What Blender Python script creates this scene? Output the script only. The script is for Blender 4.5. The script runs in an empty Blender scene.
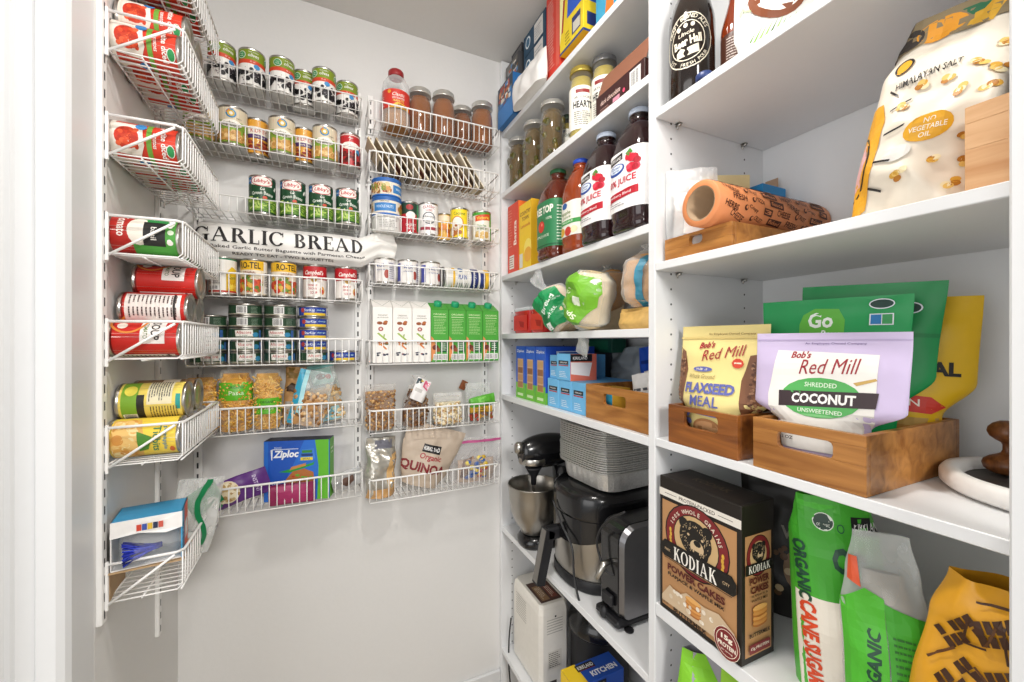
import bpy, math, random
from mathutils import Vector, Matrix, noise
from mathutils.geometry import tessellate_polygon
SC = bpy.context.scene
COL = SC.collection
PI = math.pi
F_PX, CU, CV, CAMZ = 408.0, 512.0, 341.0, 1.37
YAW = math.radians(25.1)
SY, CY = math.sin(YAW), math.cos(YAW)

def at(u, v, X=None, Y=None, Z=None):
    """Point of the room seen at photograph pixel (u, v) on the plane X=, Y= or Z=."""
    r = (u - CU) / F_PX; q = (CV - v) / F_PX
    dx = CY * r + SY; dy = -SY * r + CY
    if X is not None: t = X / dx
    elif Y is not None: t = Y / dy
    else: t = (Z - CAMZ) / q
    return Vector((dx * t, dy * t, CAMZ + q * t))

# ------------------------------------------------------------------ materials
def lin(h):
    h = h.lstrip('#'); c = [int(h[i:i + 2], 16) / 255 for i in (0, 2, 4)]
    return [x / 12.92 if x <= .04045 else ((x + .055) / 1.055) ** 2.4 for x in c]
_M = {}
def M(h, rough=.5, metal=0., var=.06, bump=0., scale=60., coat=0., trans=0., alpha=None, ior=1.45):
    key = (h, rough, metal, var, bump, scale, coat, trans, alpha, ior)
    if key in _M: return _M[key]
    m = bpy.data.materials.new('mat_' + h.strip('#')); m.use_nodes = True
    nt = m.node_tree; b = nt.nodes['Principled BSDF']
    c = lin(h)
    tc = nt.nodes.new('ShaderNodeTexCoord'); nz = nt.nodes.new('ShaderNodeTexNoise')
    nz.inputs['Scale'].default_value = scale; nz.inputs['Detail'].default_value = 3
    nt.links.new(tc.outputs['Object'], nz.inputs['Vector'])
    mx = nt.nodes.new('ShaderNodeMix'); mx.data_type = 'RGBA'
    mx.inputs['A'].default_value = [x * (1 - var) for x in c] + [1]
    mx.inputs['B'].default_value = [min(1, x * (1 + var)) for x in c] + [1]
    nt.links.new(nz.outputs['Fac'], mx.inputs['Factor'])
    nt.links.new(mx.outputs['Result'], b.inputs['Base Color'])
    b.inputs['Roughness'].default_value = rough; b.inputs['Metallic'].default_value = metal
    b.inputs['IOR'].default_value = ior
    if coat: b.inputs['Coat Weight'].default_value = coat; b.inputs['Coat Roughness'].default_value = .1
    if trans: b.inputs['Transmission Weight'].default_value = trans
    if alpha is not None: b.inputs['Alpha'].default_value = alpha
    if bump:
        bp = nt.nodes.new('ShaderNodeBump'); bp.inputs['Strength'].default_value = bump
        bp.inputs['Distance'].default_value = .002
        nt.links.new(nz.outputs['Fac'], bp.inputs['Height']); nt.links.new(bp.outputs['Normal'], b.inputs['Normal'])
    _M[key] = m
    return m
def clear_plastic(tint='#f4f6f6', haze=.16, rough=.12, edge=.55):
    """Thin clear film: mostly see-through with a little white haze and shine."""
    key = ('film', tint, haze, rough, edge)
    if key in _M: return _M[key]
    m = bpy.data.materials.new('clear_film'); m.use_nodes = True; nt = m.node_tree
    b = nt.nodes['Principled BSDF']; out = nt.nodes['Material Output']
    b.inputs['Base Color'].default_value = lin(tint) + [1]; b.inputs['Roughness'].default_value = rough
    tr = nt.nodes.new('ShaderNodeBsdfTransparent'); mix = nt.nodes.new('ShaderNodeMixShader')
    lw = nt.nodes.new('ShaderNodeLayerWeight'); lw.inputs['Blend'].default_value = .35
    ma = nt.nodes.new('ShaderNodeMath'); ma.operation = 'MULTIPLY_ADD'
    ma.inputs[1].default_value = edge; ma.inputs[2].default_value = haze; ma.use_clamp = True
    nt.links.new(lw.outputs['Facing'], ma.inputs[0]); nt.links.new(ma.outputs[0], mix.inputs[0])
    nt.links.new(tr.outputs[0], mix.inputs[1]); nt.links.new(b.outputs[0], mix.inputs[2])
    nt.links.new(mix.outputs[0], out.inputs['Surface'])
    _M[key] = m; return m
def wood(h1, h2, scale=6., rough=.4, axis='X'):
    key = ('wood', h1, h2, scale, rough, axis)
    if key in _M: return _M[key]
    m = bpy.data.materials.new('wood_grain'); m.use_nodes = True; nt = m.node_tree
    b = nt.nodes['Principled BSDF']
    tc = nt.nodes.new('ShaderNodeTexCoord'); mp = nt.nodes.new('ShaderNodeMapping')
    mp.inputs['Scale'].default_value = {'X': (1, 9, 9), 'Y': (9, 1, 9), 'Z': (9, 9, 1)}[axis]
    nz = nt.nodes.new('ShaderNodeTexNoise'); nz.inputs['Scale'].default_value = scale
    nz.inputs['Detail'].default_value = 6; nz.inputs['Distortion'].default_value = .8
    cr = nt.nodes.new('ShaderNodeValToRGB')
    cr.color_ramp.elements[0].position = .32; cr.color_ramp.elements[0].color = lin(h1) + [1]
    cr.color_ramp.elements[1].position = .68; cr.color_ramp.elements[1].color = lin(h2) + [1]
    nt.links.new(tc.outputs['Object'], mp.inputs['Vector']); nt.links.new(mp.outputs['Vector'], nz.inputs['Vector'])
    nt.links.new(nz.outputs['Fac'], cr.inputs['Fac']); nt.links.new(cr.outputs['Color'], b.inputs['Base Color'])
    b.inputs['Roughness'].default_value = rough
    _M[key] = m; return m
def liquid(h, rough=.06):
    return M(h, rough, 0, .05, coat=.3)

STEEL = M('#b9b6b0', .28, 1.); STEEL_D = M('#8d8a86', .35, 1.); WIRE = M('#f1f0ee', .35, 0, .02)
WHITE = M('#f2f2f0', .45, 0, .02); BLACK = M('#17171a', .35); INK = M('#1d1b1c', .6)

# ------------------------------------------------------------------ mesh builder
def clip_half(p, ax, val, keep_less):
    out = []
    for i in range(len(p)):
        a, b = p[i], p[(i + 1) % len(p)]
        ia = (a[ax] <= val) if keep_less else (a[ax] >= val); ib = (b[ax] <= val) if keep_less else (b[ax] >= val)
        if ia: out.append(a)
        if ia != ib:
            k = (val - a[ax]) / (b[ax] - a[ax]); q = [a[0] + k * (b[0] - a[0]), a[1] + k * (b[1] - a[1])]
            q[ax] = val; out.append(tuple(q))
    return out
def gridclip(poly, cell):
    if not cell: return [poly]
    res = [poly]
    for ax in (0, 1):
        nxt = []
        for p in res:
            lo = min(q[ax] for q in p); hi = max(q[ax] for q in p)
            i0, i1 = math.floor(lo / cell + 1e-6), math.ceil(hi / cell - 1e-6)
            if i1 - i0 <= 1: nxt.append(p); continue
            for i in range(i0, i1):
                c = clip_half(p, ax, i * cell, False)
                if len(c) > 2: c = clip_half(c, ax, (i + 1) * cell, True)
                if len(c) > 2: nxt.append(c)
        res = nxt
    return res
_T = {}
def text_polys(s, bold):
    if (s, bold) in _T: return _T[(s, bold)]
    cu = bpy.data.curves.new('t', 'FONT'); cu.body = s; cu.size = 1; cu.offset = .022 * bold; cu.resolution_u = 2
    ob = bpy.data.objects.new('t', cu); me = bpy.data.meshes.new_from_object(ob)
    ps = [[(me.vertices[i].co.x, me.vertices[i].co.y) for i in p.vertices] for p in me.polygons]
    bpy.data.objects.remove(ob); bpy.data.curves.remove(cu); bpy.data.meshes.remove(me)
    if not ps: return [], 1
    xs = [q[0] for p in ps for q in p]; ys = [q[1] for p in ps for q in p]
    x0, x1, y0, y1 = min(xs), max(xs), min(ys), max(ys); h = y1 - y0
    ps = [[((x - (x0 + x1) / 2) / h, (y - (y0 + y1) / 2) / h) for x, y in p] for p in ps]
    _T[(s, bold)] = (ps, (x1 - x0) / h)
    return _T[(s, bold)]

class MB:
    def __init__(s): s.v = []; s.f = []; s.fm = []; s.sm = []; s.mats = []; s.X = Matrix.Identity(4)
    def mi(s, m):
        if m not in s.mats: s.mats.append(m)
        return s.mats.index(m)
    def add(s, vs, fs, m, smooth=False):
        n = len(s.v); s.v += [s.X @ Vector(p) for p in vs]; k = s.mi(m)
        for f in fs: s.f.append([n + i for i in f]); s.fm.append(k); s.sm.append(smooth)
        return s
    def box(s, x0, y0, z0, x1, y1, z1, m, b=.0015):
        """chamfered box"""
        b = min(b, abs(x1 - x0) / 3, abs(y1 - y0) / 3, abs(z1 - z0) / 3)
        vs = []; idx = {}
        for i, x in enumerate((x0, x1)):
            for j, y in enumerate((y0, y1)):
                for k, z in enumerate((z0, z1)):
                    sx, sy, sz = (1 if i == 0 else -1) * b, (1 if j == 0 else -1) * b, (1 if k == 0 else -1) * b
                    for a, p in (('x', (x, y + sy, z + sz)), ('y', (x + sx, y, z + sz)), ('z', (x + sx, y + sy, z))):
                        idx[(i, j, k, a)] = len(vs); vs.append(p)
        g = lambda i, j, k, a: idx[(i, j, k, a)]
        fs = []
        for i in (0, 1):
            q = [g(i, 0, 0, 'x'), g(i, 1, 0, 'x'), g(i, 1, 1, 'x'), g(i, 0, 1, 'x')]; fs.append(q if i else q[::-1])
            q = [g(0, i, 0, 'y'), g(0, i, 1, 'y'), g(1, i, 1, 'y'), g(1, i, 0, 'y')]; fs.append(q if i else q[::-1])
            q = [g(0, 0, i, 'z'), g(1, 0, i, 'z'), g(1, 1, i, 'z'), g(0, 1, i, 'z')]; fs.append(q if i else q[::-1])
            for j in (0, 1):
                q = [g(i, j, 0, 'x'), g(i, j, 1, 'x'), g(i, j, 1, 'y'), g(i, j, 0, 'y')]; fs.append(q if i ^ j else q[::-1])
                q = [g(i, 0, j, 'x'), g(i, 0, j, 'z'), g(i, 1, j, 'z'), g(i, 1, j, 'x')]; fs.append(q[::-1] if i ^ j else q)
                q = [g(0, i, j, 'y'), g(1, i, j, 'y'), g(1, i, j, 'z'), g(0, i, j, 'z')]; fs.append(q[::-1] if i ^ j else q)
                for k in (0, 1):
                    q = [g(i, j, k, 'x'), g(i, j, k, 'y'), g(i, j, k, 'z')]; fs.append(q if (i + j + k) % 2 else q[::-1])
        return s.add(vs, fs, m)
    def lathe(s, prof, m, n=28, sx=1., sy=1., e=2., smooth=True, cap=True):
        """prof: (radius, z[, material]); e>2 squares the section"""
        vs = []
        for p in prof:
            for i in range(n):
                a = 2 * PI * i / n; c, d = math.cos(a), math.sin(a)
                k = 1 if e == 2 else (abs(c) ** e + abs(d) ** e) ** (-1 / e)
                vs.append((p[0] * c * k * sx, p[0] * d * k * sy, p[1]))
        for j in range(len(prof) - 1):
            mm = prof[j + 1][2] if len(prof[j + 1]) > 2 else m
            s.add_faces_raw = None
        base = len(s.v); s.v += [s.X @ Vector(p) for p in vs]
        for j in range(len(prof) - 1):
            k = s.mi(prof[j + 1][2] if len(prof[j + 1]) > 2 else m)
            for i in range(n):
                i2 = (i + 1) % n
                s.f.append([base + j * n + i, base + j * n + i2, base + (j + 1) * n + i2, base + (j + 1) * n + i]); s.fm.append(k); s.sm.append(smooth)
        if cap:
            for j, rev in ((0, True), (len(prof) - 1, False)):
                if prof[j][0] > 1e-5:
                    q = [base + j * n + i for i in range(n)]
                    s.f.append(q[::-1] if rev else q); s.fm.append(s.mi(prof[j][2] if len(prof[j]) > 2 else m)); s.sm.append(False)
        return s
    def tube(s, pts, r, m, n=6, closed=False, cap=True):
        pts = [Vector(p) for p in pts]; N = len(pts); vs = []; up = None
        rr = r if isinstance(r, (list, tuple)) else [r] * N
        for i in range(N):
            if closed: d = pts[(i + 1) % N] - pts[i - 1]
            else: d = pts[min(i + 1, N - 1)] - pts[max(i - 1, 0)]
            d.normalize()
            if up is None:
                up = d.orthogonal().normalized()
            up = (up - d * up.dot(d)); 
            if up.length < 1e-6: up = d.orthogonal()
            up.normalize(); w = d.cross(up)
            for k in range(n):
                a = 2 * PI * k / n; vs.append(pts[i] + (up * math.cos(a) + w * math.sin(a)) * rr[i])
        fs = []
        for i in range(N if closed else N - 1):
            j = (i + 1) % N
            for k in range(n):
                k2 = (k + 1) % n; fs.append([i * n + k, i * n + k2, j * n + k2, j * n + k])
        if not closed and cap: fs.append(list(range(n))[::-1]); fs.append([(N - 1) * n + k for k in range(n)])
        return s.add(vs, fs, m, True)
    def prism(s, pts, z0, z1, m, smooth=False):
        n = len(pts); vs = [(x, y, z0) for x, y in pts] + [(x, y, z1) for x, y in pts]
        fs = [[i, (i + 1) % n, n + (i + 1) % n, n + i] for i in range(n)]
        fs += [list(range(n))[::-1], list(range(n, 2 * n))]
        return s.add(vs, fs, m, smooth)
    def sheet(s, S, us, ws, m, smooth=True, flip=False):
        vs = [S(u, w) for w in ws for u in us]; n = len(us)
        base = len(s.v); s.v += [s.X @ Vector(p) for p in vs]
        for j in range(len(ws) - 1):
            for i in range(n - 1):
                q = [base + j * n + i, base + j * n + i + 1, base + (j + 1) * n + i + 1, base + (j + 1) * n + i]
                mm = m((us[i] + us[i + 1]) / 2, (ws[j] + ws[j + 1]) / 2) if callable(m) else m
                if mm is None: continue
                s.f.append(q[::-1] if flip else q); s.fm.append(s.mi(mm)); s.sm.append(smooth)
        return s
    def ball(s, c, rx, ry, rz, m, n=12, k=8):
        pr = [(math.cos(-PI / 2 + PI * j / k), math.sin(-PI / 2 + PI * j / k)) for j in range(k + 1)]
        vs = []
        for r, z in pr:
            for i in range(n): vs.append((c[0] + rx * r * math.cos(2 * PI * i / n), c[1] + ry * r * math.sin(2 * PI * i / n), c[2] + rz * z))
        fs = [[j * n + i, j * n + (i + 1) % n, (j + 1) * n + (i + 1) % n, (j + 1) * n + i] for j in range(k) for i in range(n)]
        return s.add(vs, fs, m, True)
    # ---- graphics laid onto a surface S(x, y) -> point
    def ink(s, S, items, cell=.012, off=.0003):
        e = .0008; k0 = off; cnt = 0
        for it in items:
            kind, m = it[0], it[-1]; polys = []
            if isinstance(m, str): m = M(m, .45, 0, .04)
            if kind == 'r': x0, y0, x1, y1 = it[1:5]; polys = [[(x0, y0), (x1, y0), (x1, y1), (x0, y1)]]
            elif kind == 'e':
                cx, cy, rx, ry = it[1:5]; N = 20 if max(rx, ry) > .01 else 10
                polys = [[(cx + rx * math.cos(2 * PI * i / N), cy + ry * math.sin(2 * PI * i / N)) for i in range(N)]]
            elif kind == 'o':   # ring
                cx, cy, rx, ry, w = it[1:6]; N = 24
                for i in range(N):
                    a, b = 2 * PI * i / N, 2 * PI * (i + 1) / N
                    polys.append([(cx + rx * math.cos(a), cy + ry * math.sin(a)), (cx + rx * math.cos(b), cy + ry * math.sin(b)),
                                  (cx + (rx - w) * math.cos(b), cy + (ry - w) * math.sin(b)), (cx + (rx - w) * math.cos(a), cy + (ry - w) * math.sin(a))])
                    polys[-1].reverse()
            elif kind == 'p':
                pts = it[1]
                ar = sum(pts[i][0] * pts[(i + 1) % len(pts)][1] - pts[(i + 1) % len(pts)][0] * pts[i][1] for i in range(len(pts)))
                if ar < 0: pts = pts[::-1]
                tr = tessellate_polygon([[Vector((x, y, 0)) for x, y in pts]])
                for t in tr:
                    q = [pts[i] for i in t]
                    if (q[1][0] - q[0][0]) * (q[2][1] - q[0][1]) - (q[2][0] - q[0][0]) * (q[1][1] - q[0][1]) < 0: q.reverse()
                    polys.append(q)
            elif kind == 't':   # ('t', text, cx, cy, height, opts, colour)
                txt, cx, cy, h, o = it[1:6]
                ps, asp = text_polys(txt, o.get('b', 1 if h > .012 else .45)); sx = h
                if 'w' in o: sx = o['w'] / asp
                ro = math.radians(o.get('rot', 0)); c, d = math.cos(ro), math.sin(ro); sh = o.get('sh', 0)
                R = o.get('arc')
                for p in ps:
                    q = []
                    for x, y in p:
                        x, y = x * sx + y * h * sh, y * h
                        if R:
                            a = x / R; x, y = (R + y) * math.sin(a), (R + y) * math.cos(a) - R
                        q.append((cx + x * c - y * d, cy + x * d + y * c))
                    polys.append(q)
            vs, fs, cache = [], [], {}
            for p in polys:
                for q in gridclip(p, cell):
                    f = []
                    for x, y in q:
                        key = (round(x, 6), round(y, 6))
                        if key not in cache:
                            P = Vector(S(x, y)); n = (Vector(S(x + e, y)) - P).cross(Vector(S(x, y + e)) - P)
                            n = n.normalized() if n.length > 1e-12 else Vector((0, -1, 0))
                            cache[key] = len(vs); vs.append(P + n * k0)
                        f.append(cache[key])
                    f2 = [a for i, a in enumerate(f) if a != f[i - 1]]
                    if len(set(f2)) == len(f2) and len(f2) > 2: fs.append(f2)
            s.add(vs, fs, m); cnt += 1; k0 += (.00008 if cell else .00004) if cnt < 14 else .000004
        return s
    def build(s, name, parent=None, loc=None, rot=None):
        me = bpy.data.meshes.new(name); me.from_pydata([tuple(p) for p in s.v], [], s.f)
        for m in s.mats: me.materials.append(m)
        me.polygons.foreach_set('material_index', s.fm); me.polygons.foreach_set('use_smooth', s.sm)
        me.validate(); me.update()
        o = bpy.data.objects.new(name, me); COL.objects.link(o)
        if parent: o.parent = parent
        if loc is not None: o.location = loc
        if rot is not None: o.rotation_euler = rot if isinstance(rot, tuple) else (0, 0, rot)
        return o

def tag(o, label=None, cat=None, group=None, kind=None):
    if label: o['label'] = label
    if cat: o['category'] = cat
    if group: o['group'] = group
    if kind: o['kind'] = kind
    return o
def thing(name, label, cat, loc=(0, 0, 0), rot=0, group=None):
    o = bpy.data.objects.new(name, None); COL.objects.link(o); o.empty_display_size = .02
    o.location = loc; o.rotation_euler = rot if isinstance(rot, tuple) else (0, 0, rot)
    return tag(o, label, cat, group)
def solo(mb, name, label, cat, loc=(0, 0, 0), rot=0, group=None):
    return tag(mb.build(name, None, loc, rot), label, cat, group)
KIDS = {}
def dup(root, loc, rot=0, label=None, group=None):
    r = root.copy(); COL.objects.link(r); r.location = loc; r.rotation_euler = rot if isinstance(rot, tuple) else (0, 0, rot)
    if label: r['label'] = label
    if group: r['group'] = group
    for ch in [o for o in root.children]:
        c = ch.copy(); COL.objects.link(c); c.parent = r
        for g in [o for o in ch.children]:
            d = g.copy(); COL.objects.link(d); d.parent = c
    return r
def lerp(tab, v):
    if v <= tab[0][0]: return tab[0][1]
    for (a, x), (b, y) in zip(tab, tab[1:]):
        if v <= b:
            k = (v - a) / (b - a); k = k * k * (3 - 2 * k); return x + (y - x) * k
    return tab[-1][1]
def face_cam(x, y): return math.atan2(-x, y)
def lin_range(a, b, n): return [a + (b - a) * i / n for i in range(n + 1)]
# faces of a box of width w, depth d, height h standing on z=0 centred on x, y
def S_front(w, d, h): return lambda x, z: (x, -d / 2, z)
def S_back(w, d, h): return lambda x, z: (-x, d / 2, z)
def S_right(w, d, h): return lambda x, z: (w / 2, x, z)
def S_left(w, d, h): return lambda x, z: (-w / 2, -x, z)
def S_top(w, d, h): return lambda x, y: (x, y, h)
def carton(w, d, h, m, front=(), right=(), left=(), top=(), back=(), b=.0012):
    mb = MB(); mb.box(-w / 2, -d / 2, 0, w / 2, d / 2, h, m, b)
    for S, it in ((S_front, front), (S_right, right), (S_left, left), (S_top, top), (S_back, back)):
        if it: mb.ink(S(w, d, h), it, cell=None)
    return mb
class Bag:
    """soft pouch: half width a(v), half thickness b(v); front faces -y"""
    def __init__(s, w, h, d, pw=((0, .94), (.1, 1), (1, 1)), pd=((0, .8), (.25, 1), (.75, .55), (.93, .08), (1, .04)),
                 amp=.003, freq=22., seed=0, ex=2.2, warp=None, ridge=0.):
        s.w, s.h, s.d, s.pw, s.pd, s.amp, s.fr, s.seed, s.ex, s.warp, s.ridge = w, h, d, pw, pd, amp, freq, seed * 7.3, ex, warp, ridge
    def pt(s, x, z, side):
        v = min(1, max(0, z / s.h)); a = s.w / 2 * lerp(s.pw, v); b = s.d / 2 * lerp(s.pd, v)
        x = max(-a, min(a, x)); k = 1 - abs(x / a) ** s.ex; k = k ** .6 if k > 0 else 0
        q = Vector((x * s.fr + s.seed, z * s.fr, side * 5 + s.seed))
        n = noise.noise(q) + .5 * noise.noise(q * 2.1)
        r = (1 - abs(noise.noise(q * .7 + Vector((3, 9, 1)))) * 2.2) * s.ridge if s.ridge else 0
        edge = min(1, (1 - abs(x / a)) * 5)
        p = Vector((x, side * (b * k + (n * s.amp + r) * edge), z))
        p.x += noise.noise(Vector((z * s.fr * .6, s.seed, 2.))) * s.amp * .8
        if side < 0 and p.y > -.0003 and False: p.y = -.0003
        return s.warp(p) if s.warp else p
    def S(s): return lambda x, z: s.pt(x, z, -1)
    def SB(s): return lambda x, z: s.pt(-x, z, 1)
    def mesh(s, mb, m, mback=None, nx=40, nz=46, bottom=None):
        xs = [math.sin(PI / 2 * (2 * i / nx - 1)) for i in range(nx + 1)]; zs = lin_range(0, s.h, nz)
        for side, mm in ((-1, m), (1, mback or m)):
            def G(u, z, side=side):
                a = s.w / 2 * lerp(s.pw, z / s.h); return s.pt(u * a, z, side)
            f = (lambda u, z, mm=mm: mm(u, z / s.h)) if callable(mm) else mm
            mb.sheet(G, xs, zs, f, True, side > 0)
        a = s.w / 2 * lerp(s.pw, 0)
        lo = [s.pt(u * a, 0, -1) for u in xs] + [s.pt(u * a, 0, 1) for u in xs[::-1]]
        bm = bottom or (m(0, .02) if callable(m) else m)
        mb.add(lo, [list(range(len(lo)))[::-1]], bm)
        return s
# ------------------------------------------------------------------ slab and book letters drawn as shapes (unit height)
def _arc(cx, cy, rx, ry, a0, a1, tx, ty, n=12):
    """ring piece, thickness tx at the sides, ty at top and bottom"""
    out = []
    for i in range(n):
        a, b = a0 + (a1 - a0) * i / n, a0 + (a1 - a0) * (i + 1) / n
        P = lambda q, s: (cx + (rx - tx * s) * math.cos(q), cy + (ry - ty * s) * math.sin(q))
        p = [P(a, 0), P(b, 0), P(b, 1), P(a, 1)]; out.append(p if a1 > a0 else p[::-1])
    return out
def _r(x0, y0, x1, y1): return [(x0, y0), (x1, y0), (x1, y1), (x0, y1)]
def serif_letter(c, S=.19, t=.07, se=.1, sh=.05):
    st = lambda x: [_r(x, 0, x + S, 1), _r(x - se * .7, 0, x + S + se * .7, sh), _r(x - se * .7, 1 - sh, x + S + se * .7, 1)]
    h = PI / 2
    if c == 'I': return st(.1), .1 + S + .1
    if c == 'L': return st(.1) + [_r(.1 + S, 0, .62, t), _r(.62 - .05, 0, .62, .27)], .66
    if c == 'E': return st(.1) + [_r(.1 + S, 0, .66, t), _r(.61, 0, .66, .25), _r(.1 + S, 1 - t, .62, 1), _r(.57, .76, .62, 1), _r(.1 + S, .48, .5, .48 + t), _r(.46, .38, .5, .64)], .7
    if c == 'D': return st(.1) + _arc(.1 + S, .5, .5, .5, -h, h, S, t, 16), .84
    if c == 'B': return st(.1) + _arc(.1 + S + .06, .255, .35, .255, -h, h, S, t) + _arc(.1 + S + .04, .745, .3, .255, -h, h, S * .9, t) + [_r(.1 + S, 0, .36, t), _r(.1 + S, .49, .36, .49 + t * .6), _r(.1 + S, 1 - t, .34, 1)], .76
    if c == 'R': return st(.1) + _arc(.1 + S + .06, .735, .32, .265, -h, h, S, t) + [_r(.1 + S, .47, .36, .47 + t), _r(.1 + S, 1 - t, .36, 1), [(.62, 0), (.86, 0), (.86, .05), (.56, .49), (.36, .49)], ], .86
    if c == 'K': return st(.1) + [[(.1 + S, .38), (.66, .95), (.8, 1), (.56, 1), (.1 + S, .5)], [(.34, .52), (.66, 0), (.88, 0), (.88, .05), (.46, .64)]], .9
    if c == 'A': return [[(.36, .98), (.68, 0), (.88, 0), (.5, 1), (.4, 1)], [(.08, 0), (.16, 0), (.44, .92), (.38, .98)], _r(.2, .29, .66, .29 + t), _r(.0, 0, .28, sh), _r(.58, 0, .96, sh)], .95
    if c == 'O': return _arc(.45, .5, .45, .515, 0, 2 * PI, S, t, 28), .92
    if c == 'C': return _arc(.45, .5, .45, .515, h * .42, 4 * h - h * .42, S, t, 22) + [_r(.76, .64, .81, .98)], .86
    if c == 'G': return _arc(.45, .5, .45, .515, h * .42, 4 * h - h * .5, S, t, 22) + [_r(.76, .64, .81, .98), _r(.64, .04, .64 + S, .42), _r(.54, .4, .92, .4 + sh)], .94
    return [], .42
def serif_word(word, gap=.06, **k):
    x = 0; out = []
    for ch in word:
        ps, w = serif_letter(ch, **k)
        out += [[(x + px, py) for px, py in p] for p in ps]; x += w + gap
    return [[(px - x / 2, py - .5) for px, py in p] for p in out], x
def ink_serif(mb, S, word, cx, cy, h, w, m, rot=0, cell=.008, off=.0006, bend=None, **k):
    ps, W = serif_word(word, **k); ro = math.radians(rot); c, d = math.cos(ro), math.sin(ro); items = []
    for p in ps:
        q = [((x * w / W), y * h) for x, y in p]
        if bend: q = [bend(x, y) for x, y in q]
        items.append(('p', [(cx + x * c - y * d, cy + x * d + y * c) for x, y in q], m))
    n = len(items); o = off
    for it in items: mb.ink(S, [it], cell=cell, off=o); o += .000004
# ================================================================== the setting
WALLM = M('#e0dfdd', .55, 0, .015, bump=.12, scale=90)
CEILM = M('#dcdad7', .7, 0, .015, bump=.08, scale=120)
TRIMM = M('#d9dadb', .35, 0, .01)
MELA = M('#e4e5e6', .38, 0, .012)          # white melamine of the shelving
FLOORM = wood('#ab9a84', '#c2b5a0', 4, .45, 'Y')
WX, BY, FX, RX = -.37, 1.46, .63, .99       # left wall, back wall, shelf fronts, right wall
CEIL = 2.455
def struct(mb, name):
    o = mb.build(name); o['kind'] = 'structure'; return o
struct(MB().box(-1.6, -2.2, -.05, RX + .12, BY + .1, 0, FLOORM, .001), 'floor')
struct(MB().box(-1.6, -.9, CEIL, RX + .12, BY + .1, CEIL + .05, CEILM, .001), 'ceiling')
struct(MB().box(WX - .1, BY, 0, RX + .12, BY + .1, CEIL, WALLM, .001), 'wall_back')
struct(MB().box(WX - .1, .985, 0, WX, BY, CEIL, WALLM, .001), 'wall_left')
struct(MB().box(RX, -.9, 0, RX + .12, BY, CEIL, WALLM, .001), 'wall_right')
# door jamb and moulded casing at the left of the opening, seen close to
jb = MB()
prof = [(-1.0, .86), (-.455, .86), (-.447, .866), (-.444, .893), (-.44, .897), (-.434, .897), (-.431, .902), (-.41, .904), (-.407, .9), (-.384, .9), (-.375, .905), (-.37, .912), (-.37, .984), (-1.0, .984)]
jb.prism(prof, 0, CEIL, TRIMM)
struct(jb, 'trim_1')
bb = MB(); bb.box(WX, BY - .014, 0, FX, BY, .1, TRIMM, .004)
struct(bb, 'baseboard_back')
struct(MB().box(WX, .99, 0, WX + .014, BY - .014, .1, TRIMM, .004), 'baseboard_left')

struct(MB().box(.585, .085, 0, .6285, .1492, CEIL, TRIMM, .002), 'trim_2')     # white stile standing before the shelf fronts at the right edge
# ---- slotted wall standards
def standard(name_label, loc, rot, z0, z1):
    mb = MB(); w, d = .02, .009
    L = z1 - z0
    mb.box(-w / 2, -d, 0, w / 2, 0, L, WIRE, .0015)
    slot = M('#3c3c40', .7)
    n = int(L / .032)
    for i in range(n):
        z = .016 + i * .032
        mb.ink(lambda x, y: (x, -d, y), [('r', -.0022, z - .008, .0022, z + .008, slot)], cell=None)
    o = solo(mb, 'wall_standard', name_label, 'wall rail', loc, rot, 'slotted white standards holding the baskets')
    return o
STD = []
for lab, x, y, r, z0 in (
    ('slotted white wall rail nearest the door casing', WX, .999, PI / 2, .85),
    ('slotted white wall rail on the left wall nearer the corner', WX, 1.29, PI / 2, .64),
    ('slotted white rail just right of the left corner on the back wall', -.322, BY, 0, .93),
    ('slotted white rail left of the gap between the two back basket columns', .112, BY, 0, .93),
    ('slotted white rail right of the gap between the two back basket columns', .152, BY, 0, .88),
    ('slotted white rail on the back wall beside the shelving', .565, BY, 0, .88)):
    standard(lab, (x, y, z0), r, z0, 2.2)

# ---- white wire baskets
def basket(W, D, H, pitch, label, loc, rot, group, floor_drop=0.):
    t = thing('wire_basket', label, 'wire basket', loc, rot, group)
    R = .00145
    a = MB(); n = round(W / pitch)
    for i in range(n + 1):
        x = -W / 2 + W * i / n
        a.tube([(x, -.011, 0), (x, -D * .5, -floor_drop), (x, -D + .008, -floor_drop), (x, -D, .008 - floor_drop), (x, -D, H)], R, WIRE, 5)
    for y, z in ((-.011, .002), (-D * .5, -.003 - floor_drop), (-D + .002, -.001 - floor_drop)):
        a.tube([(-W / 2, y, z), (W / 2, y, z)], R * 1.25, WIRE, 5)
    a.build('wire_grid', t)
    b = MB()
    b.tube([(-W / 2, -.011, H * .98), (-W / 2, -D + .01, H), (-W / 2 + .01, -D, H), (W / 2 - .01, -D, H), (W / 2, -D + .01, H), (W / 2, -.011, H * .98)], .0028, WIRE, 6)
    b.build('top_rail', t)
    for sx in (-1, 1):
        c = MB(); x = sx * (W / 2)
        c.tube([(x, -.011, -.005), (x, -D + .012, H - .004)], .0026, WIRE, 6)
        c.box(x - .003, -.014, -.014, x + .003, -.0092, H + .004, WIRE, .001)
        c.build('end_brace', t)
    return t
BW, BD, BH = .44, .118, .068
LX, RXC = -.104, .3585
GB = 'white wire baskets hung on the back wall'
L_RAIL = [.755, .597, .399, .187, .006, -.186, -.405]
R_RAIL = [.755, .597, .400, .242, .0, -.22, -.438]
W_RAIL = [.80, .614, .421, .235, .038, -.16, -.413]
L_H = [.042, .058, .042, .064, .073, .073, .073]; R_H = [.06, .065, .05, .06, .073, .07, .07]
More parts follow.
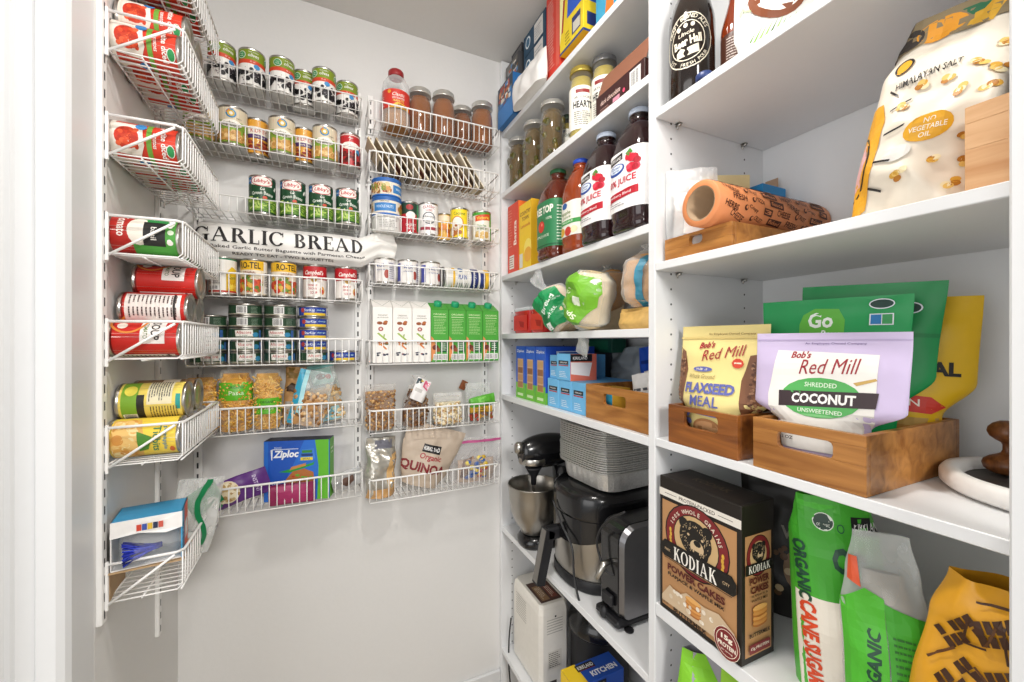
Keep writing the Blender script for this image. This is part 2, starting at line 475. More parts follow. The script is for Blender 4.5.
LFL = [CAMZ + z - k for z, k in zip(L_RAIL, L_H)]; RFL = [CAMZ + z - k for z, k in zip(R_RAIL, R_H)]; WFL = [CAMZ + z - .072 for z in W_RAIL]
ordn = ['topmost', 'second', 'third', 'fourth', 'fifth', 'sixth', 'lowest']
lw = ['green olive cans', 'cream bean cans', 'dark green bean cans', 'soup and tomato cans', 'stacked tuna tins', 'pasta bags', 'blue sandwich bag box']
rw = ['orange filled jars', 'row of thin packets', 'blue lidded nut tins', 'white cans and a lying canister', 'white and green cartons', 'clear snack bags', 'grain bags']
lb = rb = None
for i in range(7):
    la = 'white wire basket holding the ' + lw[i] + ', left back column'
    if not lb: lb = o = basket(BW, BD, BH, .0195, la, (LX, BY, LFL[i]), 0, GB)
    else: o = dup(lb, (LX, BY, LFL[i]), 0, la)
    o.scale.z = L_H[i] / BH
for i in range(7):
    dup(lb, (RXC, BY, RFL[i]), 0, 'white wire basket holding the ' + rw[i] + ', right back column').scale.z = R_H[i] / BH
ww = ['cans at the very top of the left wall', 'topmost near tomato cans', 'second row of tomato cans', 'dark and red cans on a white liner', 'red soup cans', 'pineapple cans', 'open box of blue bags']
GW = 'white wire baskets hung on the left wall'
wb = None
for i in range(7):
    la = 'white wire basket holding the ' + ww[i]
    loc = (WX, 1.153, WFL[i])
    if not wb: wb = basket(.304, .124, .072, .0178, la, loc, PI / 2, GW)
    else: dup(wb, loc, PI / 2, la)
mb = MB(); mb.box(-.138, -.112, .0025, .138, -.012, .0045, M('#f2f0ee', .6), .0005)
solo(mb, 'shelf_liner', 'white liner sheet on the bottom of the basket with dark and red cans', 'shelf liner', (WX, 1.153, WFL[3]), PI / 2)

# ---- built-in white shelving on the right
Y_END, Y_DIV0, Y_DIV1, Y_NEAR = 1.44, .643, .662, -.137
holes = M('#4a4a4c', .8)
def panel(y0, y1, label, rows):
    mb = MB(); mb.box(FX, y0, 0, RX - .012, y1, CEIL - .005, MELA, .001)
    for face, S in rows:
        for xx in (FX + .045, RX - .08):
            for k in range(62):
                z = .2 + k * .032
                mb.ink(S, [('e', xx, z, .0024, .0024, holes)], cell=None)
    return solo(mb, 'shelf_side_panel', label, 'side panel', (0, 0, 0), 0, 'tall white side panels of the built-in shelving')
panel(Y_END, BY - .0005, 'white upright shelf panel against the back wall, drilled with peg holes', [(0, lambda x, z: (x, Y_END, z))])
panel(Y_DIV0, Y_DIV1, 'white upright divider between the two bays of shelves', [(0, lambda x, z: (x, Y_DIV0, z)), (1, lambda x, z: (2 * FX + .045 + RX - FX - .08 - x, Y_DIV1, z))])
panel(Y_NEAR - .019, Y_NEAR, 'white upright shelf panel at the near end of the built-in unit', [])
struct(MB().box(RX - .012, Y_NEAR - .019, 0, RX - .0005, BY - .001, CEIL - .005, MELA, .001), 'wall_shelving')
def shelf(y0, y1, ztop, th, label, pins=True):
    t = thing('shelf', label, 'shelf', (FX, (y0 + y1) / 2, ztop - th), 0, 'white shelves of the built-in unit')
    hw = (y1 - y0) / 2 - .0006
    mb = MB(); mb.box(.0005, -hw, 0, RX - FX - .013, hw, th, MELA, .0012); mb.build('board', t)
    if pins:
        for yy in (-hw, hw):
            for xx in (.06, RX - FX - .09):
                s = 1 if yy < 0 else -1
                p = MB(); p.tube([(xx, yy, -.004), (xx, yy + s * .012, -.004)], .0028, STEEL, 8); p.box(xx - .006, yy + s * .001, -.0012, xx + .006, yy + s * .012, -.0002, STEEL, .0002)
                p.tube([(xx, yy + s * .003, -.012), (xx, yy + s * .003, -.002)], .0016, STEEL, 6)
                p.build('shelf_pin', t)
    return ztop
ZA = [CAMZ + z for z in (.803, .568, .25, .027, -.205, -.712, -1.18)]
ZB = [CAMZ + z for z in (.48, .1626, -.2015, -.543, -.9)]
na = ['top shelf of the far bay under the boxes', 'shelf of the far bay under the pickle jars', 'shelf of the far bay under the juice bottles', 'shelf of the far bay under the bread bags',
      'shelf of the far bay under the blue boxes and wooden crate', 'shelf of the far bay under the mixer and air fryer', 'lowest shelf of the far bay under the white machine']
nb = ['top shelf of the near bay under the dark bottles', 'shelf of the near bay under the orange paper roll', 'shelf of the near bay under the two small crates with pouches',
      'shelf of the near bay under the black pancake mix box', 'lowest shelf of the near bay under the green mesh bag']
for z, l in zip(ZA, na): shelf(Y_DIV1, Y_END, z, .019, 'white ' + l)
for z, l in zip(ZB, nb): shelf(Y_NEAR, Y_DIV0, z, .0165 if 'pancake' not in l else .026, 'white ' + l)
# ================================================================== tins on the wire baskets
def T(s, x, y, h, c, **o): return ('t', s, x, y, h, o, c)
def specks(n, x0, x1, z0, z1, size, cols, seed, asp=1.):
    r = random.Random(seed); out = []
    for i in range(n):
        a = size * r.uniform(.7, 1.3)
        out.append(('e', r.uniform(x0 + a, x1 - a), r.uniform(z0 + a, z1 - a), a, a * asp, r.choice(cols)))
    return out
def slivers(n, x0, x1, z0, z1, L, wd, cols, seed):
    r = random.Random(seed); out = []
    for i in range(n):
        a = r.uniform(0, PI); l = L * r.uniform(.6, 1.1) / 2; c, s_ = math.cos(a), math.sin(a)
        x, z = r.uniform(x0 + l * abs(c), x1 - l * abs(c)), r.uniform(z0 + l * abs(s_), z1 - l * abs(s_))
        out.append(('p', [(x - l * c - wd * s_, z - l * s_ + wd * c), (x - l * c + wd * s_, z - l * s_ - wd * c),
                          (x + l * c + wd * s_, z + l * s_ - wd * c), (x + l * c - wd * s_, z + l * s_ + wd * c)], r.choice(cols)))
    return out
def barcode(x0, x1, z0, z1):
    out = [('r', x0, z0, x1, z1, '#f6f5f2')]; r = random.Random(5); x = x0 + .002
    while x < x1 - .003:
        w = r.choice((.0006, .001, .0014)); out.append(('r', x, z0 + .002, x + w, z1 - .002, '#222222')); x += w + r.choice((.0008, .0014))
    return out
def lines(x0, x1, z0, z1, n, c='#4a4a4a', seed=1, w=.35):
    """rows of print too small to read"""
    out = []; r = random.Random(seed); st = (z1 - z0) / n
    for i in range(n):
        z = z0 + (i + .5) * st; e = x1 - (x1 - x0) * r.uniform(0, .3)
        x = x0
        while x < e:
            k = min(e, x + (x1 - x0) * r.uniform(.08, .25)); out.append(('r', x, z - st * w / 2, k, z + st * w / 2, c)); x = k + (x1 - x0) * .03
    return out
CANROOT = {}
def make_can(kind, R, H, base, items, rim=STEEL, wrap=(.006, .006), name='food_can', label_top=None):
    t = thing(name, None, None)
    mb = MB(); a = R
    mb.lathe([(R * .9, .0015), (R * .97, 0), (R, .001), (R, .0035), (R * .975, .005), (R * .975, H - .005), (R, H - .0035), (R, H - .001), (R * .97, H), (R * .93, H - .0005),
              (R * .92, H - .004), (R * .7, H - .0035), (R * .66, H - .0028), (R * .4, H - .0028), (R * .36, H - .0035), (.0005, H - .0035)], rim, 30)
    mb.build('can_body', t)
    mb = MB(); RL = R * .978
    bm = M(base, .4, 0, .03) if isinstance(base, str) else base
    mb.lathe([(RL, wrap[0]), (RL, H - wrap[1])], bm, 36, cap=False)
    mb.ink(lambda s, z: (RL * math.sin(s / RL), -RL * math.cos(s / RL), z), items, cell=.005, off=.0002)
    mb.build('paper_label', t)
    CANROOT[kind] = [t, False, R, H]
    return t
def band(R, z0, z1, c): return ('r', -PI * R * .985, z0, PI * R * .985, z1, c)
def place(kind, loc, rot, label, cat, group):
    e = CANROOT[kind]
    if not e[1]:
        e[1] = True; t = e[0]; t.location = loc; t.rotation_euler = rot if isinstance(rot, tuple) else (0, 0, rot); return tag(t, label, cat, group)
    o = dup(e[0], loc, rot, label, group); o['category'] = cat; return o

R = .0335; H = .108
make_can('olive', R, H, '#f0eee9', [band(R, .074, .102, '#7f9426'), band(R, .063, .074, '#d2472b')]
         + [it for dx in (-.071, .0, .071) for it in (
             ('e', dx - .018, .086, .011, .0105, '#e9efe4'), ('e', dx - .018, .086, .0098, .0093, '#2d8f4e'), T('simple', dx - .018, .0885, .0035, '#f4f4ee'), T('truth', dx - .018, .0835, .0035, '#f4f4ee'),
             T('olives', dx + .012, .0865, .0095, '#f4f4ee', w=.026, sh=.15), T('black medium', dx + .012, .0955, .003, '#f4f4ee'), T('15 oz', dx + .01, .0685, .004, '#f6e3d8'),
             ('e', dx + .02, .057, .008, .007, '#3f8fc9'))]
         + specks(74, -.105, .105, .008, .054, .0066, ['#1b191c', '#2a262c', '#141316'], 3) + specks(50, -.1, .1, .01, .052, .0013, ['#7b747a'], 4))
R = .0355; H = .108
make_can('bean', R, H, '#dccfb4', [band(R, .006, .066, '#86a83a')]
         + [it for dx in (-.056, .056) for it in (
             ('o', dx, .086, .0125, .0125, .004, '#3f86b5'), ('p', [(dx - .012, .088), (dx - .004, .0985), (dx - .002, .094), (dx - .008, .087)], '#d9722f'), ('o', dx, .086, .0085, .0085, .004, '#d8b23a'), ('e', dx, .086, .0045, .0045, '#f3efe4'),
             ('e', dx, .058, .026, .011, '#f1ece0'), T('Garbanzo', dx, .0605, .0075, '#2c3b22', w=.04, arc=.05), T('beans', dx, .052, .006, '#2c3b22', w=.022), T('organic', dx + .019, .0745, .004, '#4a4638'))]
         + specks(150, -.112, -.0, .008, .044, .0042, ['#d9b06a', '#c99b54', '#e3c288', '#b98645'], 6) + specks(150, .0, .112, .008, .044, .0042, ['#d9b06a', '#c99b54', '#e3c288', '#b98645'], 7))
R = .0305
make_can('orange_bean', R, .108, '#e0a23c', [band(R, .06, .082, '#f2ece0'), band(R, .048, .06, '#5b3b79'), T('KIDNEY', 0, .0705, .012, '#b3262c', w=.045), T('BEANS', .07, .0705, .012, '#b3262c', w=.04), T('dark red', 0, .054, .006, '#f2ece0')]
         + specks(130, -.104, .104, .008, .046, .0055, ['#8e2a26', '#a23a2d', '#701d1e', '#b9573d'], 8, .7))
make_can('red_bean', R, .108, '#b8242b', [band(R, .098, .1, '#e8e2da'), T('simple', 0, .09, .005, '#f2ece6'), ('e', 0, .066, .03, .012, '#efe7df'), T('chili beans', 0, .066, .007, '#8c1f24', w=.045), ('e', .022, .05, .009, .009, '#3a8fc0')]
         + specks(100, -.1, .1, .008, .05, .0058, ['#5d1a1a', '#76211f', '#4a1314', '#8a3029'], 9, .7))
R = .0345
make_can('green_bean', R, .11, '#1d4a2e', [it for dx in (-.036 * 0,) for it in (
             ('r', -.047, .086, -.03, .104, '#2d6ea6'), T('Cut', -.0385, .095, .006, '#e8eef2'),
             ('p', [(-.03, .083), (-.029, .104), (.024, .106), (.025, .081), (-.003, .078)], '#efe9e2'), ('o', -.002, .093, .0285, .0145, .002, '#c22b33'),
             T("Libby's", -.002, .0925, .013, '#c0202a', w=.04, sh=.2), T('Cut', 0, .071, .0065, '#e9efe4', w=.012), T('Green Beans', 0, .0605, .0095, '#e9efe4', w=.056, arc=.09),
             ('p', [(.03, .075), (.036, .085), (.041, .083), (.035, .071)], '#f1f1ea'), ('e', .006, .047, .006, .005, '#c44a35'))]
         + [band(R, .009, .043, '#5d8a32')] + slivers(150, -.105, .105, .009, .05, .022, .0019, ['#8fb244', '#a8c45a', '#6f9a36', '#4f7d2c', '#b9cf74'], 5))
R = .0335; H = .106
make_can('rotel', R, H, '#efe4cf', [band(R, .074, .1, '#eab92c'), T('RO-TEL', 0, .087, .018, '#1f1b18', w=.056), T('RO-TEL', -.1, .087, .018, '#1f1b18', w=.06), ('r', .037, .008, .064, .1, '#e9e6e0')]
         + lines(.04, .061, .03, .07, 8) + barcode(.041, .06, .01, .026)
         + specks(40, -.05, .034, .01, .05, .009, ['#c9402a', '#b83222', '#d65a33'], 2) + specks(24, -.05, .034, .01, .06, .005, ['#5d7f2e', '#e2b24b', '#7d9b3a'], 12) + [T('ORIGINAL', 0, .067, .006, '#7c1d1a', w=.032)])
make_can('corn', R, H, '#ece8e0', [band(R, .098, .102, '#2a7d58'), ('p', [(.004, .012), (.034, .01), (.034, .072), (.018, .08), (.004, .062)], '#e8c22a'), ('r', -.05, .008, 0, .094, '#e7e4de'),
         T('Corn', .019, .05, .01, '#1f6b44', w=.022), ('r', -.05, .008, .06, .013, '#c23a2c')] + lines(-.044, -.008, .03, .088, 12) + barcode(-.04, -.012, .014, .027) + specks(20, .006, .033, .014, .04, .004, ['#f3d95a', '#d8a81c'], 3))
make_can('dark_red', R, H, '#8c2420', [band(R, .05, .07, '#2a2624'), T('CHILI', 0, .06, .012, '#e8d9b8', w=.035), band(R, .094, .1, '#d9a03a')] + specks(40, -.1, .1, .01, .046, .007, ['#b8482f', '#5d1815', '#c98a4a'], 21))
R = .033; H = .102
make_can('soup', R, H, '#f3efe9', [band(R, .058, .096, '#b71f28'), T("Campbell's", 0, .076, .017, '#f6f0ea', w=.055, sh=.28), ('e', 0, .057, .0085, .0085, '#c9a24c'), ('e', 0, .057, .006, .006, '#a57c2c'),
         T('CONDENSED', 0, .066, .004, '#f6f0ea', w=.02), T('CREAM OF', -.004, .04, .0065, '#b3242a', w=.026), T('CHICKEN', -.004, .03, .0065, '#b3242a', w=.024), T('SOUP', 0, .018, .008, '#b3242a', w=.018),
         ('e', .024, .025, .008, .012, '#d9a55a'), ('e', .024, .022, .005, .006, '#c23a2c'), ('r', .05, .008, .075, .056, '#e6e2dc')])
R = .0425; H = .0335
make_can('tuna_green', R, H, '#27452f', [band(R, .0042, .006, '#b9b49e'), ('p', [(-.024, .009), (-.026, .026), (.018, .028), (.02, .009)], '#e9e6df'), T('Albacore', -.004, .0205, .0085, '#b83a35', w=.036), T('in water', -.004, .0125, .004, '#3b6b4a'),
         ('e', .026, .014, .009, .007, '#3c8bb3'), ('r', .036, .006, .045, .027, '#3a63a3')] + barcode(-.1, -.074, .006, .0275) + barcode(.07, .096, .006, .0275) + lines(-.065, -.045, .007, .026, 5, '#8aa08c'), wrap=(.0035, .0035), name='tuna_tin')
make_can('tuna_blue', R, H, '#23409a', [('r', -.03, .005, .036, .0125, '#e5c23a'), T('StarKist', -.014, .0205, .008, '#e9edf4', w=.03, sh=.15), T('chunk light', .019, .0205, .006, '#bfe3ef', w=.026), ('e', -.034, .02, .006, .007, '#b3413d'), ('r', .04, .005, .075, .028, '#e2e2e4'), ('r', -.09, .005, -.05, .028, '#e2e2e4')]
         + lines(.043, .072, .008, .026, 4, '#56607e'), wrap=(.0035, .0035), name='tuna_tin')

YF, YB = 1.381, 1.421
def rowx(u, Y): return at(u, 300, Y=Y).x
FLO = .0032
OR = ['leftmost', 'second from the left', 'third from the left', 'fourth from the left', 'fifth from the left', 'rightmost']
for i, (u, Y, a) in enumerate(((222, YF, .1), (252, YF, -.25), (282, YF, .2), (304.5, YB, -.1), (324, YF, -.35), (347, YB, -.2))):
    x = rowx(u, Y); place('olive', (x, Y, LFL[0] + FLO), face_cam(x, Y) + a, 'green and white olive can, %s in the topmost left basket' % OR[i], 'can', 'olive cans in the topmost basket')
G2 = 'bean cans in the second basket'
for u, Y, k, a, la in ((199, YF, 'bean', 1.5, 'cream chickpea can half hidden by the left wall baskets, second basket row'), (233, YF, 'bean', -1.75, 'cream and green chickpea can, second in the second basket row'),
                  (257, YB, 'orange_bean', .2, 'orange and white bean can between the two left cream cans'), (282, YF, 'bean', -1.6, 'cream and green chickpea can in the middle of the second basket'),
                  (304, YB, 'orange_bean', .1, 'orange bean can between the middle and right cream cans'), (325, YF, 'bean', -1.65, 'cream and green chickpea can at the right, beside the red can'),
                  (350, YF + .012, 'red_bean', .1, 'red bean can at the right end of the second basket')):
    x = rowx(u, Y); place(k, (x, Y, LFL[1] + FLO), face_cam(x, Y) + a, la, 'can', G2)
for i, (u, a) in enumerate(((262.5, 0), (293, -.05), (321, .12), (347.5, .1))):
    x = rowx(u, YF); place('green_bean', (x, YF, LFL[2] + FLO), face_cam(x, YF) + a, 'dark green can of green beans, %s of the four' % ['first from the left', 'second from the left', 'third from the left', 'rightmost'][i], 'can', 'dark green bean cans in the third basket')
G4 = 'cans under the long bread bag'
for u, Y, k, a, la in ((191, YF, 'dark_red', .3, 'dark red can peeking out behind the red soup cans'), (223, YF, 'corn', .1, 'white corn can with a yellow patch under the bread bag'), (254, YF, 'rotel', -.35, 'yellow topped tomato can beside the white corn can'),
                  (284, YF, 'rotel', .25, 'yellow topped tomato can beside the red and white soup cans'), (315, YF, 'soup', -.1, 'red and white soup can, left one of the pair'), (346, YF, 'soup', .15, 'red and white soup can, right one of the pair')):
    x = rowx(u, Y); place(k, (x, Y, LFL[3] + FLO), face_cam(x, Y) + a, la, 'can', G4)
G5 = 'tuna tins in the fifth basket'; pos = ['bottom', 'second from bottom', 'middle', 'second from top', 'top']
YT = 1.39
for x, kinds, la in ((-.283, ['tuna_green'] * 4, 'dark green stack half hidden at the left'), (-.196, ['tuna_green'] * 5, 'left full green stack'), (-.109, ['tuna_green'] * 5, 'right full green stack'),
                     (-.022, ['tuna_green'] + ['tuna_blue'] * 4, 'blue stack'), (.0665, ['tuna_blue'], '')):
    for k, kd in enumerate(kinds):
        rr = random.Random(int(x * 1000) + k)
        a = {0: .1, 1: 0, 2: -.1, 3: 1.85, 4: 1.9}[k] + rr.uniform(-.15, .15)
        if kd == 'tuna_blue': a = rr.uniform(-.35, .35)
        p = pos[k] if len(kinds) == 5 else ['bottom', 'second', 'third', 'top'][k]
        l2 = ('%s tuna tin of the %s' % (p, la)) if la else 'single blue tuna tin standing alone at the right'
        place(kd, (x + rr.uniform(-.0008, .0008), YT, LFL[4] + FLO + k * (H + .0003)), face_cam(x, YT) + a, l2, 'tin', G5)

# ---- right column: jars, packets, tins
def glass_jar(R, H, fill, lid, lidh=.016, neck=.8, name='glass_jar', fillmat=None, fill_top=.86):
    """jar with its contents right against the glass"""
    t = thing(name, None, None)
    hb = H - lidh
    mb = MB(); gl = fillmat or liquid(fill)
    mb.lathe([(R * .9, 0), (R, .006), (R, hb * .72), (R * .97, hb * .8), (R * neck, hb * .93)], gl, 32, cap=True); mb.build('contents', t)
    g = MB(); gm = clear_plastic('#f4f2ee', .03, .03, .22); k = R + .0012
    g.lathe([(R * .93, -.0003 + .0005), (k, .005), (k, hb * .73), (k * .97, hb * .81), (k * neck, hb * .94), (k * neck, hb + .004)], gm, 32, cap=False); g.build('glass', t)
    l = MB(); q = R * neck + .004
    l.lathe([(q, hb + .0005), (q + .0012, hb + .003), (q, hb + .005), (q, H - .003), (q - .003, H), (.0005, H - .0005)], lid, 32); l.build('lid', t)
    return t
LIDM = M('#d3d1cb', .3, .7)
def jset(kind, t, R, H): CANROOT[kind] = [t, False, R, H]
t = glass_jar(.0375, .158, '#824708', LIDM, .02, .9); jset('orange_jar', t, .0365, .158)
t = glass_jar(.034, .146, '#743d06', LIDM, .02, .9); jset('orange_jar2', t, .034, .146)
for u, Y, k, la in ((420, 1.405, 'orange_jar', 'jar of orange preserve beside the red labelled peanut jar'), (443.5, 1.388, 'orange_jar', 'jar of orange preserve, largest in the middle of the row'),
                    (462, 1.424, 'orange_jar2', 'jar of orange preserve set back between two bigger jars'), (482, 1.39, 'orange_jar', 'jar of brown orange preserve at the right end of the top basket')):
    x = rowx(u, Y); place(k, (x, Y, RFL[0] + FLO), 0, la, 'jar', 'orange jars with silver lids')
# peanut jar
t = thing('peanut_jar', 'clear plastic peanut jar with red cap and red label', 'jar', (rowx(396, 1.395), 1.395, RFL[0] + FLO), face_cam(rowx(396, 1.395), 1.395) + .1)
mb = MB(); Rj = .045
mb.lathe([(Rj * .93, .002), (Rj * .96, .008), (Rj * .96, .06)], M('#a9763c', .6, 0, .35, bump=.8, scale=90), 28)
mb.build('peanuts', t)
mb = MB(); mb.lathe([(Rj * .9, 0), (Rj, .006), (Rj, .05), (Rj * .98, .055), (Rj * .98, .118), (Rj, .123), (Rj, .13), (Rj * .93, .15), (Rj * .7, .168), (Rj * .5, .176), (Rj * .5, .184)], clear_plastic('#eef0f0', .15, .08), 32, cap=False); mb.build('jar_body', t)
mb = MB(); RL = Rj * .985
mb.lathe([(RL, .056), (RL, .117)], M('#d2392f', .4), 36, cap=False)
mb.ink(lambda s, z: (RL * math.sin(s / RL), -RL * math.cos(s / RL), z), [('p', [(-.03, .056), (.045, .056), (.045, .068), (.0, .075)], '#e8b53a'), T('Classic', .004, .1, .011, '#f6efe6', w=.04, sh=.25), T('DRY ROASTED', .004, .088, .0065, '#f6efe6', w=.04),
       T('PEANUTS', .004, .079, .0075, '#f3d66a', w=.035), ('e', -.026, .108, .006, .006, '#e8a43a')] + specks(16, .0, .04, .058, .07, .004, ['#c98b3f', '#8f5a22'], 3) + lines(-.075, -.045, .06, .112, 9, '#f1d7cf'), cell=.008)
mb.build('paper_label', t)
mb = MB(); mb.lathe([(Rj * .53, .176), (Rj * .56, .179), (Rj * .56, .193), (Rj * .5, .197), (.0005, .197)], M('#9c2a2c', .4), 24); mb.build('cap', t)
# thin packets leaning to the left
PG = 'thin packets leaning in the second right basket'
pk = ['#c7b595', '#a08c6c', '#d9cbac', '#8f7d66', '#bba587', '#dccfb6', '#a8977a']
rr = random.Random(4); xs0 = .148
for i in range(14):
    w, h, th = .088, .128 + rr.uniform(-.008, .006), .0058
    c = pk[i % 7]; c2 = ['#5c4a38', '#e6dcc6', '#7c3f2c'][i % 3]
    mb = carton(th, w, h, M(c, .5), left=[('r', -.036, .015, .036, .05, c2), T('seasoning', 0, .085, .011, c2, w=.06)], right=[('r', -.036, .015, .036, .05, c2)], front=[('r', -.0014, .01, .0014, h - .012, '#e9e1d0')], b=.001)
    lean = -(.60 + rr.uniform(-.05, .05)); x = .200 + i * .0252
    solo(mb, 'seasoning_packet', 'thin tan packet leaning in the basket, %s in the row' % ['first from the left', 'second', 'third', 'fourth', 'fifth', 'sixth', 'seventh', 'eighth', 'ninth', 'tenth', 'eleventh', 'twelfth', 'second to last', 'last at the right'][i],
         'packet', (x, 1.394, RFL[1] + .0055), (0, lean, 0), PG)
# nut tins
R = .0475; H = .059
make_can('nut_tin', R, H, '#e6ddcd', [band(R, .046, .058, '#2c62a8'), ('r', -.04, .012, .034, .038, '#3b7fc0'), T('WHOLE NUTS', -.003, .026, .009, '#cfe0ee', w=.056), T('KIRKLAND', -.003, .043, .004, '#2a2220', w=.03)]
         + specks(60, -.145, .145, .008, .046, .008, ['#a8622f', '#c98d4c', '#e0c592', '#8a4a24', '#b63f2f', '#7d9440'], 5)[:0], name='nut_tin', rim=M('#2a66b4', .4))
ct = CANROOT['nut_tin'][0]
lb_ = [o for o in ct.children if o.name.startswith('paper')][0]
mb = MB(); RL = R * .986
mb.ink(lambda s, z: (RL * math.sin(s / RL), -RL * math.cos(s / RL), z), specks(50, -.145, -.045, .007, .045, .007, ['#a8622f', '#c98d4c', '#e0c592', '#8a4a24', '#b63f2f', '#7d9440'], 5) + specks(50, .038, .145, .007, .045, .007, ['#a8622f', '#c98d4c', '#e0c592', '#8a4a24', '#b63f2f', '#7d9440'], 6), cell=.008, off=.0002)
n_ = mb.build('nut_picture', ct)
xn = rowx(387, 1.392)
t = thing('white_tub', 'white plastic tub under the two blue lidded nut tins', 'tub', (xn, 1.392, RFL[2] + FLO))
mb = MB(); mb.lathe([(.043, 0), (.0455, .004), (.047, .040), (.047, .042)], M('#e2e0dc', .4), 30); mb.ink(lambda s, z: (.0462 * math.sin(s / .0462), -.0462 * math.cos(s / .0462) , z), lines(-.03, .03, .01, .036, 5, '#a5a3a0'), off=.0009); mb.build('tub_body', t)
mb = MB(); mb.lathe([(.0478, .0425), (.0485, .043), (.0485, .048), (.047, .05), (.0005, .05)], M('#f0efec', .4), 30); mb.build('lid', t)
place('nut_tin', (xn, 1.392, RFL[2] + FLO + .0505), face_cam(xn, 1.392) - .1, 'blue lidded nut tin, lower one on the white tub', 'tin', 'stacked nut tins')
place('nut_tin', (xn - .001, 1.392, RFL[2] + FLO + .110), face_cam(xn, 1.392) + 1.3, 'blue lidded nut tin, upper one of the stack', 'tin', 'stacked nut tins')
R = .0305
make_can('red_green', R, .108, '#b3202c', [band(R, .066, .102, '#1f3b2c'), ('e', .0, .062, .016, .012, '#efe6df'), ('e', -.004, .088, .012, .009, '#9c2b2d'), ('r', .022, .01, .034, .1, '#2f7a48'), T('CHERRY', 0, .03, .009, '#f3e8e4', w=.034), T('FILLING', 0, .018, .006, '#f3e8e4', w=.026)])
R = .033
make_can('classic', R, .11, '#efecea', [T('CLASSIC', 0, .096, .009, '#a62838', w=.042, arc=.05), T('CUBES', 0, .084, .007, '#a62838', w=.022), ('o', 0, .058, .022, .02, .003, '#4a5560'), T('Hominy', 0, .062, .01, '#3d4650', w=.036), T('white', 0, .05, .007, '#3d4650', w=.02), ('r', -.032, .018, .032, .028, '#9c3a48')] + lines(.04, .07, .02, .09, 10))
make_can('yellow_small', R * .8, .098, '#e6b23a', [band(R * .8, .07, .09, '#f2e3c8')] + specks(40, -.09, .09, .01, .066, .0075, ['#c4772f', '#e08a3c', '#b3561f'], 14))
make_can('yellow', R, .108, '#f0d52f', [('e', -.008, .055, .023, .024, '#c98a3c'), ('e', -.008, .055, .019, .02, '#f1e8d8'), T('Coconut', 0, .088, .011, '#3c6b2c', w=.042), ('e', -.022, .02, .012, .012, '#b56a2c'), ('r', .03, .01, .06, .1, '#f3ead0')] + lines(.034, .057, .03, .095, 9) + specks(16, -.04, .02, .01, .05, .006, ['#e9dfca', '#a8642c'], 4))
R = .0345
make_can('victoria', R, .108, '#e9e6d8', [band(R, .092, .102, '#4c9a34'), ('r', .024, .006, .06, .094, '#57a83a'), ('p', [(-.032, .07), (-.032, .09), (.026, .098), (.026, .076)], '#cf4a2b'), T('Victoria', -.003, .083, .012, '#f6d84a', w=.046, rot=6), T('Chick Peas', -.008, .055, .008, '#3b7a34', w=.034), T('GARBANZOS', -.008, .044, .006, '#3b7a34', w=.034)]
         + specks(22, -.035, .02, .008, .036, .006, ['#d9b878', '#c79f58', '#e6d1a0'], 5))
G3 = 'cans in the third right basket'
for u, Y, k, a, la in ((409.5, 1.388, 'red_green', .15, 'dark green and red can beside the nut tins'), (428.5, 1.382, 'classic', .05, 'white can with red lettering in the third right basket'), (444, 1.428, 'yellow_small', 0, 'small orange and yellow can set back between white and yellow cans'),
                       (459.5, 1.382, 'yellow', .0, 'bright yellow can with a coconut picture'), (481.5, 1.382, 'victoria', .25, 'green and cream can with a red banner at the basket end')):
    x = rowx(u, Y); place(k, (x, Y, RFL[2] + FLO), face_cam(x, Y) + a, la, 'can', G3)
# row four: white cans and a lying canister
R = .034
make_can('white_can', R, .082, '#eae6e2', [T('MILK', 0, .058, .012, '#5566a8', w=.03), T('evaporated', 0, .043, .006, '#6a76a8', w=.034), ('r', .026, .01, .05, .07, '#d9d6da'), ('r', -.05, .012, -.028, .07, '#5a5fae'), ('e', .022, .03, .008, .014, '#a5493f')] + lines(.028, .048, .014, .068, 8, '#7a7c90'))
for i, (u, a) in enumerate(((385, -.5), (408, .05), (430.5, .35))):
    x = rowx(u, 1.386); place('white_can', (x, 1.386, RFL[3] + FLO), face_cam(x, 1.386) + a, 'small white can with blue print, %s of three beside the lying canister' % ['leftmost', 'middle', 'right one'][i], 'can', 'small white cans')
R = .036; H = .172
make_can('canister', R, H, '#e9e7e1', [('r', -.08, .03, .08, .04, '#e4b83a'), ('r', -.08, .098, .08, .125, '#27336f'), ('r', -.08, .148, .08, .166, '#e8bc35'), ('r', -.02, .132, .05, .15, '#2a3a7c'), T('Bread Crumbs', 0, .111, .009, '#f0efe8', w=.06), T('PLAIN', .0, .066, .016, '#3c5a9a', w=.03, rot=90), ('e', -.03, .06, .012, .009, '#3b6ea5')]
         + lines(.02, .05, .045, .092, 6, '#7b7f86') + lines(.03, .06, .13, .146, 3, '#7b7f86'), rim=M('#8b8b8b', .4, .8), name='canister')
xc = at(438, 280, Y=1.386).x + .012
place('canister', (xc, 1.386, RFL[3] + FLO + R), (0, PI / 2, 0), 'white, yellow and navy canister lying on its side', 'canister', None)

